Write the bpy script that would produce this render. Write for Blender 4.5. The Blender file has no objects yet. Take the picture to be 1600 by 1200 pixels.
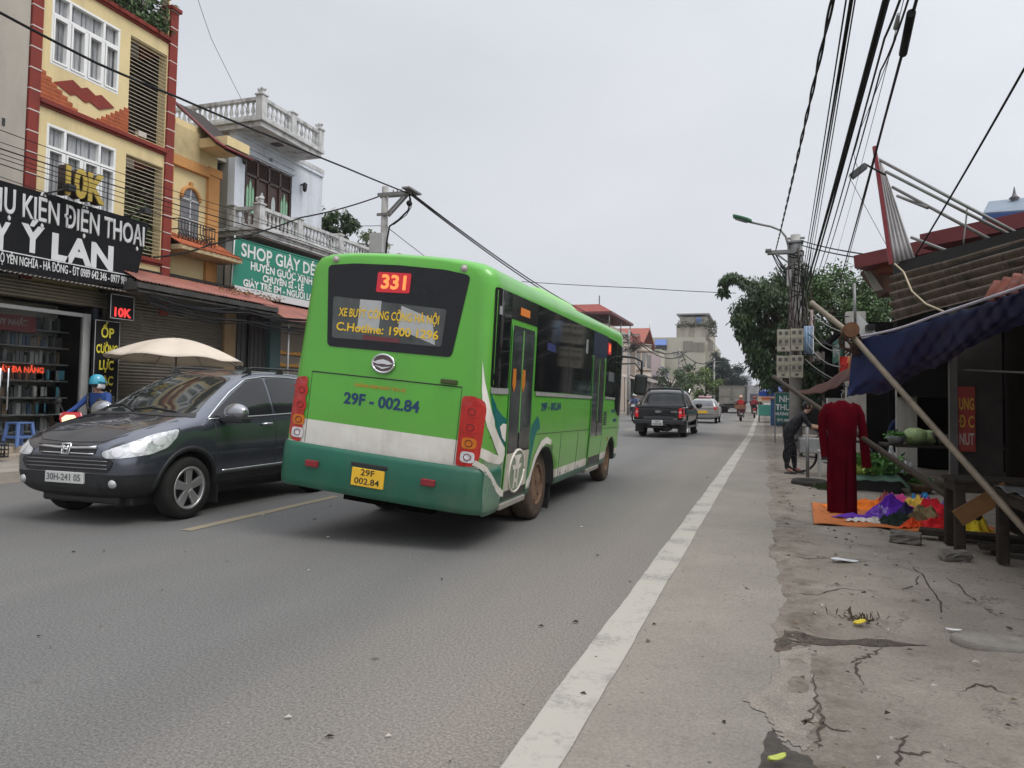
import bpy, bmesh, math, random
import numpy as np
from mathutils import Vector, Matrix
from mathutils.bvhtree import BVHTree

# ------------------------------------------------------------------ camera
scene = bpy.context.scene
COL = scene.collection
rad = math.radians
CAM_H, YAW, PITCH, ROLL, FPX, VC = 1.48, rad(18.757), 0.044, 0.017, 1150.0, 567.0
_f = Vector((-math.sin(YAW)*math.cos(PITCH), math.cos(YAW)*math.cos(PITCH), math.sin(PITCH)))
_r = Vector((math.cos(YAW), math.sin(YAW), 0.0))
_u = _r.cross(_f)
CAM_R = _r*math.cos(ROLL) + _u*math.sin(ROLL)
CAM_U = -_r*math.sin(ROLL) + _u*math.cos(ROLL)
CAM_F = _f
cam_data = bpy.data.cameras.new('camera')
cam = bpy.data.objects.new('camera', cam_data)
COL.objects.link(cam)
cam.matrix_world = Matrix(((CAM_R.x, CAM_U.x, -CAM_F.x, 0), (CAM_R.y, CAM_U.y, -CAM_F.y, 0),
                           (CAM_R.z, CAM_U.z, -CAM_F.z, CAM_H), (0, 0, 0, 1)))
cam_data.sensor_fit = 'HORIZONTAL'
cam_data.sensor_width = 36.0
cam_data.lens = 36.0*FPX/1600.0
cam_data.shift_y = -(600.0-VC)/1600.0
cam_data.clip_start = 0.05
cam_data.clip_end = 3000.0
scene.camera = cam

# ------------------------------------------------------------------ sky and sun
SUN = Vector((0.74, -0.20, 1.12)).normalized()
scene.view_settings.view_transform = 'Standard'
scene.view_settings.look = 'None'
scene.view_settings.gamma = 1.0
scene.view_settings.exposure = 0.0
world = bpy.data.worlds.new("World")
scene.world = world
world.use_nodes = True
_nt = world.node_tree
_nt.nodes.clear()
def _n(t, **kw):
    n = _nt.nodes.new(t)
    for k, v in kw.items(): setattr(n, k, v)
    return n
_L = _nt.links.new
def _math(op, a, b=None, c=None, clamp=False):
    n = _n('ShaderNodeMath', operation=op, use_clamp=clamp)
    for i, x in enumerate((a, b, c)):
        if x is None: continue
        if isinstance(x, (int, float)): n.inputs[i].default_value = x
        else: _L(x, n.inputs[i])
    return n.outputs[0]
_out = _n('ShaderNodeOutputWorld'); _bg = _n('ShaderNodeBackground')
_sky = _n('ShaderNodeTexSky', sky_type='NISHITA')
_sky.sun_disc = False
_sky.sun_elevation = math.asin(SUN.z)
_sky.sun_rotation = math.atan2(SUN.x, SUN.y)
_sky.dust_density = 4.0
_tc = _n('ShaderNodeTexCoord')
_sep = _n('ShaderNodeSeparateXYZ'); _L(_tc.outputs['Generated'], _sep.inputs[0])
_mr = _n('ShaderNodeMapRange', interpolation_type='SMOOTHSTEP'); _L(_sep.outputs['Z'], _mr.inputs['Value'])
_mr.inputs['From Min'].default_value = 0.48; _mr.inputs['From Max'].default_value = 0.95
_mr.inputs['To Min'].default_value = 0.0; _mr.inputs['To Max'].default_value = .65
_dot = _n('ShaderNodeVectorMath', operation='DOT_PRODUCT'); _L(_tc.outputs['Generated'], _dot.inputs[0])
_dot.inputs[1].default_value = SUN
_glow = _math('MULTIPLY', _math('POWER', _math('MAXIMUM', _dot.outputs['Value'], 0.0), 1.4), .85)
_noise = _n('ShaderNodeTexNoise'); _noise.inputs['Scale'].default_value = 1.7; _noise.inputs['Detail'].default_value = 4.0
_map = _n('ShaderNodeMapping'); _map.inputs['Scale'].default_value = (1, 1, 2.2); _L(_tc.outputs['Generated'], _map.inputs[0]); _L(_map.outputs[0], _noise.inputs['Vector'])
_cl = _math('MULTIPLY', _math('ADD', 1.0, _mr.outputs[0]), _math('ADD', 1.0, _glow))
_cl = _math('MULTIPLY', _cl, _math('MULTIPLY_ADD', _noise.outputs[0], 0.34, 0.86))
_cr = _n('ShaderNodeMix', data_type='RGBA')
_L(_noise.outputs[0], _cr.inputs['Factor'])
_cr.inputs['A'].default_value = (6.55, 6.85, 7.6, 1); _cr.inputs['B'].default_value = (7.2, 7.35, 7.6, 1)
_sc = _n('ShaderNodeVectorMath', operation='SCALE'); _L(_cr.outputs['Result'], _sc.inputs[0]); _L(_cl, _sc.inputs['Scale'])
_mx = _n('ShaderNodeMix', data_type='RGBA'); _mx.inputs['Factor'].default_value = 0.93
_L(_sky.outputs[0], _mx.inputs['A']); _L(_sc.outputs[0], _mx.inputs['B'])
_L(_mx.outputs['Result'], _bg.inputs['Color']); _bg.inputs['Strength'].default_value = 0.1
_L(_bg.outputs[0], _out.inputs['Surface'])
sun_data = bpy.data.lights.new('sun', 'SUN')
sun_data.energy = 1.45
sun_data.angle = rad(25)
sun_data.color = (1.0, 0.965, 0.91)
sun = bpy.data.objects.new('sun', sun_data); COL.objects.link(sun)
sun.rotation_euler = (-SUN).to_track_quat('-Z', 'Y').to_euler()

# ------------------------------------------------------------------ points in the place, from a bearing and a known plane
ORG = Vector((0, 0, CAM_H))
def _ray(u, v): return CAM_F + CAM_R*((u-800.0)/FPX) - CAM_U*((v-VC)/FPX)
def AX(u, v, x): d = _ray(u, v); return ORG + d*(x/d.x)
def AY(u, v, y): d = _ray(u, v); return ORG + d*(y/d.y)
def AZ(u, v, z=0.0): d = _ray(u, v); return ORG + d*((z-CAM_H)/d.z)
R0 = random.Random(7)

# ------------------------------------------------------------------ object helpers
def tag(o, label=None, cat=None, group=None, kind=None):
    if label: o['label'] = label
    if cat: o['category'] = cat
    if group: o['group'] = group
    if kind: o['kind'] = kind
    return o
def thing(name, label, cat, loc=(0, 0, 0), rz=0.0, group=None):
    o = bpy.data.objects.new(name, None); COL.objects.link(o)
    o.location = loc; o.rotation_euler = (0, 0, rz); o.empty_display_size = .2
    return tag(o, label, cat, group)
def copy_tree(o, parent=None):
    c = o.copy(); COL.objects.link(c)
    if parent is not None: c.parent = parent
    for ch in list(o.children): copy_tree(ch, c)
    return c
def link_mesh(name, me, mats, parent=None):
    o = bpy.data.objects.new(name, me); COL.objects.link(o)
    if not isinstance(mats, (list, tuple)): mats = [mats]
    for m in mats: me.materials.append(m)
    if parent is not None: o.parent = parent
    return o
class MB:
    def __init__(s): s.bm = bmesh.new()
    def face(s, pts, m=0):
        try:
            f = s.bm.faces.new([s.bm.verts.new(p) for p in pts]); f.material_index = m; return f
        except ValueError: return None
    def bx(s, x0, x1, y0, y1, z0, z1, m=0):
        v = [s.bm.verts.new((x, y, z)) for z in (z0, z1) for y in (y0, y1) for x in (x0, x1)]
        for q in ((0, 2, 3, 1), (4, 5, 7, 6), (0, 1, 5, 4), (2, 6, 7, 3), (0, 4, 6, 2), (1, 3, 7, 5)):
            s.bm.faces.new([v[i] for i in q]).material_index = m
        return s
    def beam(s, p0, p1, w, h, m=0, up=(0, 0, 1)):
        p0, p1 = Vector(p0), Vector(p1); d = (p1-p0).normalized(); up = Vector(up)
        if abs(d.dot(up)) > .98: up = Vector((1, 0, 0))
        a = d.cross(up).normalized()*(w/2); b = a.cross(d).normalized()*(h/2)
        v = [s.bm.verts.new(p+i*a+j*b) for p in (p0, p1) for i, j in ((-1, -1), (1, -1), (1, 1), (-1, 1))]
        for q in ((0, 1, 2, 3), (4, 7, 6, 5), (0, 4, 5, 1), (1, 5, 6, 2), (2, 6, 7, 3), (3, 7, 4, 0)):
            s.bm.faces.new([v[i] for i in q]).material_index = m
        return s
    def tube(s, pts, r, n=8, m=0, caps=True):
        pts = [Vector(p) for p in pts]; rs = r if isinstance(r, (list, tuple)) else [r]*len(pts)
        rings = []; ref = None
        for i, p in enumerate(pts):
            d = (pts[min(i+1, len(pts)-1)]-pts[max(i-1, 0)])
            d = d.normalized() if d.length > 1e-9 else Vector((0, 0, 1))
            if ref is None: ref = Vector((0, 0, 1)) if abs(d.z) < .9 else Vector((1, 0, 0))
            a = (ref - d*ref.dot(d))
            a = a.normalized() if a.length > 1e-6 else d.orthogonal().normalized()
            ref = a; b = d.cross(a)
            rings.append([s.bm.verts.new(p+(a*math.cos(t)+b*math.sin(t))*rs[i]) for t in [2*math.pi*k/n for k in range(n)]])
        for A, Bq in zip(rings, rings[1:]):
            for k in range(n):
                f = s.bm.faces.new((A[k], A[(k+1) % n], Bq[(k+1) % n], Bq[k])); f.material_index = m; f.smooth = True
        if caps:
            for rg in (rings[0][::-1], rings[-1]):
                f = s.bm.faces.new(rg); f.material_index = m
        return s
    def cyl(s, p0, p1, r0, r1=None, n=16, m=0): return s.tube([p0, p1], [r0, r0 if r1 is None else r1], n, m)
    def ball(s, c, r, n=12, m=0):
        r = r if isinstance(r, (tuple, list)) else (r, r, r)
        mat = Matrix.Translation(c) @ Matrix.Diagonal((*r, 1))
        g = bmesh.ops.create_uvsphere(s.bm, u_segments=n, v_segments=max(4, n*2//3), radius=1.0, matrix=mat)
        for f in {f for v in g['verts'] for f in v.link_faces}: f.material_index = m; f.smooth = True
        return s
    def prism(s, pts, off, m=0):
        pts = [Vector(p) for p in pts]; off = Vector(off); n = len(pts)
        a = [s.bm.verts.new(p) for p in pts]; b = [s.bm.verts.new(p+off) for p in pts]
        s.bm.faces.new(a[::-1]).material_index = m; s.bm.faces.new(b).material_index = m
        for i in range(n): s.bm.faces.new((a[i], a[(i+1) % n], b[(i+1) % n], b[i])).material_index = m
        return s
    def lathe(s, prof, c=(0, 0, 0), axis=(0, 0, 1), n=16, m=0):
        c = Vector(c); ax = Vector(axis).normalized(); a = ax.orthogonal().normalized(); b = ax.cross(a)
        rings = [[s.bm.verts.new(c+ax*z+(a*math.cos(t)+b*math.sin(t))*max(r, 1e-4)) for t in [2*math.pi*k/n for k in range(n)]] for r, z in prof]
        for A, Bq in zip(rings, rings[1:]):
            for k in range(n):
                f = s.bm.faces.new((A[k], A[(k+1) % n], Bq[(k+1) % n], Bq[k])); f.material_index = m; f.smooth = True
        return s
    def grid(s, fn, nu, nv, m=0, smooth=True):
        g = [[s.bm.verts.new(fn(i/nu, j/nv)) for i in range(nu+1)] for j in range(nv+1)]
        for j in range(nv):
            for i in range(nu):
                f = s.bm.faces.new((g[j][i], g[j][i+1], g[j+1][i+1], g[j+1][i])); f.material_index = m; f.smooth = smooth
        return s
    def xf(s, M):
        s.bm.transform(M); return s
    def build(s, name, mats, parent=None, smooth=False, bevel=0.0, seg=2, sharp=40, solid=0.0):
        bmesh.ops.recalc_face_normals(s.bm, faces=s.bm.faces[:])
        me = bpy.data.meshes.new(name)
        if smooth:
            for f in s.bm.faces: f.smooth = True
        s.bm.to_mesh(me); s.bm.free()
        if smooth: me.set_sharp_from_angle(angle=rad(sharp))
        o = link_mesh(name, me, mats, parent)
        if solid:
            md = o.modifiers.new('solid', 'SOLIDIFY'); md.thickness = solid; md.offset = 0
        if bevel:
            md = o.modifiers.new('bevel', 'BEVEL'); md.width = bevel; md.segments = seg; md.limit_method = 'ANGLE'; md.angle_limit = rad(50)
        return o
def baked(o):
    """evaluate the modifiers of o into a plain mesh"""
    dg = bpy.context.evaluated_depsgraph_get()
    me = bpy.data.meshes.new_from_object(o.evaluated_get(dg), depsgraph=dg)
    o.modifiers.clear(); old = o.data; o.data = me
    bpy.data.meshes.remove(old)
    return o
def sag(p0, p1, s, n=16):
    p0, p1 = Vector(p0), Vector(p1)
    return [p0.lerp(p1, t)-Vector((0, 0, s*4*t*(1-t))) for t in [i/n for i in range(n+1)]]
def rounded(pts, r, n=4):
    out = []; k = len(pts); pts = [Vector(p) for p in pts]
    for i in range(k):
        p, a, b = pts[i], pts[i-1], pts[(i+1) % k]
        ra = min(r, (a-p).length*.45); rb = min(r, (b-p).length*.45)
        A = p+(a-p).normalized()*ra; Bq = p+(b-p).normalized()*rb
        for j in range(n+1):
            t = j/n; out.append(A*(1-t)**2+p*2*t*(1-t)+Bq*t*t)
    return out
def text_mb(s, size, width=None, bold=0.0, depth=0.0, align='CENTER', shear=0.0):
    """lettering as a mesh in its own XY plane"""
    cu = bpy.data.curves.new('lettering', 'FONT'); cu.body = s; bev, bold = (bold, 0.0) if 'Đ' in s else (0.0, bold); cu.size = size; cu.align_x = align; cu.align_y = 'CENTER'
    cu.offset = bold; cu.extrude = depth; cu.bevel_depth = bev; cu.bevel_resolution = 0; cu.shear = shear; cu.resolution_u = 3
    o = bpy.data.objects.new('lettering', cu); COL.objects.link(o)
    dg = bpy.context.evaluated_depsgraph_get(); dg.update()
    me = bpy.data.meshes.new_from_object(o.evaluated_get(dg), depsgraph=dg)
    bpy.data.objects.remove(o); bpy.data.curves.remove(cu)
    mb = MB(); mb.bm.from_mesh(me); bpy.data.meshes.remove(me)
    if width:
        xs = [v.co.x for v in mb.bm.verts]
        if xs:
            w = max(xs)-min(xs); c = (max(xs)+min(xs))/2
            for v in mb.bm.verts: v.co.x = (v.co.x-c)*width/w
    return mb
def frame(o, x, y):
    x, y = Vector(x).normalized(), Vector(y).normalized(); z = x.cross(y)
    return Matrix(((x.x, y.x, z.x, o[0]), (x.y, y.y, z.y, o[1]), (x.z, y.z, z.z, o[2]), (0, 0, 0, 1)))
def lettering(s, origin, xdir, ydir, size, mat, parent, width=None, bold=0.0, depth=0.0, name='lettering', shear=0.0):
    return text_mb(s, size, width, bold, depth, shear=shear).xf(frame(origin, xdir, ydir)).build(name, mat, parent)
def cells(bm, step, axes=(0, 1)):
    for ax in axes:
        vs = [v.co[ax] for v in bm.verts]
        if not vs: continue
        lo, hi = min(vs), max(vs); k = math.floor(lo/step)+1
        while k*step < hi:
            co = [0, 0, 0]; no = [0, 0, 0]; co[ax] = k*step; no[ax] = 1
            bmesh.ops.bisect_plane(bm, geom=bm.verts[:]+bm.edges[:]+bm.faces[:], plane_co=co, plane_no=no); k += 1
def bvh_of(o):
    bm = bmesh.new(); bm.from_mesh(o.data); t = BVHTree.FromBMesh(bm); bm.free(); return t
def decal(name, bvh, outline, U, V, D, mat, parent, off=.004, step=.07, mb=None, base=(0, 0, 0), smooth=True):
    """lay a flat outline (or mesh mb) onto the surface bvh by casting along D; outline coords run along U and V"""
    if mb is None:
        mb = MB(); mb.face([(p[0], p[1], 0) for p in outline])
        bmesh.ops.triangulate(mb.bm, faces=mb.bm.faces[:])
    cells(mb.bm, step)
    U, V, D, base = Vector(U), Vector(V), Vector(D).normalized(), Vector(base); keep = []
    for v in mb.bm.verts:
        p = base+U*v.co.x+V*v.co.y
        hit, nor, _, _ = bvh.ray_cast(p-D*6.0, D)
        if hit is None: hit, nor, _, _ = bvh.find_nearest(p)
        if nor.dot(D) > 0: nor = -nor
        v.co = hit+nor*off+Vector((0, 0, 0))-D*(v.co.z)
    return mb.build(name, mat, parent, smooth=smooth, sharp=50)
def line_on(bvh, pts, U, V, D, r, mb, base=(0, 0, 0), off=.0, step=.08, m=0, n=6):
    U, V, D, base = Vector(U), Vector(V), Vector(D).normalized(), Vector(base); out = []
    dense = []
    for a, b in zip(pts, pts[1:]):
        a, b = Vector(a), Vector(b); k = max(1, int((b-a).length/step))
        dense += [a.lerp(b, i/k) for i in range(k)]
    dense.append(Vector(pts[-1]))
    for p2 in dense:
        p = base+U*p2[0]+V*p2[1]
        hit, nor, _, _ = bvh.ray_cast(p-D*6.0, D)
        if hit is None: hit, nor, _, _ = bvh.find_nearest(p)
        if nor.dot(D) > 0: nor = -nor
        out.append(hit+nor*off)
    mb.tube(out, r, n, m)
    return mb

# ------------------------------------------------------------------ materials
_M = {}
def mat(name, col, rough=.6, metal=0.0, var=.12, scale=3.0, bump=0.0, bscale=60.0, stain=None, spec=.5, coat=0.0,
        emit=None, es=1.0, alpha=None, stretch=None, fine=0.0, dust=None):
    if name in _M: return _M[name]
    if spec == .5 and rough > .6: spec = .2
    m = bpy.data.materials.new(name); m.use_nodes = True; _M[name] = m
    nt = m.node_tree; b = nt.nodes['Principled BSDF']; L = nt.links.new
    b.inputs['Roughness'].default_value = rough; b.inputs['Metallic'].default_value = metal
    b.inputs['Specular IOR Level'].default_value = spec; b.inputs['Coat Weight'].default_value = coat
    b.inputs['Coat Roughness'].default_value = .05
    col = (col[0], col[1], col[2], 1)
    b.inputs['Base Color'].default_value = col
    tc = nt.nodes.new('ShaderNodeTexCoord')
    src = tc.outputs['Object']
    if stretch:
        mp = nt.nodes.new('ShaderNodeMapping'); mp.inputs['Scale'].default_value = stretch; L(src, mp.inputs[0]); src = mp.outputs[0]
    last = None
    if var:
        nz = nt.nodes.new('ShaderNodeTexNoise'); nz.inputs['Scale'].default_value = scale; nz.inputs['Detail'].default_value = 5; nz.inputs['Roughness'].default_value = .65
        L(src, nz.inputs['Vector'])
        rp = nt.nodes.new('ShaderNodeMapRange'); rp.inputs[1].default_value = .3; rp.inputs[2].default_value = .7
        L(nz.outputs[0], rp.inputs[0])
        mx = nt.nodes.new('ShaderNodeMix'); mx.data_type = 'RGBA'; L(rp.outputs[0], mx.inputs['Factor'])
        mx.inputs['A'].default_value = tuple(c*(1-var) for c in col[:3])+(1,); mx.inputs['B'].default_value = tuple(min(1, c*(1+var)) for c in col[:3])+(1,)
        last = mx.outputs['Result']
        rr = nt.nodes.new('ShaderNodeMapRange'); rr.inputs[3].default_value = max(.02, rough*(1-var*.8)); rr.inputs[4].default_value = min(1, rough*(1+var*.8))
        L(nz.outputs[0], rr.inputs[0]); L(rr.outputs[0], b.inputs['Roughness'])
    if fine:
        nz = nt.nodes.new('ShaderNodeTexNoise'); nz.inputs['Scale'].default_value = 90; nz.inputs['Detail'].default_value = 3
        L(tc.outputs['Object'], nz.inputs['Vector'])
        rp = nt.nodes.new('ShaderNodeMapRange'); rp.inputs[1].default_value = .35; rp.inputs[2].default_value = .65; rp.inputs[3].default_value = 1-fine; rp.inputs[4].default_value = 1+fine
        L(nz.outputs[0], rp.inputs[0])
        sc = nt.nodes.new('ShaderNodeVectorMath'); sc.operation = 'SCALE'
        if last: L(last, sc.inputs[0])
        else: sc.inputs[0].default_value = col[:3]
        L(rp.outputs[0], sc.inputs['Scale']); last = sc.outputs[0]
    if stain:
        scol, amt, ssc, stre = stain
        mp = nt.nodes.new('ShaderNodeMapping'); mp.inputs['Scale'].default_value = stre; L(tc.outputs['Object'], mp.inputs[0])
        nz = nt.nodes.new('ShaderNodeTexNoise'); nz.inputs['Scale'].default_value = ssc; nz.inputs['Detail'].default_value = 6; nz.inputs['Roughness'].default_value = .7
        L(mp.outputs[0], nz.inputs['Vector'])
        rp = nt.nodes.new('ShaderNodeMapRange'); rp.inputs[1].default_value = .5; rp.inputs[2].default_value = .75; rp.inputs[4].default_value = amt
        L(nz.outputs[0], rp.inputs[0])
        mx = nt.nodes.new('ShaderNodeMix'); mx.data_type = 'RGBA'; L(rp.outputs[0], mx.inputs['Factor'])
        if last: L(last, mx.inputs['A'])
        else: mx.inputs['A'].default_value = col
        mx.inputs['B'].default_value = (*scol, 1); last = mx.outputs['Result']
    if dust:
        dcol, z0, z1, amt = dust
        sp_ = nt.nodes.new('ShaderNodeSeparateXYZ'); L(tc.outputs['Object'], sp_.inputs[0])
        rp = nt.nodes.new('ShaderNodeMapRange'); rp.inputs[1].default_value = z0; rp.inputs[2].default_value = z1; rp.inputs[3].default_value = amt; rp.inputs[4].default_value = 0; L(sp_.outputs['Z'], rp.inputs[0])
        nz = nt.nodes.new('ShaderNodeTexNoise'); nz.inputs['Scale'].default_value = 3.5; nz.inputs['Detail'].default_value = 7; nz.inputs['Roughness'].default_value = .7; L(tc.outputs['Object'], nz.inputs['Vector'])
        rq = nt.nodes.new('ShaderNodeMapRange'); rq.inputs[1].default_value = .3; rq.inputs[2].default_value = .62; L(nz.outputs[0], rq.inputs[0])
        mm = nt.nodes.new('ShaderNodeMath'); mm.operation = 'MULTIPLY'; L(rp.outputs[0], mm.inputs[0]); L(rq.outputs[0], mm.inputs[1])
        mx = nt.nodes.new('ShaderNodeMix'); mx.data_type = 'RGBA'; L(mm.outputs[0], mx.inputs['Factor'])
        if last: L(last, mx.inputs['A'])
        else: mx.inputs['A'].default_value = col
        mx.inputs['B'].default_value = (*dcol, 1); last = mx.outputs['Result']
    if last: L(last, b.inputs['Base Color'])
    if bump:
        nz = nt.nodes.new('ShaderNodeTexNoise'); nz.inputs['Scale'].default_value = bscale; nz.inputs['Detail'].default_value = 4
        L(src, nz.inputs['Vector'])
        bp = nt.nodes.new('ShaderNodeBump'); bp.inputs['Strength'].default_value = bump; bp.inputs['Distance'].default_value = .02
        L(nz.outputs[0], bp.inputs['Height']); L(bp.outputs[0], b.inputs['Normal'])
    if emit:
        b.inputs['Emission Color'].default_value = (*emit, 1); b.inputs['Emission Strength'].default_value = es
    return m
def lin(r, g, b, k=1.0):
    f = lambda c: ((c/255)/12.92 if c/255 <= .04045 else ((c/255+.055)/1.055)**2.4)*k
    return (f(r), f(g), f(b))
GRIME = ((.09, .08, .07), .55, 1.2, (1, 1, .18))
M_TYRE = mat('rubber', (.018, .017, .016), .85, var=.25, scale=9, spec=.2)
M_TYRED = mat('dusty_rubber', (.085, .062, .045), .95, var=.35, scale=7)
M_RIM = mat('alloy', (.50, .50, .50), .32, .8, var=.1)
M_RIMD = mat('dusty_steel', (.16, .10, .065), .8, .1, var=.35, scale=8)
M_BLACK = mat('black_plastic', (.018, .018, .019), .55, var=.2)
M_GLASS = mat('tinted_glass', (.012, .013, .014), .06, var=.3, spec=.6)
M_GLASSR = mat('house_glass', (.10, .11, .12), .12, var=.3, scale=6)
M_CHROME = mat('chrome', (.72, .72, .72), .14, 1.0, var=.1)
M_STEEL = mat('galvanised_steel', (.22, .22, .215), .55, .5, var=.18, stain=((.16, .09, .05), .4, 3, (1, 1, .4)))
M_CABLE = mat('cable_rubber', (.012, .012, .013), .7, var=.1)
M_RED = mat('red_lens', (.46, .014, .010), .18, var=.12, spec=.6)
M_AMBER = mat('amber_lens', (.55, .15, .01), .2, var=.1)
M_WHITE = mat('white_paint', (.78, .78, .76), .5, var=.05, scale=2)
M_CONC = mat('concrete', (.34, .33, .31), .9, var=.2, scale=2.5, bump=.3, stain=((.12, .11, .095), .6, 1.2, (1, 1, .2)))
M_DARKIN = mat('shade_black', (.007, .006, .0055), .95, var=.3, spec=.03)  # near-black colour stands in for the shade inside shops and sheds
# ================================================================== ground, road, pavements
def struct(name, mb, m, **k):
    o = mb.build(name, m, **k); o['kind'] = 'structure'; return o
def road_mat():
    m = bpy.data.materials.new('asphalt'); m.use_nodes = True; nt = m.node_tree; L = nt.links.new; b = nt.nodes['Principled BSDF']
    b.inputs['Roughness'].default_value = .82; b.inputs['Specular IOR Level'].default_value = .35
    tc = nt.nodes.new('ShaderNodeTexCoord')
    def noise(sc, det=4, rough=.6, stretch=None, src=None):
        n = nt.nodes.new('ShaderNodeTexNoise'); n.inputs['Scale'].default_value = sc; n.inputs['Detail'].default_value = det; n.inputs['Roughness'].default_value = rough
        s = tc.outputs['Object']
        if stretch:
            mp = nt.nodes.new('ShaderNodeMapping'); mp.inputs['Scale'].default_value = stretch; L(s, mp.inputs[0]); s = mp.outputs[0]
        L(s, n.inputs['Vector']); return n.outputs[0]
    def mr(x, a, c, lo, hi):
        n = nt.nodes.new('ShaderNodeMapRange'); n.inputs[1].default_value = a; n.inputs[2].default_value = c; n.inputs[3].default_value = lo; n.inputs[4].default_value = hi; L(x, n.inputs[0]); return n.outputs[0]
    def mix(f, A, Bc):
        n = nt.nodes.new('ShaderNodeMix'); n.data_type = 'RGBA'; L(f, n.inputs['Factor'])
        for k, x in (('A', A), ('B', Bc)):
            if isinstance(x, tuple): n.inputs[k].default_value = (*x, 1)
            else: L(x, n.inputs[k])
        return n.outputs['Result']
    c = mix(mr(noise(.35, 5, .6, (1, .35, 1)), .35, .65, 0, 1), (.115, .114, .110), (.150, .146, .139))
    c = mix(mr(noise(.9, 4, .6, (1, .12, 1)), .5, .8, 0, .5), c, (.155, .138, .12))
    sx_ = nt.nodes.new('ShaderNodeSeparateXYZ'); L(tc.outputs['Object'], sx_.inputs[0])
    dw = nt.nodes.new('ShaderNodeMath'); dw.operation = 'MULTIPLY_ADD'; L(noise(.5, 5, .65, (1, .25, 1)), dw.inputs[0]); dw.inputs[1].default_value = 2.2; L(sx_.outputs['X'], dw.inputs[2])
    c = mix(mr(dw.outputs[0], -1.5, .6, 0, .85), c, (.240, .209, .173))
    wv = nt.nodes.new('ShaderNodeTexWave'); wv.inputs['Scale'].default_value = .17; wv.inputs['Distortion'].default_value = 1.5; wv.inputs['Detail'].default_value = 3; wv.inputs['Detail Scale'].default_value = .6; L(tc.outputs['Object'], wv.inputs['Vector'])
    c = mix(mr(wv.outputs['Color'], .55, 1, 0, .22), c, (.105, .103, .099))
    # aggregate
    g = mr(noise(62, 3, .8), .34, .66, .58, 1.42)
    g2 = mr(noise(190, 2, .7), .35, .65, .66, 1.34)
    mu = nt.nodes.new('ShaderNodeMath'); mu.operation = 'MULTIPLY'; L(g, mu.inputs[0]); L(g2, mu.inputs[1])
    sc = nt.nodes.new('ShaderNodeVectorMath'); sc.operation = 'SCALE'; L(c, sc.inputs[0]); L(mu.outputs[0], sc.inputs['Scale'])
    # oil spots and pale flecks
    vo = nt.nodes.new('ShaderNodeTexVoronoi'); vo.inputs['Scale'].default_value = 2.1; L(tc.outputs['Object'], vo.inputs['Vector'])
    sp = mr(vo.outputs['Distance'], .03, .075, .75, 0)
    vr = nt.nodes.new('ShaderNodeSeparateColor'); L(vo.outputs['Color'], vr.inputs[0])
    gate = mr(vr.outputs[0], .70, .72, 0, 1)
    m2 = nt.nodes.new('ShaderNodeMath'); m2.operation = 'MULTIPLY'; L(sp, m2.inputs[0]); L(gate, m2.inputs[1])
    c = mix(m2.outputs[0], sc.outputs[0], (.055, .05, .046))
    vo2 = nt.nodes.new('ShaderNodeTexVoronoi'); vo2.inputs['Scale'].default_value = 5.0; L(tc.outputs['Object'], vo2.inputs['Vector'])
    vr2 = nt.nodes.new('ShaderNodeSeparateColor'); L(vo2.outputs['Color'], vr2.inputs[0])
    m3 = nt.nodes.new('ShaderNodeMath'); m3.operation = 'MULTIPLY'; L(mr(vo2.outputs['Distance'], .02, .06, .7, 0), m3.inputs[0]); L(mr(vr2.outputs[1], .86, .88, 0, 1), m3.inputs[1])
    c = mix(m3.outputs[0], c, (.40, .38, .34))
    L(c, b.inputs['Base Color'])
    bp = nt.nodes.new('ShaderNodeBump'); bp.inputs['Strength'].default_value = .35; bp.inputs['Distance'].default_value = .006
    L(noise(220, 3, .7), bp.inputs['Height']); L(bp.outputs[0], b.inputs['Normal'])
    return m
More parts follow.
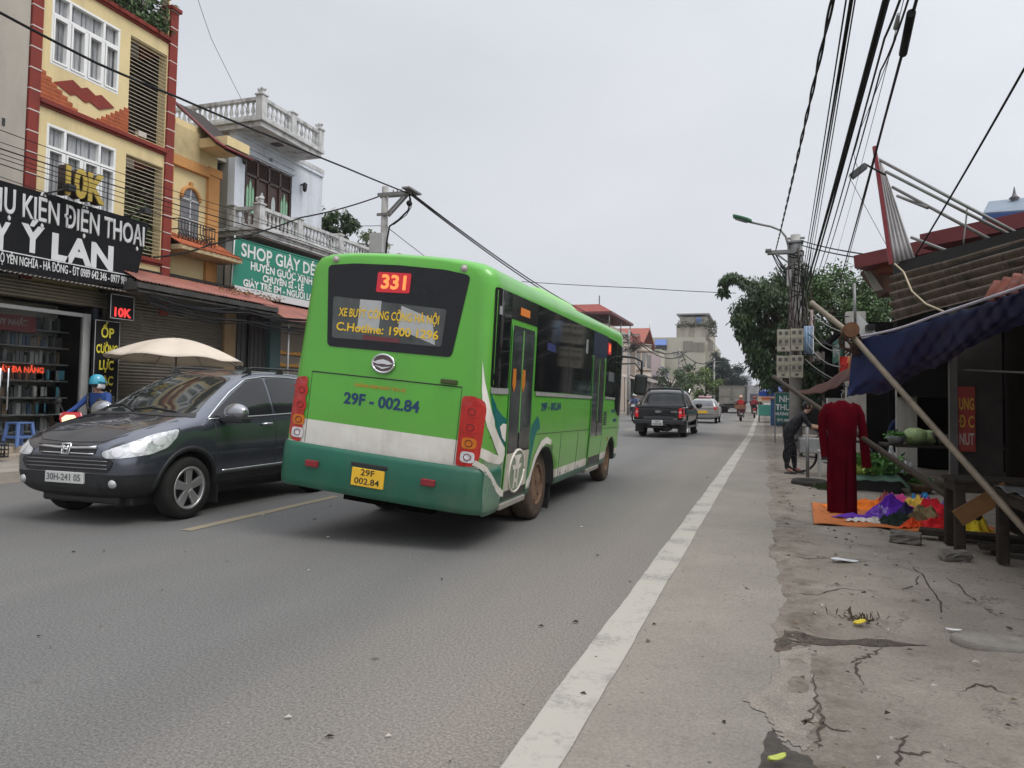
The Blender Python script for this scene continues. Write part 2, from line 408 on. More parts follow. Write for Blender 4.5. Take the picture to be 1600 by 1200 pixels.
def pave_mat(name, a, bcol, dark, crack=.5, bump=.5, edge=None):
    m = bpy.data.materials.new(name); m.use_nodes = True; nt = m.node_tree; L = nt.links.new; b = nt.nodes['Principled BSDF']
    b.inputs['Roughness'].default_value = .9; b.inputs['Specular IOR Level'].default_value = .3
    tc = nt.nodes.new('ShaderNodeTexCoord'); O = tc.outputs['Object']
    def noise(sc, det=5, rough=.65, src=O):
        n = nt.nodes.new('ShaderNodeTexNoise'); n.inputs['Scale'].default_value = sc; n.inputs['Detail'].default_value = det; n.inputs['Roughness'].default_value = rough; L(src, n.inputs['Vector']); return n
    def mr(x, p, q, lo, hi):
        n = nt.nodes.new('ShaderNodeMapRange'); n.inputs[1].default_value = p; n.inputs[2].default_value = q; n.inputs[3].default_value = lo; n.inputs[4].default_value = hi; L(x, n.inputs[0]); return n.outputs[0]
    def mix(f, A, Bc):
        n = nt.nodes.new('ShaderNodeMix'); n.data_type = 'RGBA'; L(f, n.inputs['Factor'])
        for k, x in (('A', A), ('B', Bc)):
            if isinstance(x, tuple): n.inputs[k].default_value = (*x, 1)
            else: L(x, n.inputs[k])
        return n.outputs['Result']
    c = mix(mr(noise(1.3).outputs[0], .35, .65, 0, 1), a, bcol)
    c = mix(mr(noise(3.7, 6, .75).outputs[0], .55, .72, 0, .75), c, dark)
    sc = nt.nodes.new('ShaderNodeVectorMath'); sc.operation = 'SCALE'; L(c, sc.inputs[0])
    L(mr(noise(55, 5, .8).outputs[0], .3, .7, .72, 1.28), sc.inputs['Scale']); c = sc.outputs[0]
    if edge is not None:
        # mud and grit gathered along the broken border of the asphalt
        sx = nt.nodes.new('ShaderNodeSeparateXYZ'); L(O, sx.inputs[0])
        d = nt.nodes.new('ShaderNodeMath'); d.operation = 'SUBTRACT'; L(sx.outputs['X'], d.inputs[0]); d.inputs[1].default_value = edge
        ab = nt.nodes.new('ShaderNodeMath'); ab.operation = 'ABSOLUTE'; L(d.outputs[0], ab.inputs[0])
        mu = nt.nodes.new('ShaderNodeMath'); mu.operation = 'MULTIPLY'; L(mr(ab.outputs[0], .06, .42, 1, 0), mu.inputs[0]); L(mr(noise(2.6, 7, .75).outputs[0], .40, .62, 0, .85), mu.inputs[1])
        c = mix(mu.outputs[0], c, (.095, .075, .056))
        c = mix(mr(noise(.55, 6, .7).outputs[0], .5, .68, 0, .4), c, (.15, .125, .10))
    # specks of grit
    vo = nt.nodes.new('ShaderNodeTexVoronoi'); vo.inputs['Scale'].default_value = 16; L(O, vo.inputs['Vector'])
    vs = nt.nodes.new('ShaderNodeSeparateColor'); L(vo.outputs['Color'], vs.inputs[0])
    mm = nt.nodes.new('ShaderNodeMath'); mm.operation = 'MULTIPLY'; L(mr(vo.outputs['Distance'], .08, .2, .8, 0), mm.inputs[0]); L(mr(vs.outputs[0], .8, .82, 0, 1), mm.inputs[1])
    c = mix(mm.outputs[0], c, (.05, .042, .035))
    # fine cracks along warped cell borders, broken by a mask
    w = noise(1.6, 6, .8)
    wa = nt.nodes.new('ShaderNodeVectorMath'); wa.operation = 'SCALE'; wa.inputs['Scale'].default_value = .9; L(w.outputs['Color'], wa.inputs[0])
    ad = nt.nodes.new('ShaderNodeVectorMath'); ad.operation = 'ADD'; L(O, ad.inputs[0]); L(wa.outputs[0], ad.inputs[1])
    ve = nt.nodes.new('ShaderNodeTexVoronoi'); ve.feature = 'DISTANCE_TO_EDGE'; ve.inputs['Scale'].default_value = .62; L(ad.outputs[0], ve.inputs['Vector'])
    cm = nt.nodes.new('ShaderNodeMath'); cm.operation = 'MULTIPLY'; L(mr(ve.outputs[0], .002, .012, crack, 0), cm.inputs[0]); L(mr(noise(.8).outputs[0], .45, .55, 0, 1), cm.inputs[1])
    c = mix(cm.outputs[0], c, (.045, .038, .03))
    L(c, b.inputs['Base Color'])
    bp = nt.nodes.new('ShaderNodeBump'); bp.inputs['Strength'].default_value = bump; bp.inputs['Distance'].default_value = .012
    L(noise(28, 6, .75).outputs[0], bp.inputs['Height']); L(bp.outputs[0], b.inputs['Normal'])
    return m
M_ROAD = road_mat()
M_PAVE = pave_mat('broken_concrete', (.222, .190, .156), (.305, .265, .221), (.128, .105, .083), .8, .6, .26)
M_PAVEL = pave_mat('town_pavement', (.24, .215, .185), (.33, .30, .26), (.15, .13, .11), .5)
M_EARTH = pave_mat('bare_earth', (.16, .14, .115), (.22, .19, .155), (.10, .085, .065), .2)
M_SHOULDER = pave_mat('worn_shoulder', (.215, .194, .165), (.248, .224, .190), (.180, .160, .135), .0, .25)
def paint_mat(name, col, wear):
    m = bpy.data.materials.new(name); m.use_nodes = True; nt = m.node_tree; L = nt.links.new; b = nt.nodes['Principled BSDF']; b.inputs['Roughness'].default_value = .8
    tc = nt.nodes.new('ShaderNodeTexCoord')
    n = nt.nodes.new('ShaderNodeTexNoise'); n.inputs['Scale'].default_value = 26; n.inputs['Detail'].default_value = 8; n.inputs['Roughness'].default_value = .8; L(tc.outputs['Object'], n.inputs['Vector'])
    n2 = nt.nodes.new('ShaderNodeTexNoise'); n2.inputs['Scale'].default_value = 2.5; n2.inputs['Detail'].default_value = 5; L(tc.outputs['Object'], n2.inputs['Vector'])
    ad = nt.nodes.new('ShaderNodeMath'); ad.operation = 'ADD'; L(n.outputs[0], ad.inputs[0]); L(n2.outputs[0], ad.inputs[1])
    r = nt.nodes.new('ShaderNodeMapRange'); r.inputs[1].default_value = 1.0; r.inputs[2].default_value = 1.24; r.inputs[4].default_value = wear; L(ad.outputs[0], r.inputs[0])
    mx = nt.nodes.new('ShaderNodeMix'); mx.data_type = 'RGBA'; L(r.outputs[0], mx.inputs['Factor']); mx.inputs['A'].default_value = (*col, 1); mx.inputs['B'].default_value = (.20, .19, .175, 1)
    L(mx.outputs['Result'], b.inputs['Base Color']); return m
M_LINE = paint_mat('worn_white_paint', (.38, .355, .31), .95)
M_LINEY = paint_mat('worn_yellow_paint', (.25, .205, .14), .95)

_b = MB(); _b.bx(-900, 900, -120, 1500, -1.0, -.03); struct('ground', _b, M_EARTH)
_b = MB(); _b.bx(-11.4, -.36, -8, 900, -.3, 0.0); struct('road', _b, M_ROAD)
def wob(y, s, a): return a*(math.sin(y*2.1+s)+.6*math.sin(y*5.3+s*2)+.4*math.sin(y*13.7+s*3)+.25*math.sin(y*31+s))
_b = MB()
ys = [-8+.08*i for i in range(int(48/.08))]+[40+2*i for i in range(60)]+[200, 900]
vl = [_b.bm.verts.new(((-.80+.0150*(y-5) if y < 32 else -.80+.0150*27+.002*(y-32)), y, .004)) for y in ys]; vr = [_b.bm.verts.new((.45, y, .004)) for y in ys]
for i in range(len(ys)-1): _b.bm.faces.new((vl[i], vr[i], vr[i+1], vl[i+1]))
struct('road_shoulder', _b, M_SHOULDER)
# right pavement: broken concrete with an uneven edge and a lumpy surface
_b = MB(); rr = random.Random(3)
def hump(x, y): return .012*math.sin(x*1.7+y*.9)+.010*math.sin(x*4.1-y*2.3)+.006*math.sin(x*9+y*7.7)+.004*math.sin(x*19-y*17)
rows = []
for y in ys:
    e = .12+wob(y, 1.0, .035)
    row = []
    for k in range(0, 41):
        t = k/40; x = e+t*t*(9-e)
        z = .003+min(1, t*9)*(.022+hump(x, y)) + .0*t
        row.append(_b.bm.verts.new((x, y, max(z, .001) if k == 0 else max(z, .007))))
    rows.append(row)
for A, Bq in zip(rows, rows[1:]):
    for k in range(40):
        f = _b.bm.faces.new((A[k], A[k+1], Bq[k+1], Bq[k])); f.smooth = True
struct('sidewalk', _b, M_PAVE)
# lines
def paint_strip(name, x0, x1, y0, y1, m, z=.006, lab=None):
    b = MB(); n = max(2, int((y1-y0)/.12)) if y1 < 60 else 400
    sk = (lambda y: .0150*(y-5) if y < 32 else .0150*27+.002*(y-32)) if x0 > -2 else (lambda y: 0)
    A = []; C = []
    for i in range(n+1):
        y = y0+(y1-y0)*i/n
        A.append(b.bm.verts.new((x0+sk(y)+wob(y, 2.2, .004), y, z))); C.append(b.bm.verts.new((x1+sk(y)+wob(y, 5.2, .004), y, z)))
    for i in range(n): b.bm.faces.new((A[i], C[i], C[i+1], A[i+1]))
    return struct(name, b, m)
paint_strip('road_marking', -.950, -.725, -4, 30, M_LINE, .009)
paint_strip('road_marking', -.950, -.725, 30.6, 34.5, M_LINE, .009)
paint_strip('road_marking', -.950, -.725, 35.2, 90, M_LINE, .009)
for k in range(12): paint_strip('road_marking', -5.80, -5.66, 6.3+k*6.6-6.6, 9.2+k*6.6-6.6, M_LINEY, .005)
# left kerb and pavement
_b = MB(); _b.bx(-11.62, -11.4, -8, 300, -.3, .13); _b.bx(-14.05, -11.62, -8, 300, -.3, .125)
struct('pavement', _b, M_PAVEL, bevel=.015)
_b = MB(); _b.bx(-11.4, -10.9, -8, 200, -.1, .005); struct('gutter', _b, M_EARTH)

# the open joint, wet patches and dry cement stains lying on the right pavement
def blob(name, pts, z, m, jit=.02, n=5, seed=1):
    r = random.Random(seed); P = []
    k = len(pts)
    for i in range(k):
        a, c = Vector(pts[i]), Vector(pts[(i+1) % k])
        for j in range(n):
            p = a.lerp(c, j/n); P.append((p.x+r.uniform(-jit, jit), p.y+r.uniform(-jit, jit), 0))
    b = MB(); b.face(P); bmesh.ops.triangulate(b.bm, faces=b.bm.faces[:]); cells(b.bm, .12)
    for v in b.bm.verts:
        e = .12+wob(v.co.y, 1.0, .035); t = max(0, (v.co.x-e)/(9-e))**.5
        zz = .003+min(1, t*9)*(.022+hump(v.co.x, v.co.y)) if v.co.x > e else .004
        v.co.z = max(zz, .007)+z
    return struct(name, b, m)
M_WET = mat('wet_earth', (.062, .052, .042), .6, var=.45, scale=14, bump=.6, bscale=50, spec=.3)
M_CRACK = mat('crack_dirt', (.075, .061, .048), .95, var=.5, scale=30, fine=.4)
M_CEM = mat('dry_cement', (.265, .232, .195), .92, var=.22, scale=7, bump=.6, fine=.2)
def G(u, v): p = AZ(u, v, .02); return (p.x, p.y)
blob('sidewalk_joint', [G(1216, 998), G(1228, 990), G(1300, 997), G(1380, 1000), G(1455, 1008), G(1380, 1009), G(1330, 1005), G(1290, 1008), G(1240, 1004), G(1222, 1012)], .004, M_CRACK, .008, 6, 2)
blob('sidewalk_stain', [G(1212, 1000), G(1228, 984), G(1262, 992), G(1275, 1004), G(1240, 1012), G(1216, 1016)], .002, mat('damp_earth', (.10, .078, .06), .8, var=.35, scale=14), .02, 6, 8)
blob('puddle', [G(1202, 1140), G(1208, 1135), G(1222, 1160), G(1262, 1180), G(1282, 1215), G(1180, 1215)], .003, M_WET, .012, 8, 3)
blob('sidewalk_stain', [G(1205, 1060), G(1225, 1012), G(1260, 1012), G(1272, 1060), G(1274, 1120), G(1262, 1170), G(1225, 1150), G(1204, 1120), G(1165, 1090)], .0015, M_CEM, .02, 8, 4)
for k, path in enumerate(([(1270, 1050), (1274, 1090), (1284, 1122), (1278, 1150), (1284, 1172)], [(1378, 1008), (1365, 1018), (1345, 1026), (1330, 1034)], [(1415, 1150), (1400, 1178), (1408, 1200)],
                          [(1420, 880), (1440, 905), (1466, 940), (1474, 975)], [(1480, 905), (1510, 930), (1535, 950), (1562, 968)], [(1276, 1098), (1262, 1120), (1250, 1128)], [(1284, 1124), (1300, 1136), (1330, 1142)], [(1345, 1026), (1340, 1045), (1346, 1070)], [(1440, 906), (1420, 925), (1405, 928)], [(1404, 1176), (1430, 1182), (1462, 1180)], [(1238, 925), (1275, 930), (1320, 922), (1365, 930)], [(1500, 1080), (1530, 1072), (1575, 1085)], [(1225, 870), (1262, 876), (1300, 872)])):
    pts = []; r2 = random.Random(k)
    for a, c in zip(path, path[1:]):
        for j in range(6):
            t = j/6; q = AZ(a[0]+(c[0]-a[0])*t, a[1]+(c[1]-a[1])*t, .02); pts.append(Vector((q.x+r2.uniform(-.016, .016), q.y+r2.uniform(-.016, .016))))
    w = [r2.uniform(.0015, .0075)*(.35+1.3*math.sin(math.pi*(i_+.5)/len(pts))) for i_ in range(len(pts))]; L_ = []; R_ = []
    for i, p in enumerate(pts):
        d = (pts[min(i+1, len(pts)-1)]-pts[max(i-1, 0)]).normalized(); nn = Vector((-d.y, d.x))*w[i]
        L_.append(p+nn); R_.append(p-nn)
    blob('sidewalk_crack', [(q.x, q.y) for q in L_]+[(q.x, q.y) for q in R_[::-1]], .003, M_CRACK, .0, 1, k)
# ================================================================== the green city bus
G_BUS = mat('green_bus_paint', lin(90, 170, 56, 1.0), .32, var=.06, scale=1.2, coat=.3, stain=((.13, .2, .07), .45, 1.6, (1, 1, .25)), dust=((.20, .17, .125), .40, 1.5, .55))
G_DARK = mat('dark_green_paint', lin(4, 90, 68), .38, var=.12, scale=2, coat=.15, dust=((.20, .17, .13), .42, .8, .22), stain=((.10, .11, .08), .35, 2, (1, 1, .4)))
G_WHITE = mat('cream_bus_paint', (.76, .73, .66), .4, var=.06, scale=2, stain=((.33, .29, .22), .6, 2, (1, 1, .3)), dust=((.28, .23, .17), .40, 1.4, .6))
G_TEAL = mat('teal_bus_paint', lin(10, 96, 92), .4, var=.08)
G_MUD = mat('dusty_sage_paint', lin(120, 140, 118), .6, var=.15, scale=3)
BUS = thing('city_bus', 'small green city bus with white band and dark green bumper driving away', 'bus', (-3.582, 6.422, 0), rad(.73))
BROLL = Matrix.Translation((0, 0, .5)) @ Matrix.Rotation(rad(5.504), 4, 'Y') @ Matrix.Translation((0, 0, -.5))
PROF = [(1.085, .45), (1.108, .48), (1.113, .55), (1.113, .66), (1.113, .74), (1.113, .90), (1.113, 1.0), (1.106, 1.13), (1.098, 1.30), (1.088, 1.47), (1.07, 1.80), (1.05, 2.17), (1.036, 2.42), (1.024, 2.62), (1.008, 2.71), (.955, 2.785), (.84, 2.83), (.6, 2.86), (.3, 2.872), (0, 2.876)]
def bus_station(ly, inset, drop):
    out = []
    for x, z in PROF:
        k = max(0, (z-2.45)/.42)
        out.append((max(0, x-inset*min(1, x/.5)), ly, z-drop*k))
    return out
_st = []
for a in (90, 72, 54, 36, 18, 0): _st.append((.16*(1-math.sin(rad(a))), .16*(1-math.cos(rad(a))), .055*(1-math.cos(rad(a)))))
_st += [(y, 0, 0) for y in [.4+.3*i for i in range(23)]]
for a in (0, 18, 36, 54, 72, 90): _st.append((7.2+.33*math.sin(rad(a)), .3*(1-math.cos(rad(a))), .26*(1-math.cos(rad(a)))))
_b = MB(); rings = []
for s_ in _st:
    h = bus_station(*s_); ring = [_b.bm.verts.new(p) for p in h]+[_b.bm.verts.new((-p[0], p[1], p[2])) for p in h[-2::-1]]
    rings.append(ring)
def bus_m(c, rear=False):
    if rear or c[1] < .12:
        return 1 if (c[2] < 1.13 and abs(c[0]) < .95) or (c[2] < .9) else 0
    return 2 if c[2] < .57 else (1 if c[2] < .66 else 0)
n_ = len(rings[0])
for A, Bq in zip(rings, rings[1:]):
    for k in range(n_-1):
        f = _b.bm.faces.new((A[k], A[k+1], Bq[k+1], Bq[k])); f.smooth = True; f.material_index = bus_m(f.calc_center_median())
    f = _b.bm.faces.new((A[n_-1], A[0], Bq[0], Bq[n_-1])); f.material_index = 2
for ring, rear in ((rings[0], True), (rings[-1], False)):
    for k in range(len(PROF)-1):
        q = [ring[k], ring[k+1], ring[n_-2-k], ring[n_-1-k]]
        q = list(dict.fromkeys(q))
        if len(q) > 2:
            f = _b.bm.faces.new(q); f.material_index = bus_m(f.calc_center_median(), rear)
body = _b.build('body', [G_BUS, G_WHITE, G_DARK], BUS, smooth=True, sharp=35)
# wheel arches cut through the sides
def cut(o, cyls):
    b = MB()
    for p0, p1, r in cyls: b.cyl(p0, p1, r, n=40)
    c = b.build('cutter', M_BLACK, o.parent)
    md = o.modifiers.new('cut', 'BOOLEAN'); md.object = c; md.operation = 'DIFFERENCE'; md.solver = 'EXACT'
    baked(o); me = c.data; bpy.data.objects.remove(c); bpy.data.meshes.remove(me)
WY1, WY2 = 2.10, 6.50
cut(body, [((-1.3, WY1, .42), (1.3, WY1, .42), .56), ((-1.3, WY2, .42), (1.3, WY2, .42), .46)])
body.data.materials.append(M_BLACK)
for p in body.data.polygons:
    c = p.center
    for wy, r in ((WY1, .56), (WY2, .46)):
        if abs(math.hypot(c.y-wy, c.z-.42)-r) < .03 and abs(p.normal.x) < .2: p.material_index = len(body.data.materials)-1
BV = bvh_of(body)
rolled = [body]
def bd(*a, **k): o = decal(*a, **k); rolled.append(o); return o
UY, UX, UZ, DX, DY = (0, 1, 0), (1, 0, 0), (0, 0, 1), (-1, 0, 0), (0, 1, 0)
def side(name, pts, m, off=.004, parent=BUS, wrap=False, r=0):
    if r: pts = [(p.x, p.y) for p in rounded([(*p, 0) for p in pts], r)]
    if not wrap: return bd(name, BV, pts, UY, UZ, DX, m, parent, off)
    b = MB(); b.face([(p[0], p[1], 0) for p in pts]); bmesh.ops.triangulate(b.bm, faces=b.bm.faces[:]); cells(b.bm, .05)
    for v in b.bm.verts:
        ly, z = v.co.x, v.co.y
        if ly > .18: hit, nor = BV.ray_cast(Vector((6, ly, z)), Vector((-1, 0, 0)))[:2]
        else: hit, nor = BV.ray_cast(Vector((1.113+2*math.cos(rad(45)), ly-2*math.sin(rad(45))-.0, z)), Vector((-1, 1, 0)).normalized())[:2]
        if hit is None: hit, nor = BV.find_nearest(Vector((1.1, ly, z)))[:2]
        v.co = hit+nor*off
    o = b.build(name, m, parent, smooth=True); rolled.append(o); return o
def rear(name, pts, m, off=.004, parent=BUS, r=0):
    if r: pts = [(p.x, p.y) for p in rounded([(*p, 0) for p in pts], r)]
    return bd(name, BV, pts, UX, UZ, DY, m, parent, off)
def other(name, pts, m, off=.004):
    return bd(name, BV, pts, UY, UZ, (1, 0, 0), m, BUS, off)
# rear glazing
rw = rear('rear_window', [(-.79, 2.70), (-.5, 2.735), (0, 2.745), (.5, 2.73), (.765, 2.69), (.66, 1.90), (-.70, 1.885)], mat('bus_rear_glass', (.010, .010, .012), .07, var=.2, spec=.35), .006, r=.05)
lower = rear('clear_pane', [(-.69, 2.39), (.56, 2.35), (.545, 1.99), (-.655, 1.975)], mat('bus_clear_glass', (.055, .06, .055), .05, var=.6, scale=2.2, spec=.7), .009, rw, r=.03)
rear('painted_reflection', [(-.38, 2.38), (-.14, 2.38), (-.14, 2.08), (-.38, 2.08)], mat('paper', (.42, .43, .42), .4, var=.12), .011, rw)  # pale shapes painted on the pane as reflections of white things
rear('painted_reflection', [(.08, 2.35), (.42, 2.25), (.48, 2.0), (.07, 2.12)], _M['paper'], .011, rw)
rear('red_notice', [(-.30, 2.03), (.10, 2.03), (.10, 1.985), (-.30, 1.985)], mat('dull_red_vinyl', (.14, .03, .035), .4), .012, rw)
M_LEDBG = mat('led_panel', (.25, .01, .02), .4, var=.1, emit=(1.0, .035, .05), es=.32)
M_LED = mat('led_dots', (.9, .2, .05), .4, var=0, emit=(1.0, .22, .06), es=1.15)
rear('route_display', [(-.215, 2.665), (.15, 2.67), (.15, 2.475), (-.215, 2.465)], M_LEDBG, .013, rw, r=.02)
t = text_mb('331', .19, .27, .006); t.xf(Matrix.Translation((-.03, 2.565, 0))); bd('route_number', BV, None, UX, UZ, DY, M_LED, rw, .018, .07, t)
M_YTXT = mat('yellow_vinyl', (.80, .52, .03), .5, var=.08)
t = text_mb('XE BUÝT CÔNG CỘNG HÀ NỘI', .115, 1.10, .0025); t.xf(Matrix.Translation((-.055, 2.235, 0))); bd('lettering', BV, None, UX, UZ, DY, M_YTXT, rw, .014, .07, t)
t = text_mb('C.Hotline: 1900 1296', .115, 1.12, .0025); t.xf(Matrix.Translation((-.055, 2.09, 0))); bd('lettering', BV, None, UX, UZ, DY, M_YTXT, rw, .014, .07, t)
M_NAVY = mat('navy_vinyl', (.012, .045, .12), .5, var=.05)
t = text_mb('29F - 002.84', .155, .83, .005); t.xf(Matrix.Translation((-.03, 1.385, 0))); bd('lettering', BV, None, UX, UZ, DY, M_NAVY, BUS, .004, .07, t)
t = text_mb('KHÔNG BÁM NHẢY TÀU XE', .045, .56, .001); t.xf(Matrix.Translation((-.06, 1.53, 0))); bd('lettering', BV, None, UX, UZ, DY, mat('faded_orange_vinyl', (.55, .24, .03), .5), BUS, .004, .07, t)
# tailgate seams, handle, lamps
b = MB(); line_on(BV, [(-.84, 1.615), (.80, 1.63)], UX, UZ, DY, .006, b); line_on(BV, [(.80, 1.63), (.80, .9)], UX, UZ, DY, .003, b); line_on(BV, [(-.84, 1.615), (-.84, .9)], UX, UZ, DY, .003, b)
rolled.append(b.build('tailgate_seam', M_BLACK, BUS))
b = MB(); b.bx(.58, .75, -.025, .01, 1.645, 1.69); rolled.append(b.build('tailgate_handle', mat('olive_plastic', (.05, .07, .015), .4), BUS, bevel=.008))
for cx, cz in ((-.71, 2.765), (.69, 2.755)):
    b = MB(); b.lathe([(.0, -.03), (.020, -.03), (.026, -.02), (.028, .0), (.036, -.008), (.038, .05)], (cx, .0, cz), (0, 1, 0), 16); rolled.append(b.build('marker_lamp', mat('lamp_lens', (.45, .42, .38), .15, var=.1), BUS))
b = MB(); ring = []
for k in range(48):
    a = 2*math.pi*k/48; ring.append((-.045+.118*math.cos(a), -.018, 1.77+.088*math.sin(a)))
b.tube(ring+[ring[0]], .013, 8); b.prism([(-.045+.112*math.cos(2*math.pi*k/32), -.004, 1.77+.082*math.sin(2*math.pi*k/32)) for k in range(32)], (0, -.01, 0), 1)
b.prism([(-.155, -.016, 1.775), (-.10, -.016, 1.80), (-.045, -.016, 1.812), (.01, -.016, 1.80), (.065, -.016, 1.775), (.01, -.016, 1.762), (-.045, -.016, 1.768), (-.10, -.016, 1.762)], (0, -.012, 0), 0)
b.prism([(-.145, -.016, 1.75), (-.045, -.016, 1.735), (.055, -.016, 1.75), (-.045, -.016, 1.715)], (0, -.010, 0), 0)
rolled.append(b.build('maker_emblem', [M_CHROME, mat('emblem_ground', (.16, .11, .11), .3, .6)], BUS))
# bumper wraps the back
b = MB()
pr_b = [(.0, .47), (.012, .455), (.02, .46), (.03, .52), (.032, .70), (.028, .84), (.012, .885), (0, .89)]
path = []
for a in [90-15*i for i in range(7)]: path.append((.95+.16*math.cos(rad(a)) if a < 90 else .0, .16*(1-math.sin(rad(a)))))
path = [(0, 0), (.5, 0), (.953, 0)]+[(.953+.16*math.sin(rad(t)), .16*(1-math.cos(rad(t)))) for t in (15, 30, 45, 60, 75, 90)]+[(1.113, .3), (1.113, .42)]
full = [(-x, y) for x, y in path[:0:-1]]+path
rg = []
for i, (x, y) in enumerate(full):
    p0 = Vector(full[max(0, i-1)]); p1 = Vector(full[min(len(full)-1, i+1)]); d = (p1-p0).normalized(); nn = Vector((d.y, -d.x))
    bow = -.05*(1-(x/1.113)**2)
    rg.append([b.bm.verts.new((x+nn.x*o_, y+nn.y*o_+bow, z)) for o_, z in pr_b])
for A, Bq in zip(rg, rg[1:]):
    for k in range(len(pr_b)-1): b.bm.faces.new((A[k], A[k+1], Bq[k+1], Bq[k])).smooth = True
b.bm.faces.new(rg[0]); b.bm.faces.new(rg[-1][::-1])
bump = b.build('rear_bumper', G_DARK, BUS, smooth=True, sharp=50); rolled.append(bump)
for x0, x1 in ((-.75, -.61), (.52, .66)):
    b = MB(); b.bx(x0, x1, -.092, -.05, .672, .735); rolled.append(b.build('reflector', mat('dull_red_reflector', (.22, .02, .025), .25, var=.2), bump, bevel=.006))
b = MB(); b.bx(-.215, .135, -.096, -.06, .565, .74); pl = b.build('number_plate', mat('yellow_plate', (.80, .47, .03), .4, var=.08), BUS, bevel=.006); rolled.append(pl)
b = MB(); b.bx(-.235, .155, -.094, -.05, .752, .79); rolled.append(b.build('plate_lamp', M_BLACK, BUS, bevel=.006))
M_INK = mat('black_ink', (.012, .012, .012), .6, var=0)
for s_, z, w in (('29F', .70, .15), ('002.84', .615, .27)): rolled.append(lettering(s_, (-.04, -.0985, z), (1, 0, 0), (0, 0, 1), .085, M_INK, pl, w, .001))
# tail lights wrap the corners
for sgn in (1, -1):
    pts = [(.815, 1.55), (.93, 1.56), (1.02, 1.53), (1.045, 1.46), (1.04, .98), (1.0, .905), (.82, .89)]
    tl = rear('tail_light', [(sgn*(x+(.06 if sgn < 0 and x < .9 else 0)), z) for x, z in pts], mat('tail_light_red', (.42, .012, .008), .12, var=.25, scale=14, coat=.6), .012, r=.04)
    for cz, m_, nm in ((1.415, M_RED, 'lamp'), (1.265, M_RED, 'lamp'), (1.115, M_AMBER, 'indicator_lamp'), (.985, mat('reverse_lens', (.62, .60, .60), .12, var=.3, scale=30), 'reverse_lamp')):
        w_ = .07
        rear(nm, [(sgn*(.93+w_*math.copysign(abs(math.cos(2*math.pi*k/24))**.5, math.cos(2*math.pi*k/24))), cz+.052*math.copysign(abs(math.sin(2*math.pi*k/24))**.6, math.sin(2*math.pi*k/24))) for k in range(24)], m_, .015, tl)
        b = MB(); line_on(BV, [(sgn*(.93+.035*math.cos(2*math.pi*k/20)), cz+.03*math.sin(2*math.pi*k/20)) for k in range(21)], UX, UZ, DY, .004, b, off=.016); rolled.append(b.build('lamp_ring', mat('dark_red_trim', (.12, .008, .006), .3), tl))
# side glazing: a continuous dark band with doors let into it
zt, zb = 2.60, 1.63
BG = mat('bus_side_glass', (.014, .015, .016), .05, var=.5, scale=1.1, spec=.7)
side('side_window', [(.07, 2.61), (.52, 2.61), (.52, 1.66), (.075, 1.66)], BG, .005, r=.03)
side('window_header', [(.52, 2.61), (1.46, 2.61), (1.46, 2.36), (.52, 2.36)], mat('gloss_black', (.012, .012, .012), .15, var=.1), .005)
side('side_window', [(1.46, 2.61), (3.0, 2.60), (3.0, 1.63), (1.46, 1.64)], BG, .005)
side('side_window', [(3.03, 2.60), (4.58, 2.595), (4.58, 1.60), (3.03, 1.63)], BG, .005)
side('window_post', [(3.0, 2.6), (3.03, 2.6), (3.03, 1.63), (3.0, 1.63)], _M['gloss_black'], .006)
side('window_post', [(4.22, 2.6), (4.26, 2.6), (4.26, 1.62), (4.22, 1.62)], _M['gloss_black'], .007)
side('door_header', [(4.58, 2.60), (5.72, 2.59), (5.72, 2.22), (4.58, 2.22)], mat('navy_panel', (.018, .025, .06), .2, var=.2), .006)
side('side_window', [(5.66, 2.58), (6.6, 2.57), (6.6, 1.58), (5.66, 1.60)], BG, .005)
side('side_window', [(6.64, 2.56), (7.28, 2.50), (7.30, 1.25), (6.95, 1.25), (6.64, 1.40)], BG, .005, r=.06)
side('window_post', [(6.6, 2.57), (6.64, 2.57), (6.64, 1.5), (6.6, 1.5)], _M['gloss_black'], .007)
M_ALU = mat('alu_trim', (.42, .41, .40), .4, .4)
side('sill_strip', [(.075, 1.655), (.52, 1.655), (.52, 1.60), (.08, 1.60)], M_ALU, .012)
side('sill_strip', [(1.50, 1.635), (4.56, 1.595), (4.56, 1.555), (1.50, 1.59)], M_ALU, .012)
side('sill_strip', [(5.68, 1.595), (6.6, 1.575), (6.6, 1.54), (5.68, 1.555)], M_ALU, .012)
side('side_display', [(5.72, 2.50), (5.98, 2.49), (5.98, 2.30), (5.72, 2.31)], M_LEDBG, .011)
t = text_mb('33', .15, .15, .004); t.xf(Matrix.Translation((5.85, 2.40, 0))); bd('route_number', BV, None, UY, UZ, DX, M_LED, BUS, .015, .07, t)
# interior glimpses seen on the tinted panes: flat orange grab handle shapes and stickers laid on the glass
M_ORG = mat('orange_handle', (.50, .16, .01), .5)
for y in (.66, .98): side('grab_handle_shape', [(y-.05, 1.86), (y+.05, 1.86), (y+.06, 1.70), (y, 1.62), (y-.06, 1.70)], M_ORG, .022)
side('indicator_box', [(.78, 2.50), (1.12, 2.50), (1.12, 2.42), (.78, 2.42)], mat('orange_panel', (.5, .14, .015), .5, emit=(1, .3, .03), es=.12), .012)
M_PALE = mat('pale_label', (.30, .31, .31), .4, var=.2)
side('window_label', [(.14, 2.44), (.22, 2.44), (.22, 2.36), (.14, 2.36)], M_PALE, .008)
side('window_label', [(1.9, 2.22), (2.3, 2.21), (2.3, 2.12), (1.9, 2.13)], mat('blue_label', (.02, .03, .12), .4), .008)
side('window_label', [(4.02, 2.42), (4.16, 2.42), (4.16, 2.22), (4.02, 2.22)], M_PALE, .008)
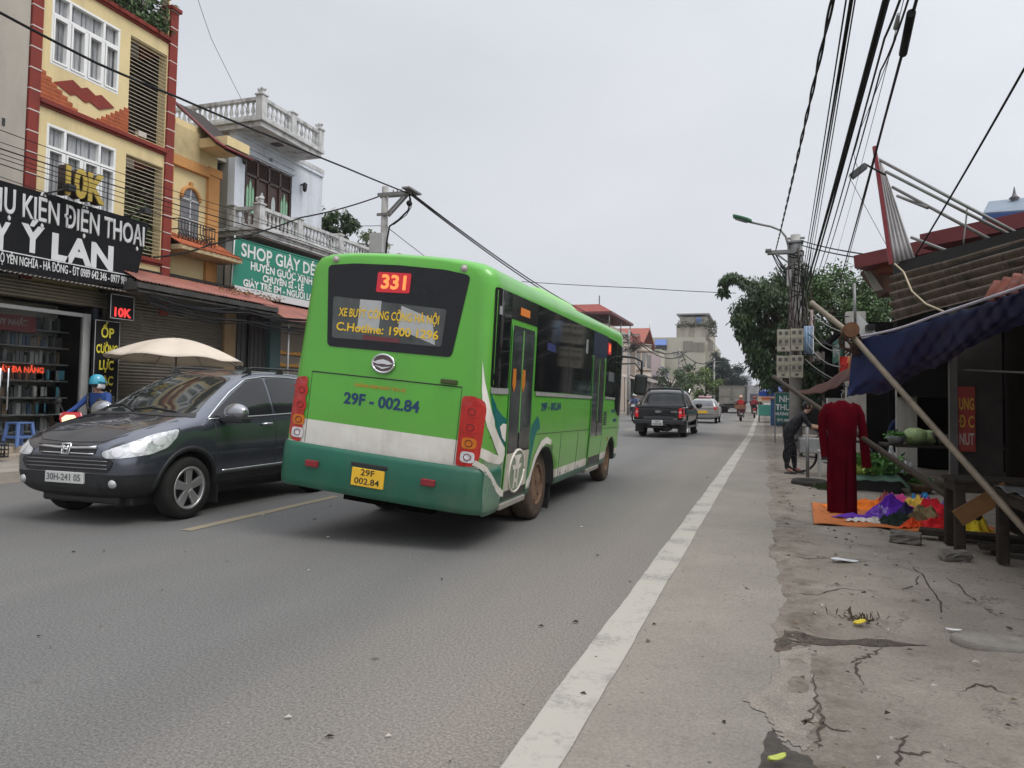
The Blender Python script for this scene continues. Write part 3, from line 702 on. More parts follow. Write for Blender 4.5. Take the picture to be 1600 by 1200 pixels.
side('window_label', [(5.9, 2.02), (6.4, 2.01), (6.4, 1.85), (5.9, 1.86)], mat('grey_label', (.12, .13, .13), .3), .008)
# doors
def door(y0, y1, z0, z1, y_mid, glass_z):
    d = side('door', [(y0, z1), (y1, z1), (y1, z0), (y0, z0)], mat('door_frame_black', (.02, .021, .022), .4, var=.2), .010)
    for a, c in ((y0+.03, y_mid-.03), (y_mid+.03, y1-.03)):
        side('door_glass', [(a, z1-.05), (c, z1-.05), (c, glass_z), (a, glass_z)], mat('door_glass', (.05, .055, .055), .06, var=.55, scale=2.3, spec=.7), .016, d, r=.04)
    side('door_strip', [(y_mid-.022, z1-.03), (y_mid+.022, z1-.03), (y_mid+.022, 1.2), (y_mid-.022, 1.2)], mat('green_door_strip', lin(96, 150, 80), .5, var=.1), .018, d)
    for yy in (y0+.005, y1-.005): b = MB(); line_on(BV, [(yy, z1), (yy, z0)], UY, UZ, DX, .008, b, off=.012); rolled.append(b.build('door_seal', mat('green_seal', lin(70, 130, 60), .5), d))
    return d
d1 = door(.55, 1.36, .53, 2.30, .92, 1.02)
side('door_panel', [(.56, 1.0), (1.34, 1.0), (1.33, .62), (.56, .62)], mat('dusty_cream_paint', (.42, .39, .31), .7, var=.15, scale=4), .018, d1)
d2 = door(4.56, 5.50, .53, 2.22, 5.04, .98)
side('door_panel', [(4.58, .98), (5.48, .97), (5.47, .66), (4.58, .66)], G_BUS, .018, d2)
# the temple gate roundel on the rear door
b = MB()
def arc(cx, cz, rx, rz, n=32): return [(cx+rx*math.cos(2*math.pi*k/n), cz+rz*math.sin(2*math.pi*k/n)) for k in range(n+1)]
line_on(BV, arc(.94, .80, .26, .22), UY, UZ, DX, .014, b, off=.02)
rolled.append(b.build('roundel_ring', G_WHITE, d1))
side('roundel', arc(.94, .80, .25, .21)[:-1], mat('roundel_ground', lin(120, 132, 108), .6, var=.2), .019, d1)
for pts in ([(.80, .97), (1.08, .97), (1.04, .93), (.84, .93)], [(.86, .93), (1.02, .93), (1.0, .87), (.88, .87)], [(.78, .87), (1.10, .87), (1.06, .82), (.82, .82)], [(.86, .82), (.91, .82), (.91, .62), (.86, .62)], [(.97, .82), (1.02, .82), (1.02, .62), (.97, .62)], [(.86, .72), (1.02, .72), (1.02, .68), (.86, .68)]):
    side('roundel_gate', pts, G_WHITE, .023, d1)
# side paint: swoosh, leaf and arcs
side('paint_swoosh', [(-.13, 1.90), (-.07, 1.70), (0, 1.56), (.06, 1.45), (.2, 1.28), (.36, 1.16), (.53, 1.06), (.53, .99), (.34, 1.0), (.16, 1.14), (.02, 1.28), (-.06, 1.44), (-.10, 1.62)], G_WHITE, .006, wrap=True)
side('paint_leaf', [(.02, 1.62), (.10, 1.54), (.22, 1.46), (.38, 1.39), (.53, 1.35), (.53, 1.07), (.40, 1.14), (.24, 1.27), (.10, 1.42)], G_TEAL, .005, wrap=True)
side('paint_petal', [(.33, 1.28), (.42, 1.31), (.53, 1.30), (.53, 1.12), (.42, 1.17)], G_WHITE, .007, wrap=True)
side('paint_arc', [(-.10, 1.10), (.08, 1.06), (.22, 1.02), (.36, 1.0), (.53, .99), (.50, .93), (.40, .91), (.22, .93), (.06, .96), (-.06, 1.0)], G_WHITE, .0065, wrap=True)
side('paint_field', [(-.02, .97), (.2, .93), (.45, .92), (.52, .94), (.52, .60), (.42, .55), (.35, .66), (.20, .80), (.06, .92)], G_MUD, .0045, wrap=True)
side('paint_arc', [(-.10, .97), (.02, .93), (.15, .83), (.30, .73), (.46, .66), (.53, .64), (.53, .58), (.42, .60), (.26, .68), (.10, .80), (-.04, .90), (-.12, .92)], G_WHITE, .034, wrap=True)
side('paint_corner', [(.02, .88), (.12, .80), (.30, .66), (.43, .58), (.43, .46), (.04, .46)], mat('dusty_dark_green', lin(92, 116, 98), .6, var=.2), .034, wrap=True)
side('paint_leaf', [(1.38, 1.20), (1.48, 1.28), (1.66, 1.36), (1.74, 1.30), (1.78, 1.20), (1.66, 1.19), (1.56, 1.08), (1.48, .86), (1.42, .62), (1.38, .60)], G_TEAL, .005)
side('paint_arch', [(1.40, .56), (1.50, .58), (1.56, .62), (1.60, .72), (1.72, .87), (1.90, .98), (2.10, 1.02), (2.32, .99), (2.34, 1.05), (2.10, 1.10), (1.86, 1.06), (1.62, .90), (1.50, .70), (1.40, .64)], G_WHITE, .006)
# panels, seams, grille, side number
b = MB()
for pts in ([(1.44, 1.155), (4.54, 1.09)], [(5.52, 1.07), (7.2, 1.03)], [(2.83, 1.11), (2.83, .46)], [(3.82, 1.10), (3.82, .46)], [(0.02, 1.19), (.53, 1.18)], [(5.53, 2.2), (5.53, .46)]): line_on(BV, pts, UY, UZ, DX, .004, b)
rolled.append(b.build('panel_seam', M_BLACK, BUS))
b = MB()
for k in range(8): 
    z = 1.13+.03*k; line_on(BV, [(5.66, z), (5.92, z)], UY, UZ, DX, .008, b, off=.004)
rolled.append(b.build('vent_grille', M_BLACK, BUS))
t = text_mb('29F - 002.84', .125, .94, .004); t.xf(Matrix.Translation((2.26, 1.455, 0))); bd('lettering', BV, None, UY, UZ, DX, M_NAVY, BUS, .004, .07, t)
for y, z in ((6.35, 1.37), (6.55, 1.20)): side('side_badge', [(y, z), (y+.34, z), (y+.34, z-.05), (y, z-.05)], M_NAVY, .004)
side('side_marker', [(6.05, .90), (6.12, .90), (6.12, .84), (6.05, .84)], M_AMBER, .01)
for y in (2.95, 3.25, 3.95): side('panel_catch', arc(y, .58, .02, .02, 10)[:-1], M_BLACK, .006)
for y0, y1, z0 in ((.50, 1.36, .44), (4.58, 5.48, .42)): b = MB(); b.bx(1.02, 1.135, y0, y1, z0, z0+.06); rolled.append(b.build('door_step', mat('step_alloy', (.30, .28, .24), .6, .2, stain=((.12, .07, .04), .6, 5, (1, 1, 1))), BUS, bevel=.01))
# left side and front (seen from other places)
for y0, y1 in ((.25, 1.75), (1.8, 3.3), (3.35, 4.85), (4.9, 6.4), (6.45, 7.2)): other('side_window', [(y0, 2.58), (y1, 2.56), (y1, 1.62), (y0, 1.64)], BG)
bd('windscreen', BV, [(-.92, 2.45), (.92, 2.45), (.98, 1.3), (-.98, 1.3)], UX, UZ, (0, -1, 0), BG, BUS, .006)
for x in (-.72, .72): bd('headlight', BV, [(x-.18, 1.0), (x+.18, 1.0), (x+.18, .82), (x-.18, .82)], UX, UZ, (0, -1, 0), _M['lamp_lens'], BUS, .01)
# roof unit
b = MB()
st = [(2.6, .35, .02), (2.8, .52, .13), (3.2, .56, .18), (5.0, .56, .18), (5.6, .52, .14), (6.0, .40, .02)]
rg = [[b.bm.verts.new((x*w, y, 2.855+h*hh)) for x, hh in ((-1.12, -.02), (-1, .5), (-.9, .9), (-.5, 1), (.5, 1), (.9, .9), (1, .5), (1.12, -.02))] for y, w, h in st]
for A, Bq in zip(rg, rg[1:]):
    for k in range(7): b.bm.faces.new((A[k], A[k+1], Bq[k+1], Bq[k])).smooth = True
b.bm.faces.new(rg[0]); b.bm.faces.new(rg[-1])
rolled.append(b.build('roof_air_unit', mat('pale_green_paint', lin(126, 190, 92), .4, var=.06, coat=.2), BUS, smooth=True, sharp=60))
# mirror on its arm at the front right corner
b = MB(); b.tube([(.9, 7.35, 2.35), (1.22, 7.52, 2.36), (1.36, 7.55, 2.30), (1.38, 7.55, 2.05)], .022, 8); b.tube([(.95, 7.35, 2.2), (1.25, 7.5, 2.25), (1.36, 7.55, 2.12)], .014, 8)
mi = b.build('mirror_arm', M_BLACK, BUS); rolled.append(mi)
b = MB(); b.bx(1.26, 1.50, 7.50, 7.60, 1.66, 2.06); rolled.append(b.build('mirror_head', mat('mirror_back', (.03, .031, .033), .3, var=.2), mi, bevel=.05, seg=3))
# underbody and wheels
b = MB(); b.bx(-.98, .98, .3, 1.45, .42, .6); b.bx(-.98, .98, 2.75, 5.95, .42, .6); b.bx(-.5, .5, .3, 7, .33, .45); b.bx(-.98, .98, 7.0, 7.3, .42, .5)
rolled.append(b.build('chassis', M_DARKIN, BUS))
def wheel(parent, c, r, w, out, tyre=M_TYRE, rim=M_RIM, rr=.62, spokes=5, dish=.02, name='wheel'):
    """out = +1/-1: which way along x the wheel's face looks"""
    b = MB(); x = c[0]; prof = [(r*rr, -w/2), (r*.80, -w/2), (r*.93, -w/2*.97), (r*.985, -w/2*.72), (r, -w/2*.4), (r, w/2*.4), (r*.985, w/2*.72), (r*.93, w/2*.97), (r*.80, w/2), (r*rr, w/2)]
    b.lathe(prof, c, (1, 0, 0), 40); wh = b.build(name, tyre, parent)
    b = MB(); f = out*w/2
    b.lathe([(r*rr*1.03, f*.98), (r*rr*.96, f*.98), (r*rr*.92, f*.5), (r*rr*.88, -f*.2), (.0, -f*.2)], c, (1, 0, 0), 40, 1)
    b.lathe([(r*rr*1.04, f*.90), (r*rr*1.04, f*1.03), (r*rr*.93, f*1.02), (r*rr*.90, f*.6)], c, (1, 0, 0), 40, 0)
    b.lathe([(0, f*(1-dish*10)), (r*.15, f*(1-dish*10)), (r*.17, f*.4)], c, (1, 0, 0), 20, 0)
    for k in range(spokes):
        a = 2*math.pi*k/spokes+.3; ca, sa = math.cos(a), math.sin(a); w0, w1 = r*.10, r*.155
        pts = [(r*.10, -w0), (r*rr*.95, -w1), (r*rr*.95, w1), (r*.10, w0)]
        xx = x+f*(.96-dish*5)
        b.prism([(xx, c[1]+p*ca-q*sa, c[2]+p*sa+q*ca) for p, q in pts], (-f*.35, 0, 0), 0)
    b.build('rim', [rim, M_BLACK], wh, bevel=.006)
    return wh
for y, tw in ((WY1, 1), (WY2, 0)):
    for s_ in (1, -1):
        w_ = wheel(BUS, (s_*.93, y+.03, .42), .42, .23, s_, M_TYRED, M_RIMD, .58, 8, .03)
        if tw: wheel(BUS, (s_*.65, y+.03, .42), .42, .23, s_, M_TYRED, M_RIMD, .58, 8, .03)
for x0, y0 in ((.75, WY1+.62), (.72, WY2+.52)): b = MB(); b.bx(x0, x0+.31, y0, y0+.02, .14, .5); rolled.append(b.build('mud_flap', M_BLACK, BUS))
for o in rolled: o.data.transform(BROLL)
# ================================================================== cars
def loft_car(name, root, stations, m, levels=2, arches=()):
    b = MB(); rings = []
    for (y, zb, wb, w1, z1, w2, z2, w3, zs, w4, zr, zt) in stations:
        half = [(0, zb), (wb, zb), (w1, z1), (w2, z2), (w3, zs), (w4+.02, zr-.03), (w4-.05, zr+.012), (w4*.55, zt-(zt-zr)*.25), (0, zt)]
        ring = [b.bm.verts.new((x, y, z)) for x, z in half]+[b.bm.verts.new((-x, y, z)) for x, z in half[-2:0:-1]]
        rings.append(ring)
    n = len(rings[0])
    for A, Bq in zip(rings, rings[1:]):
        for k in range(n): b.bm.faces.new((A[k], A[(k+1) % n], Bq[(k+1) % n], Bq[k]))
    b.bm.faces.new(rings[0]); b.bm.faces.new(rings[-1])
    o = b.build(name, m, root, smooth=True, sharp=180)
    md = o.modifiers.new('sub', 'SUBSURF'); md.levels = levels; md.render_levels = levels
    baked(o)
    if arches: cut(o, arches)
    o.data.set_sharp_from_angle(angle=rad(42))
    return o
def tidy(bvh, name, pts, U, V, D, m, root, off=.004, r=.03, base=(0, 0, 0), step=.07):
    q = [(p.x, p.y) for p in rounded([(*p, 0) for p in pts], r)] if r else pts
    return decal(name, bvh, q, U, V, D, m, root, off, step, base=base)

# ---- the dark grey crossover coming towards us
P_GREY = mat('dark_grey_metallic', (.108, .118, .146), .24, .75, var=.06, scale=30, coat=1.0, stain=((.10, .095, .085), .12, 3, (1, 1, 1)))
P_CLAD = mat('grey_cladding', (.020, .020, .021), .55, var=.2, spec=.35)
CRV = thing('crossover_car', 'dark grey crossover car with roof rails driving towards the viewer beside the bus', 'car', (-7.13, 8.22, 0), rad(180))
S = [ # y, zb, wb, w1,z1, w2,z2, w3,zs, w4,zr, zt
 (-2.29, .42, .58, .74, .55, .80, .82, .78, 1.06, .62, 1.16, 1.18),
 (-2.22, .32, .68, .84, .48, .88, .82, .85, 1.10, .69, 1.34, 1.37),
 (-2.04, .26, .74, .885, .46, .91, .82, .89, 1.13, .63, 1.59, 1.64),
 (-1.70, .24, .76, .90, .45, .92, .82, .90, 1.14, .62, 1.68, 1.735),
 (-1.0, .24, .78, .90, .45, .92, .82, .90, 1.13, .635, 1.73, 1.78),
 (-.35, .24, .78, .90, .45, .92, .82, .90, 1.125, .64, 1.74, 1.79),
 (.10, .24, .78, .90, .45, .92, .82, .90, 1.115, .65, 1.70, 1.75),
 (.55, .24, .78, .90, .45, .92, .82, .90, 1.105, .69, 1.50, 1.55),
 (1.0, .24, .78, .90, .45, .92, .82, .90, 1.095, .75, 1.26, 1.31),
 (1.24, .24, .78, .90, .45, .92, .82, .895, 1.085, .78, 1.16, 1.20),
 (1.50, .24, .78, .89, .45, .915, .80, .885, 1.055, .77, 1.115, 1.155),
 (1.76, .25, .77, .88, .45, .905, .78, .87, 1.0, .72, 1.06, 1.105),
 (1.95, .27, .75, .85, .45, .875, .76, .82, .94, .66, .99, 1.035),
 (2.08, .31, .70, .80, .46, .81, .74, .75, .88, .58, .92, .955),
 (2.16, .38, .62, .72, .50, .75, .70, .68, .82, .48, .85, .87),
 (2.18, .42, .55, .66, .52, .69, .70, .62, .79, .42, .81, .83)]
FY, RY, WR = 1.34, -1.28, .355
A_ = [((sx*.66, y, WR), (sx*1.2, y, WR), .425) for sx in (-1, 1) for y in (FY, RY)]
cb = loft_car('body', CRV, S, P_GREY, 3, A_)
bm_ = bmesh.new(); bm_.from_mesh(cb.data)
for co, no in (((0, 0, .565), (0, 0, 1)), ((0, 0, .47), (0, 0, 1)), ((0, FY, 0), (0, 1, 0))): bmesh.ops.bisect_plane(bm_, geom=bm_.verts[:]+bm_.edges[:]+bm_.faces[:], plane_co=co, plane_no=no)
bm_.to_mesh(cb.data); bm_.free()
cb.data.materials.append(P_CLAD); cb.data.materials.append(M_BLACK)
for p in cb.data.polygons:
    c = p.center
    dmin = min(math.hypot(c.y-FY, c.z-WR), math.hypot(c.y-RY, c.z-WR))
    if dmin < .43 and abs(c.x) > .6 and (abs(p.normal.x) < .35 or abs(c.x) < .72): p.material_index = 2
    elif c.z < .47 or (c.z < .565 and c.y > FY): p.material_index = 1
CB = bvh_of(cb); D_L, D_R, D_F, D_B, D_T = (1, 0, 0), (-1, 0, 0), (0, -1, 0), (0, 1, 0), (0, 0, -1)
M_SIDEG = mat('smoked_side_glass', (.010, .011, .012), .05, var=.4, scale=3, spec=.6)
M_WIND = mat('windscreen_glass', (.02, .023, .022), .04, var=.35, scale=2, spec=.9)
for sgn, D in ((-1, D_L), (1, D_R)):
    tidy(CB, 'side_window', [(.98, 1.15), (.76, 1.27), (.48, 1.43), (.16, 1.60), (-.04, 1.635), (-.20, 1.65), (-.20, 1.175)], UY, UZ, D, M_SIDEG, CRV, .004, .04)
    tidy(CB, 'side_window', [(-.25, 1.65), (-.7, 1.655), (-1.10, 1.63), (-1.14, 1.205), (-.25, 1.18)], UY, UZ, D, M_SIDEG, CRV, .004, .04)
    tidy(CB, 'side_window', [(-1.18, 1.62), (-1.55, 1.57), (-1.88, 1.36), (-1.80, 1.25), (-1.18, 1.215)], UY, UZ, D, M_SIDEG, CRV, .004, .05)
    b = MB(); line_on(CB, [(1.02, 1.135), (.50, 1.455), (.15, 1.625), (-.2, 1.67), (-.7, 1.675), (-1.15, 1.65), (-1.58, 1.585), (-1.92, 1.37)], UY, UZ, D, .011, b, off=.004)
    line_on(CB, [(1.02, 1.13), (-.2, 1.16), (-1.0, 1.185), (-1.84, 1.235)], UY, UZ, D, .010, b, off=.004); b.build('window_trim', M_CHROME, CRV)
    b = MB(); line_on(CB, [(.92, 1.08), (.94, .85), (.90, .50), (.82, .38)], UY, UZ, D, .005, b); line_on(CB, [(-.22, 1.16), (-.22, .42)], UY, UZ, D, .005, b); line_on(CB, [(-1.12, 1.17), (-1.08, .88), (-.86, .66)], UY, UZ, D, .005, b)
    line_on(CB, [(.82, .38), (-.80, .38)], UY, UZ, D, .005, b); b.build('door_seam', M_BLACK, CRV)
    b = MB(); line_on(CB, [(.80, .505), (-.74, .505)], UY, UZ, D, .013, b, off=.004); b.build('sill_strip', M_CHROME, CRV)
    for y in (FY, RY):
        b = MB(); line_on(CB, [(y+.455*math.cos(rad(a)), WR+.455*math.sin(rad(a))) for a in range(-2, 183, 8)], UY, UZ, D, .033, b, off=-.018, n=8); b.build('arch_trim', P_CLAD, CRV)
    for y in (-.02, -.93): 
        b = MB(); b.tube([(sgn*.90, y+.09, 1.045), (sgn*.945, y+.06, 1.05), (sgn*.945, y-.06, 1.052), (sgn*.90, y-.09, 1.05)], .015, 8); b.build('door_handle', M_CHROME, CRV)
    mr_ = MB(); mr_.ball((sgn*1.06, .78, 1.21), (.175, .10, .115), 16); mb_ = mr_.build('wing_mirror', mat('mirror_grey', (.30, .305, .32), .18, .75, coat=.8), CRV, smooth=True)
    b = MB(); b.beam((sgn*.86, .80, 1.13), (sgn*1.04, .78, 1.14), .10, .05); b.prism([(sgn*.93, .67, 1.095), (sgn*1.21, .68, 1.09), (sgn*1.21, .86, 1.09), (sgn*.93, .87, 1.095)], (0, 0, .06)); b.build('mirror_foot', M_BLACK, mb_, bevel=.01)
    b = MB(); b.tube([(sgn*.60, .10, 1.725), (sgn*.60, .02, 1.775), (sgn*.60, -.1, 1.79), (sgn*.60, -1.35, 1.79), (sgn*.59, -1.5, 1.77), (sgn*.585, -1.6, 1.72)], .015, 8)
    for y in (.02, -.68, -1.45): b.prism([(sgn*.575, y+.09, 1.71), (sgn*.575, y-.09, 1.71), (sgn*.585, y-.04, 1.79), (sgn*.585, y+.04, 1.79)], (sgn*.03, 0, 0))
    b.build('roof_rail', M_BLACK, CRV, bevel=.006)
    HU, HD = Vector((sgn*.80, -.60, 0)), Vector((-sgn*.55, -.835, 0))
    hl = decal('headlight', CB, [(p.x, p.y) for p in rounded([(-.36, .80, 0), (-.12, .885, 0), (.12, .985, 0), (.34, 1.035, 0), (.33, .95, 0), (.26, .84, 0), (.12, .775, 0), (-.10, .745, 0), (-.32, .735, 0)], .035)], HU, (0, 0, 1), HD, mat('headlight_lens', (.55, .56, .57), .08, .25, var=.45, scale=16, coat=1), CRV, .006, .05, base=(sgn*.72, 1.88, 0))
    for (a, z, r_) in ((-.18, .805, .052), (.0, .85, .062), (.18, .915, .05)):
        decal('lamp_bowl', CB, [(a+r_*1.15*math.cos(2*math.pi*k/18), z+r_*math.sin(2*math.pi*k/18)) for k in range(18)], HU, (0, 0, 1), HD, mat('lamp_bowl', (.62, .62, .63), .4, .3), hl, .010, .05, base=(sgn*.72, 1.88, 0))
    b = MB(); line_on(CB, [(-.36, .80), (-.12, .885), (.12, .985), (.34, 1.035), (.33, .95), (.26, .84), (.12, .775), (-.10, .745), (-.32, .735), (-.36, .80)], HU, (0, 0, 1), HD, .007, b, base=(sgn*.72, 1.88, 0)); b.build('headlight_edge', M_BLACK, hl)
    b = MB(); h0, n0, _, _ = CB.ray_cast(Vector((sgn*.64, 6, .47)), Vector((0, -1, 0))); b.lathe([(.0, .018), (.036, .016), (.042, .005), (.047, 0), (.047, -.04)], h0, (sgn*.3, 1, 0), 20)
    b.build('fog_light', mat('fog_lens', (.5, .5, .5), .12, .3, var=.2), CRV)
tidy(CB, 'windscreen', [(-.76, 1.20), (-.68, 1.32), (-.56, 1.60), (-.52, 1.655), (.52, 1.655), (.56, 1.60), (.68, 1.32), (.76, 1.20)], UX, UZ, D_F, M_WIND, CRV, .004, .04)
tidy(CB, 'windscreen_cowl', [(-.80, 1.155), (-.76, 1.20), (.76, 1.20), (.80, 1.155), (0, 1.185)], UX, UZ, D_F, M_BLACK, CRV, .006, .01)
tidy(CB, 'rear_window', [(-.60, 1.58), (.60, 1.58), (.72, 1.20), (-.72, 1.20)], UX, UZ, D_B, M_SIDEG, CRV, .004, .05)
b = MB(); line_on(CB, [(-.55, 1.205), (-.1, 1.25), (.1, 1.22)], UX, UZ, D_F, .010, b, off=.015); line_on(CB, [(.05, 1.205), (.45, 1.28), (.62, 1.25)], UX, UZ, D_F, .010, b, off=.015); b.build('wiper', M_BLACK, CRV)
b = MB(); line_on(CB, [(-.76, 1.12), (-.70, 1.05), (-.60, .97), (-.44, .905), (0, .89), (.44, .905), (.60, .97), (.70, 1.05), (.76, 1.12)], UX, UZ, D_F, .006, b); b.build('bonnet_seam', M_BLACK, CRV)
gr = tidy(CB, 'grille', [(-.42, .865), (.42, .865), (.40, .775), (.34, .755), (-.34, .755), (-.40, .775)], UX, UZ, D_F, M_BLACK, CRV, .006, .03)
b = MB(); line_on(CB, [(-.41, .845), (-.12, .835), (.12, .835), (.41, .845)], UX, UZ, D_F, .019, b, off=.008); line_on(CB, [(-.39, .778), (.39, .778)], UX, UZ, D_F, .010, b, off=.008); b.build('grille_bar', M_CHROME, gr)
b = MB()
for pts in ([(-.06, .865), (.06, .865), (.052, .765), (-.052, .765), (-.06, .865)], [(-.03, .85), (-.022, .78)], [(.03, .85), (.022, .78)], [(-.026, .815), (.026, .815)]): line_on(CB, pts, UX, UZ, D_F, .009, b, off=.022)
b.build('maker_badge', M_CHROME, gr)
lg = tidy(CB, 'lower_grille', [(-.56, .735), (.56, .735), (.66, .70), (.58, .58), (-.58, .58), (-.66, .70)], UX, UZ, D_F, M_BLACK, CRV, .008, .05)
b = MB()
for z in (.705, .665, .625): line_on(CB, [(-.58, z), (.58, z)], UX, UZ, D_F, .007, b, off=.012)
b.build('grille_bar', mat('satin_bar', (.22, .22, .23), .3, .7), lg)
tidy(CB, 'bumper_insert', [(-.48, .47), (.48, .47), (.42, .36), (-.42, .36)], UX, UZ, D_F, M_BLACK, CRV, .006, .04)
b = MB(); b.bx(-.27, .27, 2.165, 2.205, .455, .575); pl = b.build('number_plate', mat('white_plate', (.55, .55, .53), .4, var=.08), CRV, bevel=.006)
lettering('30H-241 05', (0, 2.208, .515), (-1, 0, 0), (0, 0, 1), .10, mat('plate_ink', (.12, .12, .12), .6), pl, .48, .002)
b = MB(); b.bx(-.64, .64, -1.9, 1.9, .20, .30); b.bx(-.55, .55, 1.8, 2.0, .22, .36); b.build('underbody', M_BLACK, CRV, bevel=.03)
for sgn in (1, -1):
    for y in (FY, RY): wheel(CRV, (sgn*.80, y, WR), WR, .225, sgn, M_TYRE, M_RIM, .66, 5, .015)
    tidy(CB, 'tail_light', [(sgn*.80, 1.58), (sgn*.68, 1.58), (sgn*.76, 1.08), (sgn*.88, 1.08)], UX, UZ, D_B, M_RED, CRV, .006, .02)
    for y in (FY, RY): b = MB(); b.bx(sgn*.78-.1, sgn*.78+.1, y-.50, y-.485, .12, .34); b.build('mud_flap', M_BLACK, CRV)

# ---- the black pickup ahead
P_BLK = mat('black_car_paint', (.010, .010, .011), .25, var=.1, spec=.4, coat=.45, stain=((.06, .055, .045), .25, 3, (1, 1, 1)))
PK = thing('pickup_truck', 'black double cab pickup truck with red tail lights ahead of the bus', 'pickup', (-3.55, 30.4, 0), rad(-2))
S = [
 (-2.62, .55, .72, .86, .66, .89, .85, .89, 1.08, .86, 1.13, 1.135),
 (-2.60, .52, .74, .88, .62, .915, .85, .905, 1.10, .87, 1.15, 1.155),
 (-2.2, .50, .76, .90, .62, .925, .85, .91, 1.10, .88, 1.16, 1.165),
 (-1.2, .42, .78, .90, .60, .925, .85, .91, 1.10, .88, 1.16, 1.165),
 (-1.04, .42, .78, .90, .60, .925, .85, .91, 1.10, .86, 1.20, 1.21),
 (-1.0, .42, .78, .90, .60, .925, .85, .91, 1.10, .70, 1.68, 1.70),
 (-.8, .42, .78, .90, .60, .925, .85, .91, 1.10, .68, 1.76, 1.80),
 (.2, .42, .78, .90, .60, .925, .85, .91, 1.09, .68, 1.78, 1.82),
 (.7, .42, .78, .90, .60, .925, .85, .91, 1.08, .68, 1.68, 1.72),
 (1.35, .42, .78, .90, .60, .925, .85, .90, 1.08, .80, 1.17, 1.22),
 (2.2, .42, .78, .90, .60, .92, .85, .87, 1.02, .78, 1.10, 1.15),
 (2.65, .45, .70, .82, .60, .83, .80, .76, .92, .62, .98, 1.0),
 (2.72, .5, .6, .7, .6, .72, .78, .64, .86, .5, .9, .92)]
PF, PR = 1.72, -1.50
A_ = [((sx*.68, y, .40), (sx*1.2, y, .40), .46) for sx in (-1, 1) for y in (PF, PR)]
pb = loft_car('body', PK, S, P_BLK, 2, A_); PB = bvh_of(pb)
tidy(PB, 'rear_window', [(-.60, 1.68), (.60, 1.68), (.68, 1.26), (-.68, 1.26)], UX, UZ, D_B, mat('dusty_rear_glass', (.05, .055, .055), .12, var=.3, scale=3), PK, .006, .06)
for sgn, D in ((-1, D_L), (1, D_R)):
    tidy(PB, 'side_window', [(-.88, 1.62), (-.15, 1.70), (-.15, 1.15), (-.92, 1.15)], UY, UZ, D, M_SIDEG, PK, .004, .04)
    tidy(PB, 'side_window', [(-.10, 1.70), (.45, 1.64), (1.02, 1.22), (1.0, 1.14), (-.10, 1.15)], UY, UZ, D, M_SIDEG, PK, .004, .04)
    tl = tidy(PB, 'tail_light', [(sgn*.745, 1.10), (sgn*.905, 1.10), (sgn*.915, .78), (sgn*.745, .74)], UX, UZ, D_B, mat('pickup_tail_red', (.55, .02, .03), .15, var=.1, emit=(1, .02, .02), es=.18), PK, .02, .03)
    tidy(PB, 'reverse_lamp', [(sgn*.77, .985), (sgn*.84, .985), (sgn*.84, .92), (sgn*.77, .92)], UX, UZ, D_B, _M['reverse_lens'], tl, .026, .01)
    b = MB(); b.ball((sgn*1.06, .98, 1.18), (.14, .07, .11), 12); b.build('wing_mirror', P_BLK, PK, smooth=True)
    for y in (PF, PR): wheel(PK, (sgn*.78, y, .385), .385, .25, sgn, M_TYRE, M_RIM, .62, 6, .015)
    b = MB(); b.bx(sgn*.80-.17, sgn*.80+.17, PR-.56, PR-.54, .18, .58); b.build('mud_flap', M_BLACK, PK)
    b = MB(); b.beam((sgn*.86, -1.0, .36), (sgn*.86, 1.1, .36), .14, .05); b.build('side_step', M_STEEL, PK)
b = MB(); b.tube([(-.86, -1.75, 1.16), (-.84, -1.55, 1.36), (-.72, -1.25, 1.70), (-.62, -1.15, 1.83), (0, -1.13, 1.86), (.62, -1.15, 1.83), (.72, -1.25, 1.70), (.84, -1.55, 1.36), (.86, -1.75, 1.16)], .045, 10)
b.build('roll_bar', M_BLACK, PK)
tidy(PB, 'tailgate', [(-.72, 1.12), (.72, 1.12), (.72, .74), (-.72, .74)], UX, UZ, D_B, P_BLK, PK, .012, .03)
b = MB(); b.bx(-.80, .80, -2.70, -2.62, 1.10, 1.15); b.bx(-.86, .86, -2.62, -1.1, 1.15, 1.19); b.build('tonneau_cover', M_BLACK, PK, bevel=.015)
b = MB(); b.bx(-.92, .92, -2.80, -2.52, .50, .66); b.bx(-.30, .30, -2.84, -2.6, .44, .52); b.build('rear_bumper', mat('bumper_black', (.022, .022, .023), .4), PK, bevel=.03)
b = MB(); b.bx(-.56, .56, -2.66, -2.64, .68, .79); b.build('step_plate', mat('dark_satin', (.06, .062, .066), .35, .3), PK, bevel=.01)
b = MB(); b.bx(-.20, .20, -2.88, -2.86, .46, .66); pl = b.build('number_plate', mat('pickup_plate', (.6, .6, .58), .4), PK, bevel=.008)
for s_, z in (('30H', .61), ('429.38', .515)): lettering(s_, (0, -2.8825, z), (1, 0, 0), (0, 0, 1), .085, M_INK, pl, .16 if s_ == '30H' else .32, .001)
b = MB(); b.prism([(.125*math.cos(2*math.pi*k/24), -2.668, .965+.05*math.sin(2*math.pi*k/24)) for k in range(24)], (0, .03, 0)); b.build('maker_emblem', M_CHROME, PK)
b = MB(); b.bx(.46, .70, -2.67, -2.64, .95, .985); b.bx(.56, .70, -2.67, -2.64, .69, .73); b.build('badge', M_CHROME, PK)
tidy(PB, 'windscreen', [(-.66, 1.66), (.66, 1.66), (.78, 1.22), (-.78, 1.22)], UX, UZ, D_F, M_SIDEG, PK, .004, .04)
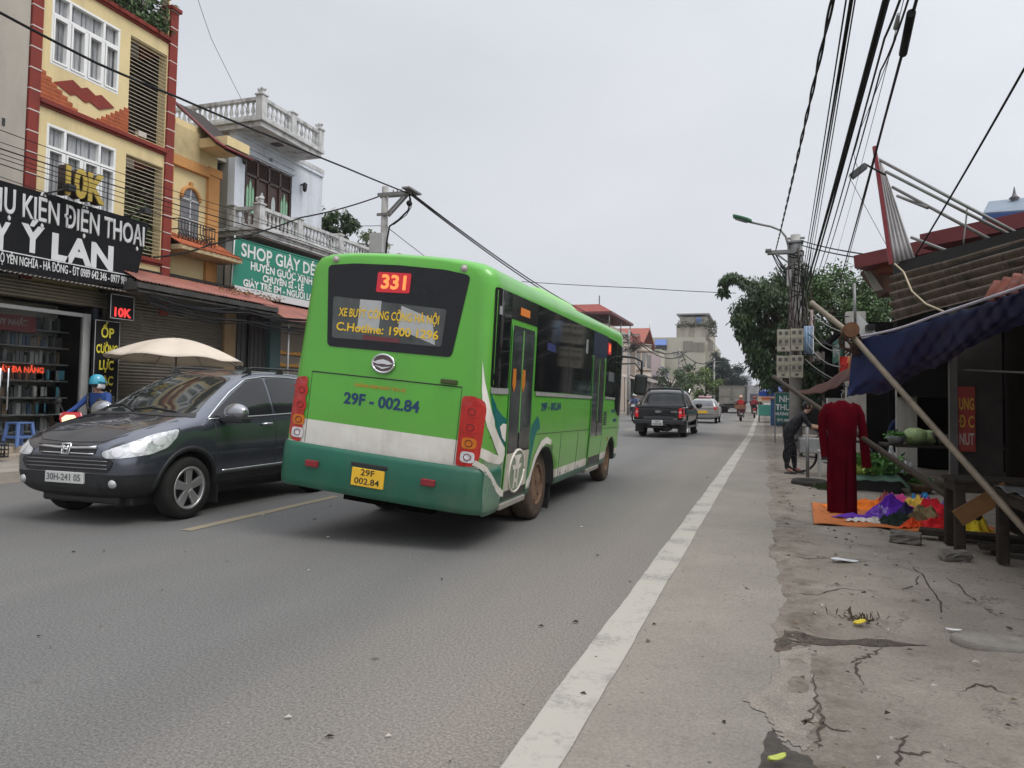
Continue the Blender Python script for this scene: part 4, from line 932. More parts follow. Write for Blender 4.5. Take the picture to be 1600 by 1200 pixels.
b = MB(); b.bx(-.7, .7, -2.3, 2.3, .34, .46); b.beam((-.6, PR, .36), (.6, PR, .36), .12, .12); b.ball((0, PR, .34), .16, 10); b.tube([(.3, -2.5, .34), (.3, -1.8, .36)], .12, 10); b.build('underbody', M_BLACK, PK)

# ---- the silver hatchback further on
P_SIL = mat('silver_paint', (.36, .345, .325), .3, .45, var=.06, coat=.6)
HB = thing('hatchback_car', 'silver hatchback with yellow rear plate ahead of the black pickup', 'car', (-3.30, 47.2, 0), rad(-1))
S = [
 (-1.86, .40, .50, .66, .50, .72, .72, .70, .92, .60, 1.0, 1.01),
 (-1.80, .30, .60, .78, .45, .83, .72, .80, .98, .66, 1.12, 1.14),
 (-1.62, .24, .66, .82, .42, .86, .72, .83, 1.0, .60, 1.36, 1.40),
 (-1.2, .22, .7, .83, .42, .865, .72, .84, 1.0, .58, 1.45, 1.49),
 (-.2, .22, .7, .83, .42, .865, .72, .84, .98, .60, 1.48, 1.52),
 (.4, .22, .7, .83, .42, .865, .72, .84, .96, .62, 1.34, 1.38),
 (1.0, .22, .7, .83, .42, .865, .72, .83, .94, .70, 1.0, 1.05),
 (1.6, .24, .66, .80, .42, .82, .68, .76, .84, .62, .90, .94),
 (1.85, .34, .5, .62, .46, .64, .62, .56, .72, .42, .76, .78)]
A_ = [((sx*.62, y, .30), (sx*1.2, y, .30), .34) for sx in (-1, 1) for y in (1.15, -1.2)]
hb = loft_car('body', HB, S, P_SIL, 2, A_); HV = bvh_of(hb)
tidy(HV, 'rear_window', [(-.54, 1.37), (.54, 1.37), (.66, 1.06), (0, 1.02), (-.66, 1.06)], UX, UZ, D_B, mat('pale_rear_glass', (.12, .125, .135), .08, var=.3), HB, .006, .05)
for sgn, D in ((-1, D_L), (1, D_R)):
    tidy(HV, 'side_window', [(-1.35, 1.34), (-.2, 1.42), (.35, 1.32), (.85, 1.02), (-1.45, 1.06)], UY, UZ, D, M_SIDEG, HB, .004, .05)
    tidy(HV, 'tail_light', [(sgn*.62, .98), (sgn*.80, 1.0), (sgn*.80, .84), (sgn*.66, .82)], UX, UZ, D_B, M_RED, HB, .01, .03)
    b = MB(); b.ball((sgn*.98, .55, 1.02), (.11, .06, .075), 10); b.build('wing_mirror', M_BLACK, HB, smooth=True)
    for y in (1.15, -1.2): wheel(HB, (sgn*.74, y, .29), .29, .18, sgn, M_TYRE, M_RIM, .64, 5, .015)
b = MB(); b.bx(-.28, .28, -1.895, -1.86, .60, .76); b.build('number_plate', _M['yellow_plate'], HB, bevel=.006)
b = MB(); line_on(HV, [(-.62, .88), (.62, .88)], UX, UZ, D_B, .012, b); line_on(HV, [(-.66, .54), (0, .52), (.66, .54)], UX, UZ, D_B, .014, b); b.build('hatch_seam', M_BLACK, HB)
b = MB(); b.tube([(-.3, -1.62, 1.30), (.05, -1.80, 1.08)], .012, 6); b.build('wiper', M_BLACK, HB)
tidy(HV, 'windscreen', [(-.55, 1.36), (.55, 1.36), (.70, 1.04), (-.70, 1.04)], UX, UZ, D_F, M_SIDEG, HB, .004, .04)
b = MB(); rr = random.Random(5)
for k in range(7): b.ball((-.28+.1*k+rr.uniform(-.03, .03), -.7+rr.uniform(-.1, .1), 1.56+rr.uniform(-.02, .03)), (.11, .14, .07), 8)
tag(b.build('roof_load', mat('pink_wrap', (.50, .30, .33), .7, var=.2), None), 'pink wrapped load lying on the roof of the silver hatchback', 'bundle').matrix_world = Matrix.Translation((-3.30, 47.2, 0))

# ---- lorry, far coach
TK = thing('cargo_lorry', 'grey beige box lorry seen from behind down the road', 'lorry', (-2.95, 80, 0), rad(-1))
P_BOX = mat('dusty_lorry_box', (.30, .28, .24), .7, var=.2, stain=((.12, .09, .06), .6, 2, (1, 1, .3)))
b = MB(); b.bx(-1.28, 1.28, 0, 6.5, .98, 2.85); b.build('cargo_box', P_BOX, TK, bevel=.03)
b = MB()
for x in (-1.24, -.09, .09, 1.24): b.bx(x-.05, x+.05, -.05, .0, 1.0, 2.8)
b.bx(-1.28, 1.28, -.06, 0, 2.78, 2.86); b.bx(-1.2, 1.2, -.04, 0, 1.75, 1.80); b.build('rear_door_frame', mat('lorry_frame', (.24, .23, .2), .6, var=.2), TK)
b = MB(); b.bx(-.12, .12, -.08, -.04, 1.45, 2.75); b.build('door_post', mat('lorry_post', (.20, .19, .17), .6), TK)
b = MB(); b.bx(-1.25, 1.25, -.1, .05, .62, .92); b.bx(-.5, .5, 0, 7.5, .55, .8); b.build('rear_frame', M_BLACK, TK)
for x in (-.95, .95): 
    b = MB(); b.bx(x-.16, x+.16, -.13, -.10, .70, .84); b.build('tail_light', mat('dusty_red_lens', (.16, .03, .025), .4), TK)
for x in (-.95, .95):
    for y in (1.4, 6.9): wheel(TK, (x, y, .48), .48, .34, 1 if x > 0 else -1, M_TYRED, M_RIMD, .5, 6, .03)
b = MB(); b.bx(-1.15, 1.15, 6.6, 8.2, .7, 2.6); b.build('cab', mat('lorry_cab_paint', (.30, .30, .29), .5), TK, bevel=.12)
b = MB(); b.bx(1.27, 1.33, .02, 6.4, 1.0, 2.82); b.build('box_side', mat('dark_tarp_side', (.05, .055, .05), .7), TK)
FB = thing('coach', 'hazy grey and red coach coming from far down the road', 'coach', (-.9, 150, 0), rad(180))
b = MB(); b.bx(-1.25, 1.25, -8, 0, .5, 2.75); b.build('body', mat('coach_grey', (.16, .14, .14), .5, var=.2), FB, bevel=.15)
b = MB(); b.bx(-1.15, 1.15, -.02, .03, 1.5, 2.55); b.build('windscreen', mat('coach_glass', (.07, .08, .09), .15), FB, bevel=.02)
b = MB(); b.bx(-1.2, 1.2, -.01, .05, .5, 1.1); b.build('front_panel', mat('coach_red', (.30, .05, .05), .4), FB, bevel=.02)
for x in (-.85, .85):
    b = MB(); b.bx(x-.2, x+.2, .05, .08, .85, 1.05); b.build('headlight', mat('lit_headlight', (.8, .8, .75), .2, emit=(1, .95, .85), es=.8), FB)
    for y in (-1.8, -6): wheel(FB, (x*1.2, y, .45), .45, .28, 1 if x > 0 else -1, M_TYRED, M_RIMD, .5, 6)
# ================================================================== houses and shops on the far (left) pavement
def wall_holes(mb, x, a0, a1, b0, b1, holes, th=.22, m=0, fn=None):
    """front face at x looking along +x; a runs along y, b up; holes = (a0, a1, b0, b1)"""
    fn = fn or (lambda a, b, d: (x-d, a, b))
    A = sorted({a0, a1, *[h[0] for h in holes], *[h[1] for h in holes]}); Bs = sorted({b0, b1, *[h[2] for h in holes], *[h[3] for h in holes]})
    A = [a for a in A if a0 <= a <= a1]; Bs = [b for b in Bs if b0 <= b <= b1]
    def solid(i, j):
        if not (0 <= i < len(A)-1 and 0 <= j < len(Bs)-1): return False
        ca, cb_ = (A[i]+A[i+1])/2, (Bs[j]+Bs[j+1])/2
        return not any(h[0] < ca < h[1] and h[2] < cb_ < h[3] for h in holes)
    for i in range(len(A)-1):
        for j in range(len(Bs)-1):
            if not solid(i, j): continue
            p, q, r, s = A[i], A[i+1], Bs[j], Bs[j+1]
            mb.face([fn(p, r, 0), fn(q, r, 0), fn(q, s, 0), fn(p, s, 0)], m); mb.face([fn(p, r, th), fn(p, s, th), fn(q, s, th), fn(q, r, th)], m)
            if not solid(i-1, j): mb.face([fn(p, r, 0), fn(p, s, 0), fn(p, s, th), fn(p, r, th)], m)
            if not solid(i+1, j): mb.face([fn(q, r, 0), fn(q, r, th), fn(q, s, th), fn(q, s, 0)], m)
            if not solid(i, j-1): mb.face([fn(p, r, 0), fn(p, r, th), fn(q, r, th), fn(q, r, 0)], m)
            if not solid(i, j+1): mb.face([fn(p, s, 0), fn(q, s, 0), fn(q, s, th), fn(p, s, th)], m)
    return mb
XL = -14.0
M_CREAM = mat('cream_wall', (.69, .555, .305), .85, var=.06, scale=1.5, stain=((.36, .29, .18), .6, 1.7, (1, 1, .12)))
M_BRICKRED = mat('brick_red_paint', (.215, .040, .030), .75, var=.14, scale=2, stain=((.11, .04, .035), .6, 2, (1, 1, .2)))
M_JOINT = mat('pale_joint', (.62, .55, .50), .8)
M_GREYW = mat('grey_render', (.41, .37, .32), .9, var=.08, scale=1.2, stain=((.22, .20, .18), .45, 1.0, (1, 1, .2)), bump=.15)
M_TILE = mat('orange_roof_tile', (.36, .10, .045), .8, var=.25, scale=6)
M_SLAT = mat('pale_slat', (.42, .36, .26), .6, var=.15)
M_LEAF = mat('leaf_mid', (.045, .085, .022), .6, var=.4, scale=9)
M_CURT = mat('net_curtain', (.34, .34, .35), .85, var=.22, scale=7, stretch=(1, 6, .8), stain=((.15, .15, .16), .7, 5, (1, 1, .4)))
def leaves(mb, pts, size, seed=0, m=0, droop=0.3, slim=.5):
    r = random.Random(seed)
    for p in pts:
        a = r.uniform(0, 6.28); el = r.uniform(-.9, .5)-droop; s_ = size*r.uniform(.6, 1.4)
        d = Vector((math.cos(a)*math.cos(el), math.sin(a)*math.cos(el), math.sin(el)))
        w = d.cross(Vector((r.uniform(-1, 1), r.uniform(-1, 1), r.uniform(-1, 1)))).normalized()*s_*slim*.5
        p = Vector(p); mid = p+d*s_*.5
        mb.face([p, mid+w, p+d*s_-Vector((0, 0, s_*.15)), mid-w], m)
def window4(parent, x, a0, a1, b0, b1, name='window'):
    """white frame of four casements under a transom, curtained"""
    w = a1-a0; h = b1-b0; t = b0+h*.70
    fr = MB(); f = .055; d0, d1 = x-.10, x+.025
    for (p, q, r, s) in ((a0, a1, b0, b0+f), (a0, a1, b1-f, b1), (a0, a1, t-.03, t+.03)): fr.bx(d0, d1, p, q, r, s)
    for k in range(5):
        c = a0+w*k/4; c0, c1 = (c, c+f) if k == 0 else ((c-f, c) if k == 4 else (c-.03, c+.03))
        fr.bx(d0, d1-.003, c0, c1, b0+f, t-.03)
        if k in (0, 1, 3, 4): fr.bx(d0, d1-.003, c0, c1, t+.03, b1-f)
    fo = fr.build(name, M_WHITE, parent, bevel=.006)
    for k in range(4):
        b = MB(); c0, c1 = a0+w*k/4+.04, a0+w*(k+1)/4-.04
        for (p, q, r, s) in ((c0, c0+.035, b0+.06, t-.04), (c1-.035, c1, b0+.06, t-.04), (c0+.035, c1-.035, b0+.06, b0+.10), (c0+.035, c1-.035, t-.08, t-.04)): b.bx(x-.07, x+.04, p, q, r, s)
        b.build('casement', M_WHITE, fo)
    b = MB(); b.bx(x-.085, x-.075, a0+.05, a1-.05, b0+.05, b1-.05); b.build('pane', M_GLASSR, fo)
    b = MB(); n = 60
    b.grid(lambda u, v: (x-.070+.008*math.sin(u*95)+.004*math.sin(u*37), a0+.05+(a1-a0-.1)*u, b0+.05+(b1-b0-.1)*v), n, 2); b.build('curtain', M_CURT, fo)
    b = MB()
    for k in range(int(w/.11)): b.bx(x-.058, x-.05, a0+.08+k*.11, a0+.09+k*.11, b0+.06, t-.04)
    b.build('window_bars', mat('bar_grey', (.25, .25, .25), .5), fo)
    return fo
# ---- plain grey house at the left edge
GH = thing('grey_house', 'plain grey rendered house wall at the left edge beside the yellow building', 'house', (XL, 6.5, 0))
b = MB(); b.bx(-9, .02, -4.0, 1.72, 0, 3.55); b.bx(-9, .02, -4.0, 4.10, 3.55, 13); b.build('wall', M_GREYW, GH)
b = MB(); b.bx(.0, .06, -1.5, 1.0, .2, 2.8); b.build('shutter', mat('grey_shutter', (.25, .25, .24), .5), GH)
b = MB(); b.bx(.02, .03, 3.62, 3.68, 6.55, 6.7); b.build('wall_vent', M_BLACK, GH)

# ---- yellow building
YB = thing('yellow_building', 'tall cream yellow building with brick red corner pillars and white windows', 'building', (XL, 12.5, 0))
def Y(y): return y-12.5
Y0, Y1 = 10.62, 14.44
w1 = (Y(11.08), Y(12.79), 8.21, 9.74); w2 = (Y(11.08), Y(12.80), 5.35, 6.95)
s1 = (Y(13.08), Y(14.19), 7.45, 9.76); s2 = (Y(13.08), Y(14.19), 4.66, 6.95); s3 = (Y(12.2), Y(14.19), 10.26, 12.2)
sh = (Y(9.0), Y(12.30), .32, 3.25)
b = MB(); wall_holes(b, 0, Y(10.86), Y(14.22), 3.3, 13.0, [w1, w2, s1, s2, s3], .25)
wall = b.build('wall', M_CREAM, YB)
b = MB(); b.bx(-9, -.95, Y(10.62), Y(14.45), 0, 13); b.build('building_core', M_GREYW, YB)
for i, (p, q) in enumerate(((Y(10.62), Y(10.86)), (Y(14.22), Y(14.47)))):
    b = MB(); b.bx(-.95, .06, p, q, 3.3, 11.4 if i == 0 else 10.95); c = b.build('corner_pillar', M_BRICKRED, YB, bevel=.01)
    b = MB(); z = 3.62
    while z < 11: b.bx(-.3, .066, p-.004, q+.004, z, z+.022); z += .43
    b.build('pillar_joint', M_JOINT, c)
b = MB(); b.bx(-.3, .12, Y(14.18), Y(14.52), 10.95, 11.05); b.build('pillar_cap', M_BRICKRED, YB, bevel=.01)
for z in (10.12, 7.30, 4.54):
    b = MB(); b.bx(0, .10, Y(10.86), Y(14.22), z, z+.10); b.bx(0, .05, Y(10.86), Y(14.22), z-.05, z); b.build('ledge', M_BRICKRED, YB, bevel=.008)
window4(YB, -.02, *w1); window4(YB, -.02, *w2)
for s_ in (s1, s2):
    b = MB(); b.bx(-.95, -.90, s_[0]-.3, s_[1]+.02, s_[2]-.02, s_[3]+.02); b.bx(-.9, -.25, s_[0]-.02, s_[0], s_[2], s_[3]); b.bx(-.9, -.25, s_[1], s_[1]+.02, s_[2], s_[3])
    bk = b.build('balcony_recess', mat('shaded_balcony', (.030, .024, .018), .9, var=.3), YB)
    b = MB(); z = s_[2]+.06
    while z < s_[3]-.02: b.bx(-.012, .0, s_[0], s_[1], z, z+.014); z += .092
    b.build('balcony_slats', M_SLAT, YB)
    b = MB(); b.bx(-.88, -.86, s_[0]+.12, s_[0]+.5, s_[2]+.2, s_[3]-.5); b.build('balcony_door', mat('balcony_door', (.06, .05, .045), .5), bk)
b = MB(); r_ = random.Random(2)
leaves(b, [(-.3+r_.uniform(-.2, .15), s2[0]+r_.uniform(.05, 1.05), s2[2]+.1+abs(r_.gauss(0, .75))) for _ in range(900)], .10, 3); tag(b.build('balcony_plants', M_LEAF), 'leafy potted creeper behind the slats of the lower balcony', 'plant').location = (XL, 12.5, 0)
b = MB(); b.bx(-.1, .02, s1[0]+.32, s1[0]+.55, s1[2]+.03, s1[2]+.15); b.build('planter', mat('pale_planter', (.5, .46, .4), .7), YB)
# top balcony with rails and hanging plants
b = MB(); z = 10.3
while z < 12.2: b.bx(-.04, -.01, s3[0], s3[1], z, z+.025); z += .11
b.build('balcony_slats', mat('dark_rail', (.09, .08, .07), .5), YB)
b = MB(); b.bx(-.95, -.90, s3[0]-.3, s3[1]+.02, 10.2, 13); b.build('balcony_recess', M_DARKIN, YB)
b = MB(); leaves(b, [(-.15+r_.uniform(-.2, .3), Y(12.2)+r_.random()**1.4*2.0, 10.25+abs(r_.gauss(0, .45))) for _ in range(1500)], .13, 5)
tag(b.build('hanging_plants', M_LEAF), 'bushy plants spilling over the top balcony of the yellow building', 'plant').location = (XL, 12.5, 0)
# red lozenges and stepped tiles
b = MB()
for k_, (cy, cz) in enumerate(((11.58, 7.88), (11.94, 7.86), (12.30, 7.84))):
    b.prism([(.0, Y(cy-.40), cz-.03), (.0, Y(cy), cz-.16), (.0, Y(cy+.39), cz+.03), (.0, Y(cy+.03), cz+.19)], (.018+.003*k_, 0, 0))
b.build('lozenge_trim', M_BRICKRED, YB)
for lo, hi, flip in ((Y(10.86), Y(11.75), 0), (Y(12.25), Y(13.08), 1)):
    b = MB(); n = 7
    for k in range(n):
        f = 1-k/n; z0 = 7.40+k*.085
        if not flip: b.bx(.0, .03, lo, lo+(hi-lo)*f, z0, z0+.078)
        else: b.bx(.0, .03, hi-(hi-lo)*f, hi, z0, z0+.078)
    b.build('tile_trim', M_TILE, YB)
# ground floor shop: shelves of goods behind glass
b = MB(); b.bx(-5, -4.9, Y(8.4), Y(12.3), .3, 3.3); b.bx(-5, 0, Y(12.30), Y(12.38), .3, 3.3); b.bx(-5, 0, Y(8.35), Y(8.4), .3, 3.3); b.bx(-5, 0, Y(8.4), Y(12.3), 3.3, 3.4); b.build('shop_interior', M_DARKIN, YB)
b = MB(); b.bx(-5, .35, Y(8.2), Y(14.5), .1, .32); b.bx(.35, .6, Y(8.2), Y(14.5), .1, .2); b.build('shop_step', mat('step_stone', (.34, .29, .23), .8, var=.2, scale=5), YB, bevel=.015)
b = MB(); b.bx(-.95, 0, Y(12.38), Y(12.62), .32, 3.5); b.bx(-.5, .02, Y(12.9), Y(13.05), .3, 3.3); b.build('shop_pier', mat('navy_wall', (.035, .045, .075), .6, var=.2), YB)
gd = MB(); gd.bx(-.03, -.02, Y(8.4), Y(12.12), .34, 3.02); g_ = gd.build('shop_glass', mat('shop_glass', (.02, .022, .023), .05, var=.0, spec=.5), YB)
_b = _M['shop_glass'].node_tree.nodes['Principled BSDF']; _b.inputs['Base Color'].default_value = (.75, .78, .78, 1); _b.inputs['Transmission Weight'].default_value = 1; _b.inputs['IOR'].default_value = 1.12; _b.inputs['Roughness'].default_value = .02
b = MB(); b.bx(-.06, .03, Y(12.12), Y(12.30), .32, 3.1); b.bx(-.05, .02, Y(8.4), Y(12.12), 3.02, 3.1); b.bx(-.05, .02, Y(8.4), Y(12.12), .32, .36); b.bx(-.045, .015, Y(10.22), Y(10.25), .36, 3.02); b.build('shop_door_frame', mat('alu_frame', (.42, .42, .41), .5, .2, var=.1), YB, bevel=.004)
b = MB()
for yy in (10.30, 10.46): b.tube([(.02, Y(yy), 1.02), (.06, Y(yy), 1.04), (.06, Y(yy), 1.83), (.02, Y(yy), 1.85)], .016, 8)
b.build('door_pull', M_CHROME, g_)
rr = random.Random(11)
gcols = [mat('goods_'+n, c, .5, var=.2) for n, c in (('grey', (.16, .16, .16)), ('pale', (.38, .37, .35)), ('dark', (.05, .05, .055)), ('tan', (.22, .14, .09)), ('blue', (.06, .09, .15)), ('teal', (.10, .30, .38)))]
for row in range(7):
    z = .55+row*.36
    b = MB(); b.bx(-1.25, -.55, Y(8.5), Y(12.28), z-.03, z); b.build('shop_shelf', mat('shelf_grey', (.20, .20, .20), .5), YB)
    b = MB(); yy = Y(8.6)
    while yy < Y(12.2):
        w = rr.uniform(.04, .10); h = rr.uniform(.16, .29); b.bx(-.80+rr.uniform(-.06, .04), -.72, yy, yy+w, z, z+h, rr.choice([0, 0, 0, 2, 2, 2, 1, 3, 4])); yy += w+rr.uniform(.005, .03)
    for k in range(6):
        if row in (1, 2, 3): y2 = Y(11.5)+rr.uniform(0, .6); b.bx(-.66, -.60, y2, y2+.16, z+.02, z+.22, rr.choice([1, 1, 5]))
    tag(b.build('shelf_goods', gcols), 'row of phone accessories on the %s shelf behind the shop glass' % ['lowest', 'second', 'third', 'fourth', 'fifth', 'sixth', 'topmost'][row], 'goods', 'goods on the phone shop shelves').location = (XL, 12.5, 0)
b = MB(); b.bx(-.50, -.46, Y(8.6), Y(11.4), 2.62, 2.95); b.build('shop_banner', mat('maroon_banner', (.20, .03, .035), .6), YB)
M_SILV = mat('silver_vinyl', (.46, .46, .46), .5)
lettering('RA MỤC TIÊU DUY NHẤT', (-.45, Y(10.35), 2.79), (0, 1, 0), (0, 0, 1), .17, mat('pale_vinyl', (.40, .36, .35), .5), YB, 1.7, .004)
lettering('DÁY ĐA NĂNG', (-.40, Y(11.05), 1.83), (0, 1, 0), (0, 0, 1), .16, mat('neon_red', (.8, .1, .05), .4, emit=(1, .10, .04), es=.8), YB, 1.05, .008)
b = MB(); b.bx(-.3, .08, Y(8.6), Y(13.0), 3.28, 3.62)
for k in range(5): b.tube([(.10, Y(8.6), 3.30+k*.07), (.10, Y(13.0), 3.30+k*.07)], .034, 8)
b.build('shutter_box', mat('rolled_shutter', (.16, .14, .10), .6, var=.15), YB)
b = MB(); b.grid(lambda u, v: (.0+.75*v, Y(8.6)+(4.4)*u, 3.72-.10*v+.016*math.sin(u*4.4*2*math.pi/.10)), 260, 2); b.build('tin_canopy', mat('rusty_tin', (.15, .13, .115), .6, .3, var=.3), YB, solid=.006)
# ---- shop sign boards (things of their own)
SG = thing('shop_sign', 'big black board lettered PHỤ KIỆN ĐIỆN THOẠI above the phone shop', 'sign', (-13.3, 11, 0))
b = MB(); b.prism([(0, -2.3, 3.55), (0, 1.80, 3.72), (.0, 2.14, 5.27), (0, -2.3, 5.29)], (-.12, 0, 0)); b.build('board', mat('black_signboard', (.010, .010, .011), .6, var=.2, spec=.12), SG, bevel=.008)
M_SW = mat('white_vinyl', (.62, .62, .62), .5, var=.06)
lettering('PHỤ KIỆN ĐIỆN THOẠI', (.006, .15, 4.90), (0, 1, 0), (0, 0, 1), .62, M_SW, SG, 3.72, .016)
for s_, ua, ub, z_ in (('DUY', -62, 14, 4.24), ('Ý', 31, 68, 4.30), ('LAN', 80, 177, 4.25)): ya, yb = AX(ua, 395, -13.3).y-11, AX(ub, 400, -13.3).y-11; lettering(s_, (.006, (ya+yb)/2, z_), (0, 1, 0), (0, 0, 1), .70, M_SW, SG, yb-ya, .03)
b = MB(); b.bx(0, .006, -2.3, 1.82, 3.985, 4.005); b.build('sign_rule', M_SW, SG)
lettering('200 LỘ YÊN NGHĨA - HÀ ĐÔNG - ĐT 0989 642 346 - 0977 988 596', (.006, .12, 3.85), (0, 1, 0), (0, 0, 1), .24, M_SW, SG, 3.34, .005)
TK3 = thing('raised_letters', 'gold raised 10K letters standing on top of the black shop board', 'sign', (-13.3, 11.28, 5.28))
M_GOLD = mat('gold_letter', (.52, .37, .07), .35, .3, var=.1)
text_mb('10K', .80, .92, .03, .014).xf(frame((.20, 0, .31), (0, 1, 0), (0, 0, 1))).build('letters', M_GOLD, TK3)
text_mb('10K', .80, .92, .028, .10).xf(frame((.08, 0, .31), (0, 1, 0), (0, 0, 1))).build('letter_sides', mat('dark_letter_side', (.03, .022, .02), .5), TK3)
for i, yy in enumerate((10.45, 12.35)):
    b = MB(); b.tube([(-13.35, yy, 5.22), (-13.0, yy+.35, 5.42)], .018, 6); b.bx(-13.08, -12.92, yy+.28, yy+.46, 5.38, 5.50)
    tag(b.build('sign_floodlight', M_BLACK), 'small dark floodlight on a rod at the %s of the gold 10K letters' % ('near end' if i == 0 else 'far end'), 'floodlight')
SL = thing('led_sign', 'small black hanging sign with red lit 10K over the pavement', 'sign', (-13.55, 12.68, 0))
b = MB(); b.bx(-.05, .05, -.32, .32, 3.02, 3.56); b.build('board', _M['black_signboard'], SL, bevel=.006)
b = MB()
for (p, q, r, s) in ((-.32, .32, 3.545, 3.56), (-.32, .32, 3.02, 3.035), (-.32, -.305, 3.02, 3.56), (.305, .32, 3.02, 3.56)): b.bx(.05, .056, p, q, r, s)
b.build('board_edge', mat('pale_edge', (.4, .4, .4), .4), SL)
lettering('10K', (.054, .02, 3.16), (0, 1, 0), (0, 0, 1), .27, mat('red_led_text', (.9, .06, .05), .4, emit=(1, .05, .05), es=.9), SL, .46, .01)
VS = thing('vertical_sign', 'tall narrow black sign with yellow words beside the phone shop door', 'sign', (-13.8, 12.57, 0))
b = MB(); b.bx(-.05, .02, -.33, .33, .9, 2.98); b.build('board', _M['black_signboard'], VS, bevel=.006)
b = MB(); b.bx(.02, .026, -.33, -.315, .9, 2.98); b.bx(.02, .026, .315, .33, .9, 2.98); b.bx(.02, .026, -.315, .315, 2.965, 2.98); b.build('board_edge', _M['pale_edge'], VS)
M_YEL = mat('yellow_sign_vinyl', (.72, .62, .05), .5)
for s_, z, w, h in (('ỐP', 2.70, .34, .30), ('CƯỜNG', 2.34, .56, .26), ('LỰC', 1.98, .38, .28), ('SẠC', 1.64, .38, .28), ('DỰ', 1.30, .3, .26), ('PHÒNG', 1.02, .5, .22)): lettering(s_, (.027, 0, z), (0, 1, 0), (0, 0, 1), h, M_YEL, VS, w, .008)
ST = thing('plastic_stool', 'blue plastic stool in front of the phone shop glass', 'stool', (-13.78, 10.62, .32))
M_BLUEP = mat('blue_plastic', (.10, .17, .38), .45, var=.08)
b = MB(); b.bx(-.17, .17, -.17, .17, .44, .47); b.build('seat', M_BLUEP, ST, bevel=.012)
for sx in (-1, 1):
    for sy in (-1, 1):
        b = MB(); b.beam((sx*.14, sy*.14, .45), (sx*.19, sy*.19, 0), .06, .05); b.build('leg', M_BLUEP, ST, bevel=.008)
b = MB(); b.bx(-.175, .175, .15, .185, .16, .21); b.bx(-.175, .175, -.185, -.15, .16, .21); b.bx(.15, .185, -.15, .15, .16, .21); b.bx(-.185, -.15, -.15, .15, .16, .21); b.build('stretcher', M_BLUEP, ST)
CR = thing('wire_crate', 'dark wire crate on the shop step at the left edge', 'crate', (-13.15, 9.55, .2))
b = MB(); b.bx(-.18, .18, -.25, .25, 0, .03); b.build('crate_base', M_BLACK, CR)
b = MB()
for z in (.06, .14, .22, .28): b.tube([(-.18, -.25, z), (.18, -.25, z), (.18, .25, z), (-.18, .25, z), (-.18, -.25, z)], .01, 6)
for k in range(7): b.tube([(.18, -.25+k*.083, 0), (.18, -.25+k*.083, .28)], .008, 5)
for k in range(5): b.tube([(-.18+k*.09, -.25, 0), (-.18+k*.09, -.25, .28)], .008, 5); b.tube([(-.18+k*.09, .25, 0), (-.18+k*.09, .25, .28)], .008, 5)
b.build('crate_sides', M_BLACK, CR)

# ---- orange house with the arched window
OH = thing('orange_house', 'narrow orange and cream house with arched window under a red tin roof', 'house', (-14.5, 15.7, 0))
M_OCHRE = mat('ochre_wall', (.56, .28, .10), .85, var=.08, stain=((.30, .15, .07), .5, 1.5, (1, 1, .2)))
b = MB(); aw = (-.38, .28, 5.35, 6.55)
wall_holes(b, 0, -1.15, .95, 3.2, 8.6, [aw], .2); b.bx(-8, -.22, -1.15, .95, 0, 8.6); b.build('wall', M_CREAM, OH)
b = MB(); b.bx(.0, .07, -1.15, -.70, 3.2, 8.5); b.build('pilaster', M_OCHRE, OH); b = MB(); b.bx(.0, .10, .55, .97, 3.2, 7.62); b.bx(.0, .14, .50, 1.02, 7.40, 7.62); b.build('pilaster', M_OCHRE, OH, bevel=.01)
b = MB(); b.bx(.0, .12, -1.15, .55, 7.32, 7.58); b.build('wall_band', M_OCHRE, OH)
ac = []
for k in range(13): a = math.pi*k/12; ac.append((-.05+.33*math.cos(a), 6.55+.33*math.sin(a)))
b = MB(); b.prism([(.02, y, z) for y, z in ac]+[(.02, -.38, 5.35), (.02, .28, 5.35)], (-.10, 0, 0)); wn = b.build('window', mat('grey_window_glass', (.14, .14, .15), .15, var=.3), OH)
b = MB(); b.tube([(.04, y, z) for y, z in ac], .05, 8); b.bx(.0, .07, -.10, .0, 6.85, 7.02); b.build('window_arch', M_OCHRE, wn)
b = MB(); b.bx(.02, .04, -.07, -.03, 5.35, 6.85); b.bx(.02, .04, -.38, .28, 6.0, 6.03); b.bx(.02, .04, -.38, .28, 6.52, 6.56); b.build('window_bar', mat('white_bar', (.5, .5, .5), .5), wn)
b = MB()
for k in range(13): b.tube([(.42, -.85+k*.11, 5.30), (.46, -.85+k*.11+.05*math.sin(k), 5.45), (.42, -.85+k*.11, 5.62), (.42, -.85+k*.11, 5.85)], .014, 5)
for z in (5.30, 5.58, 5.85): b.tube([(0, -.85, z), (.42, -.85, z), (.42, .47, z), (0, .47, z)], .016, 6)
for k in range(10): b.tube([(.42, -.8+k*.13+.055*math.cos(t), 5.45+.055*math.sin(t)) for t in [i*.7 for i in range(10)]], .010, 5)
b.build('balcony_grille', mat('wrought_iron', (.03, .027, .025), .6), OH)
b = MB(); b.grid(lambda u, v: (.02+.80*v, -1.1+2.25*u, 5.52-.42*v+.022*abs(math.sin(u*math.pi*11))), 132, 3); b.build('tile_canopy', M_TILE, OH, solid=.03)
b = MB(); b.bx(0, .80, -1.1, 1.15, 5.00, 5.13); b.build('canopy_slab', mat('stained_slab', (.46, .37, .22), .85, var=.3, scale=5), OH, bevel=.01)
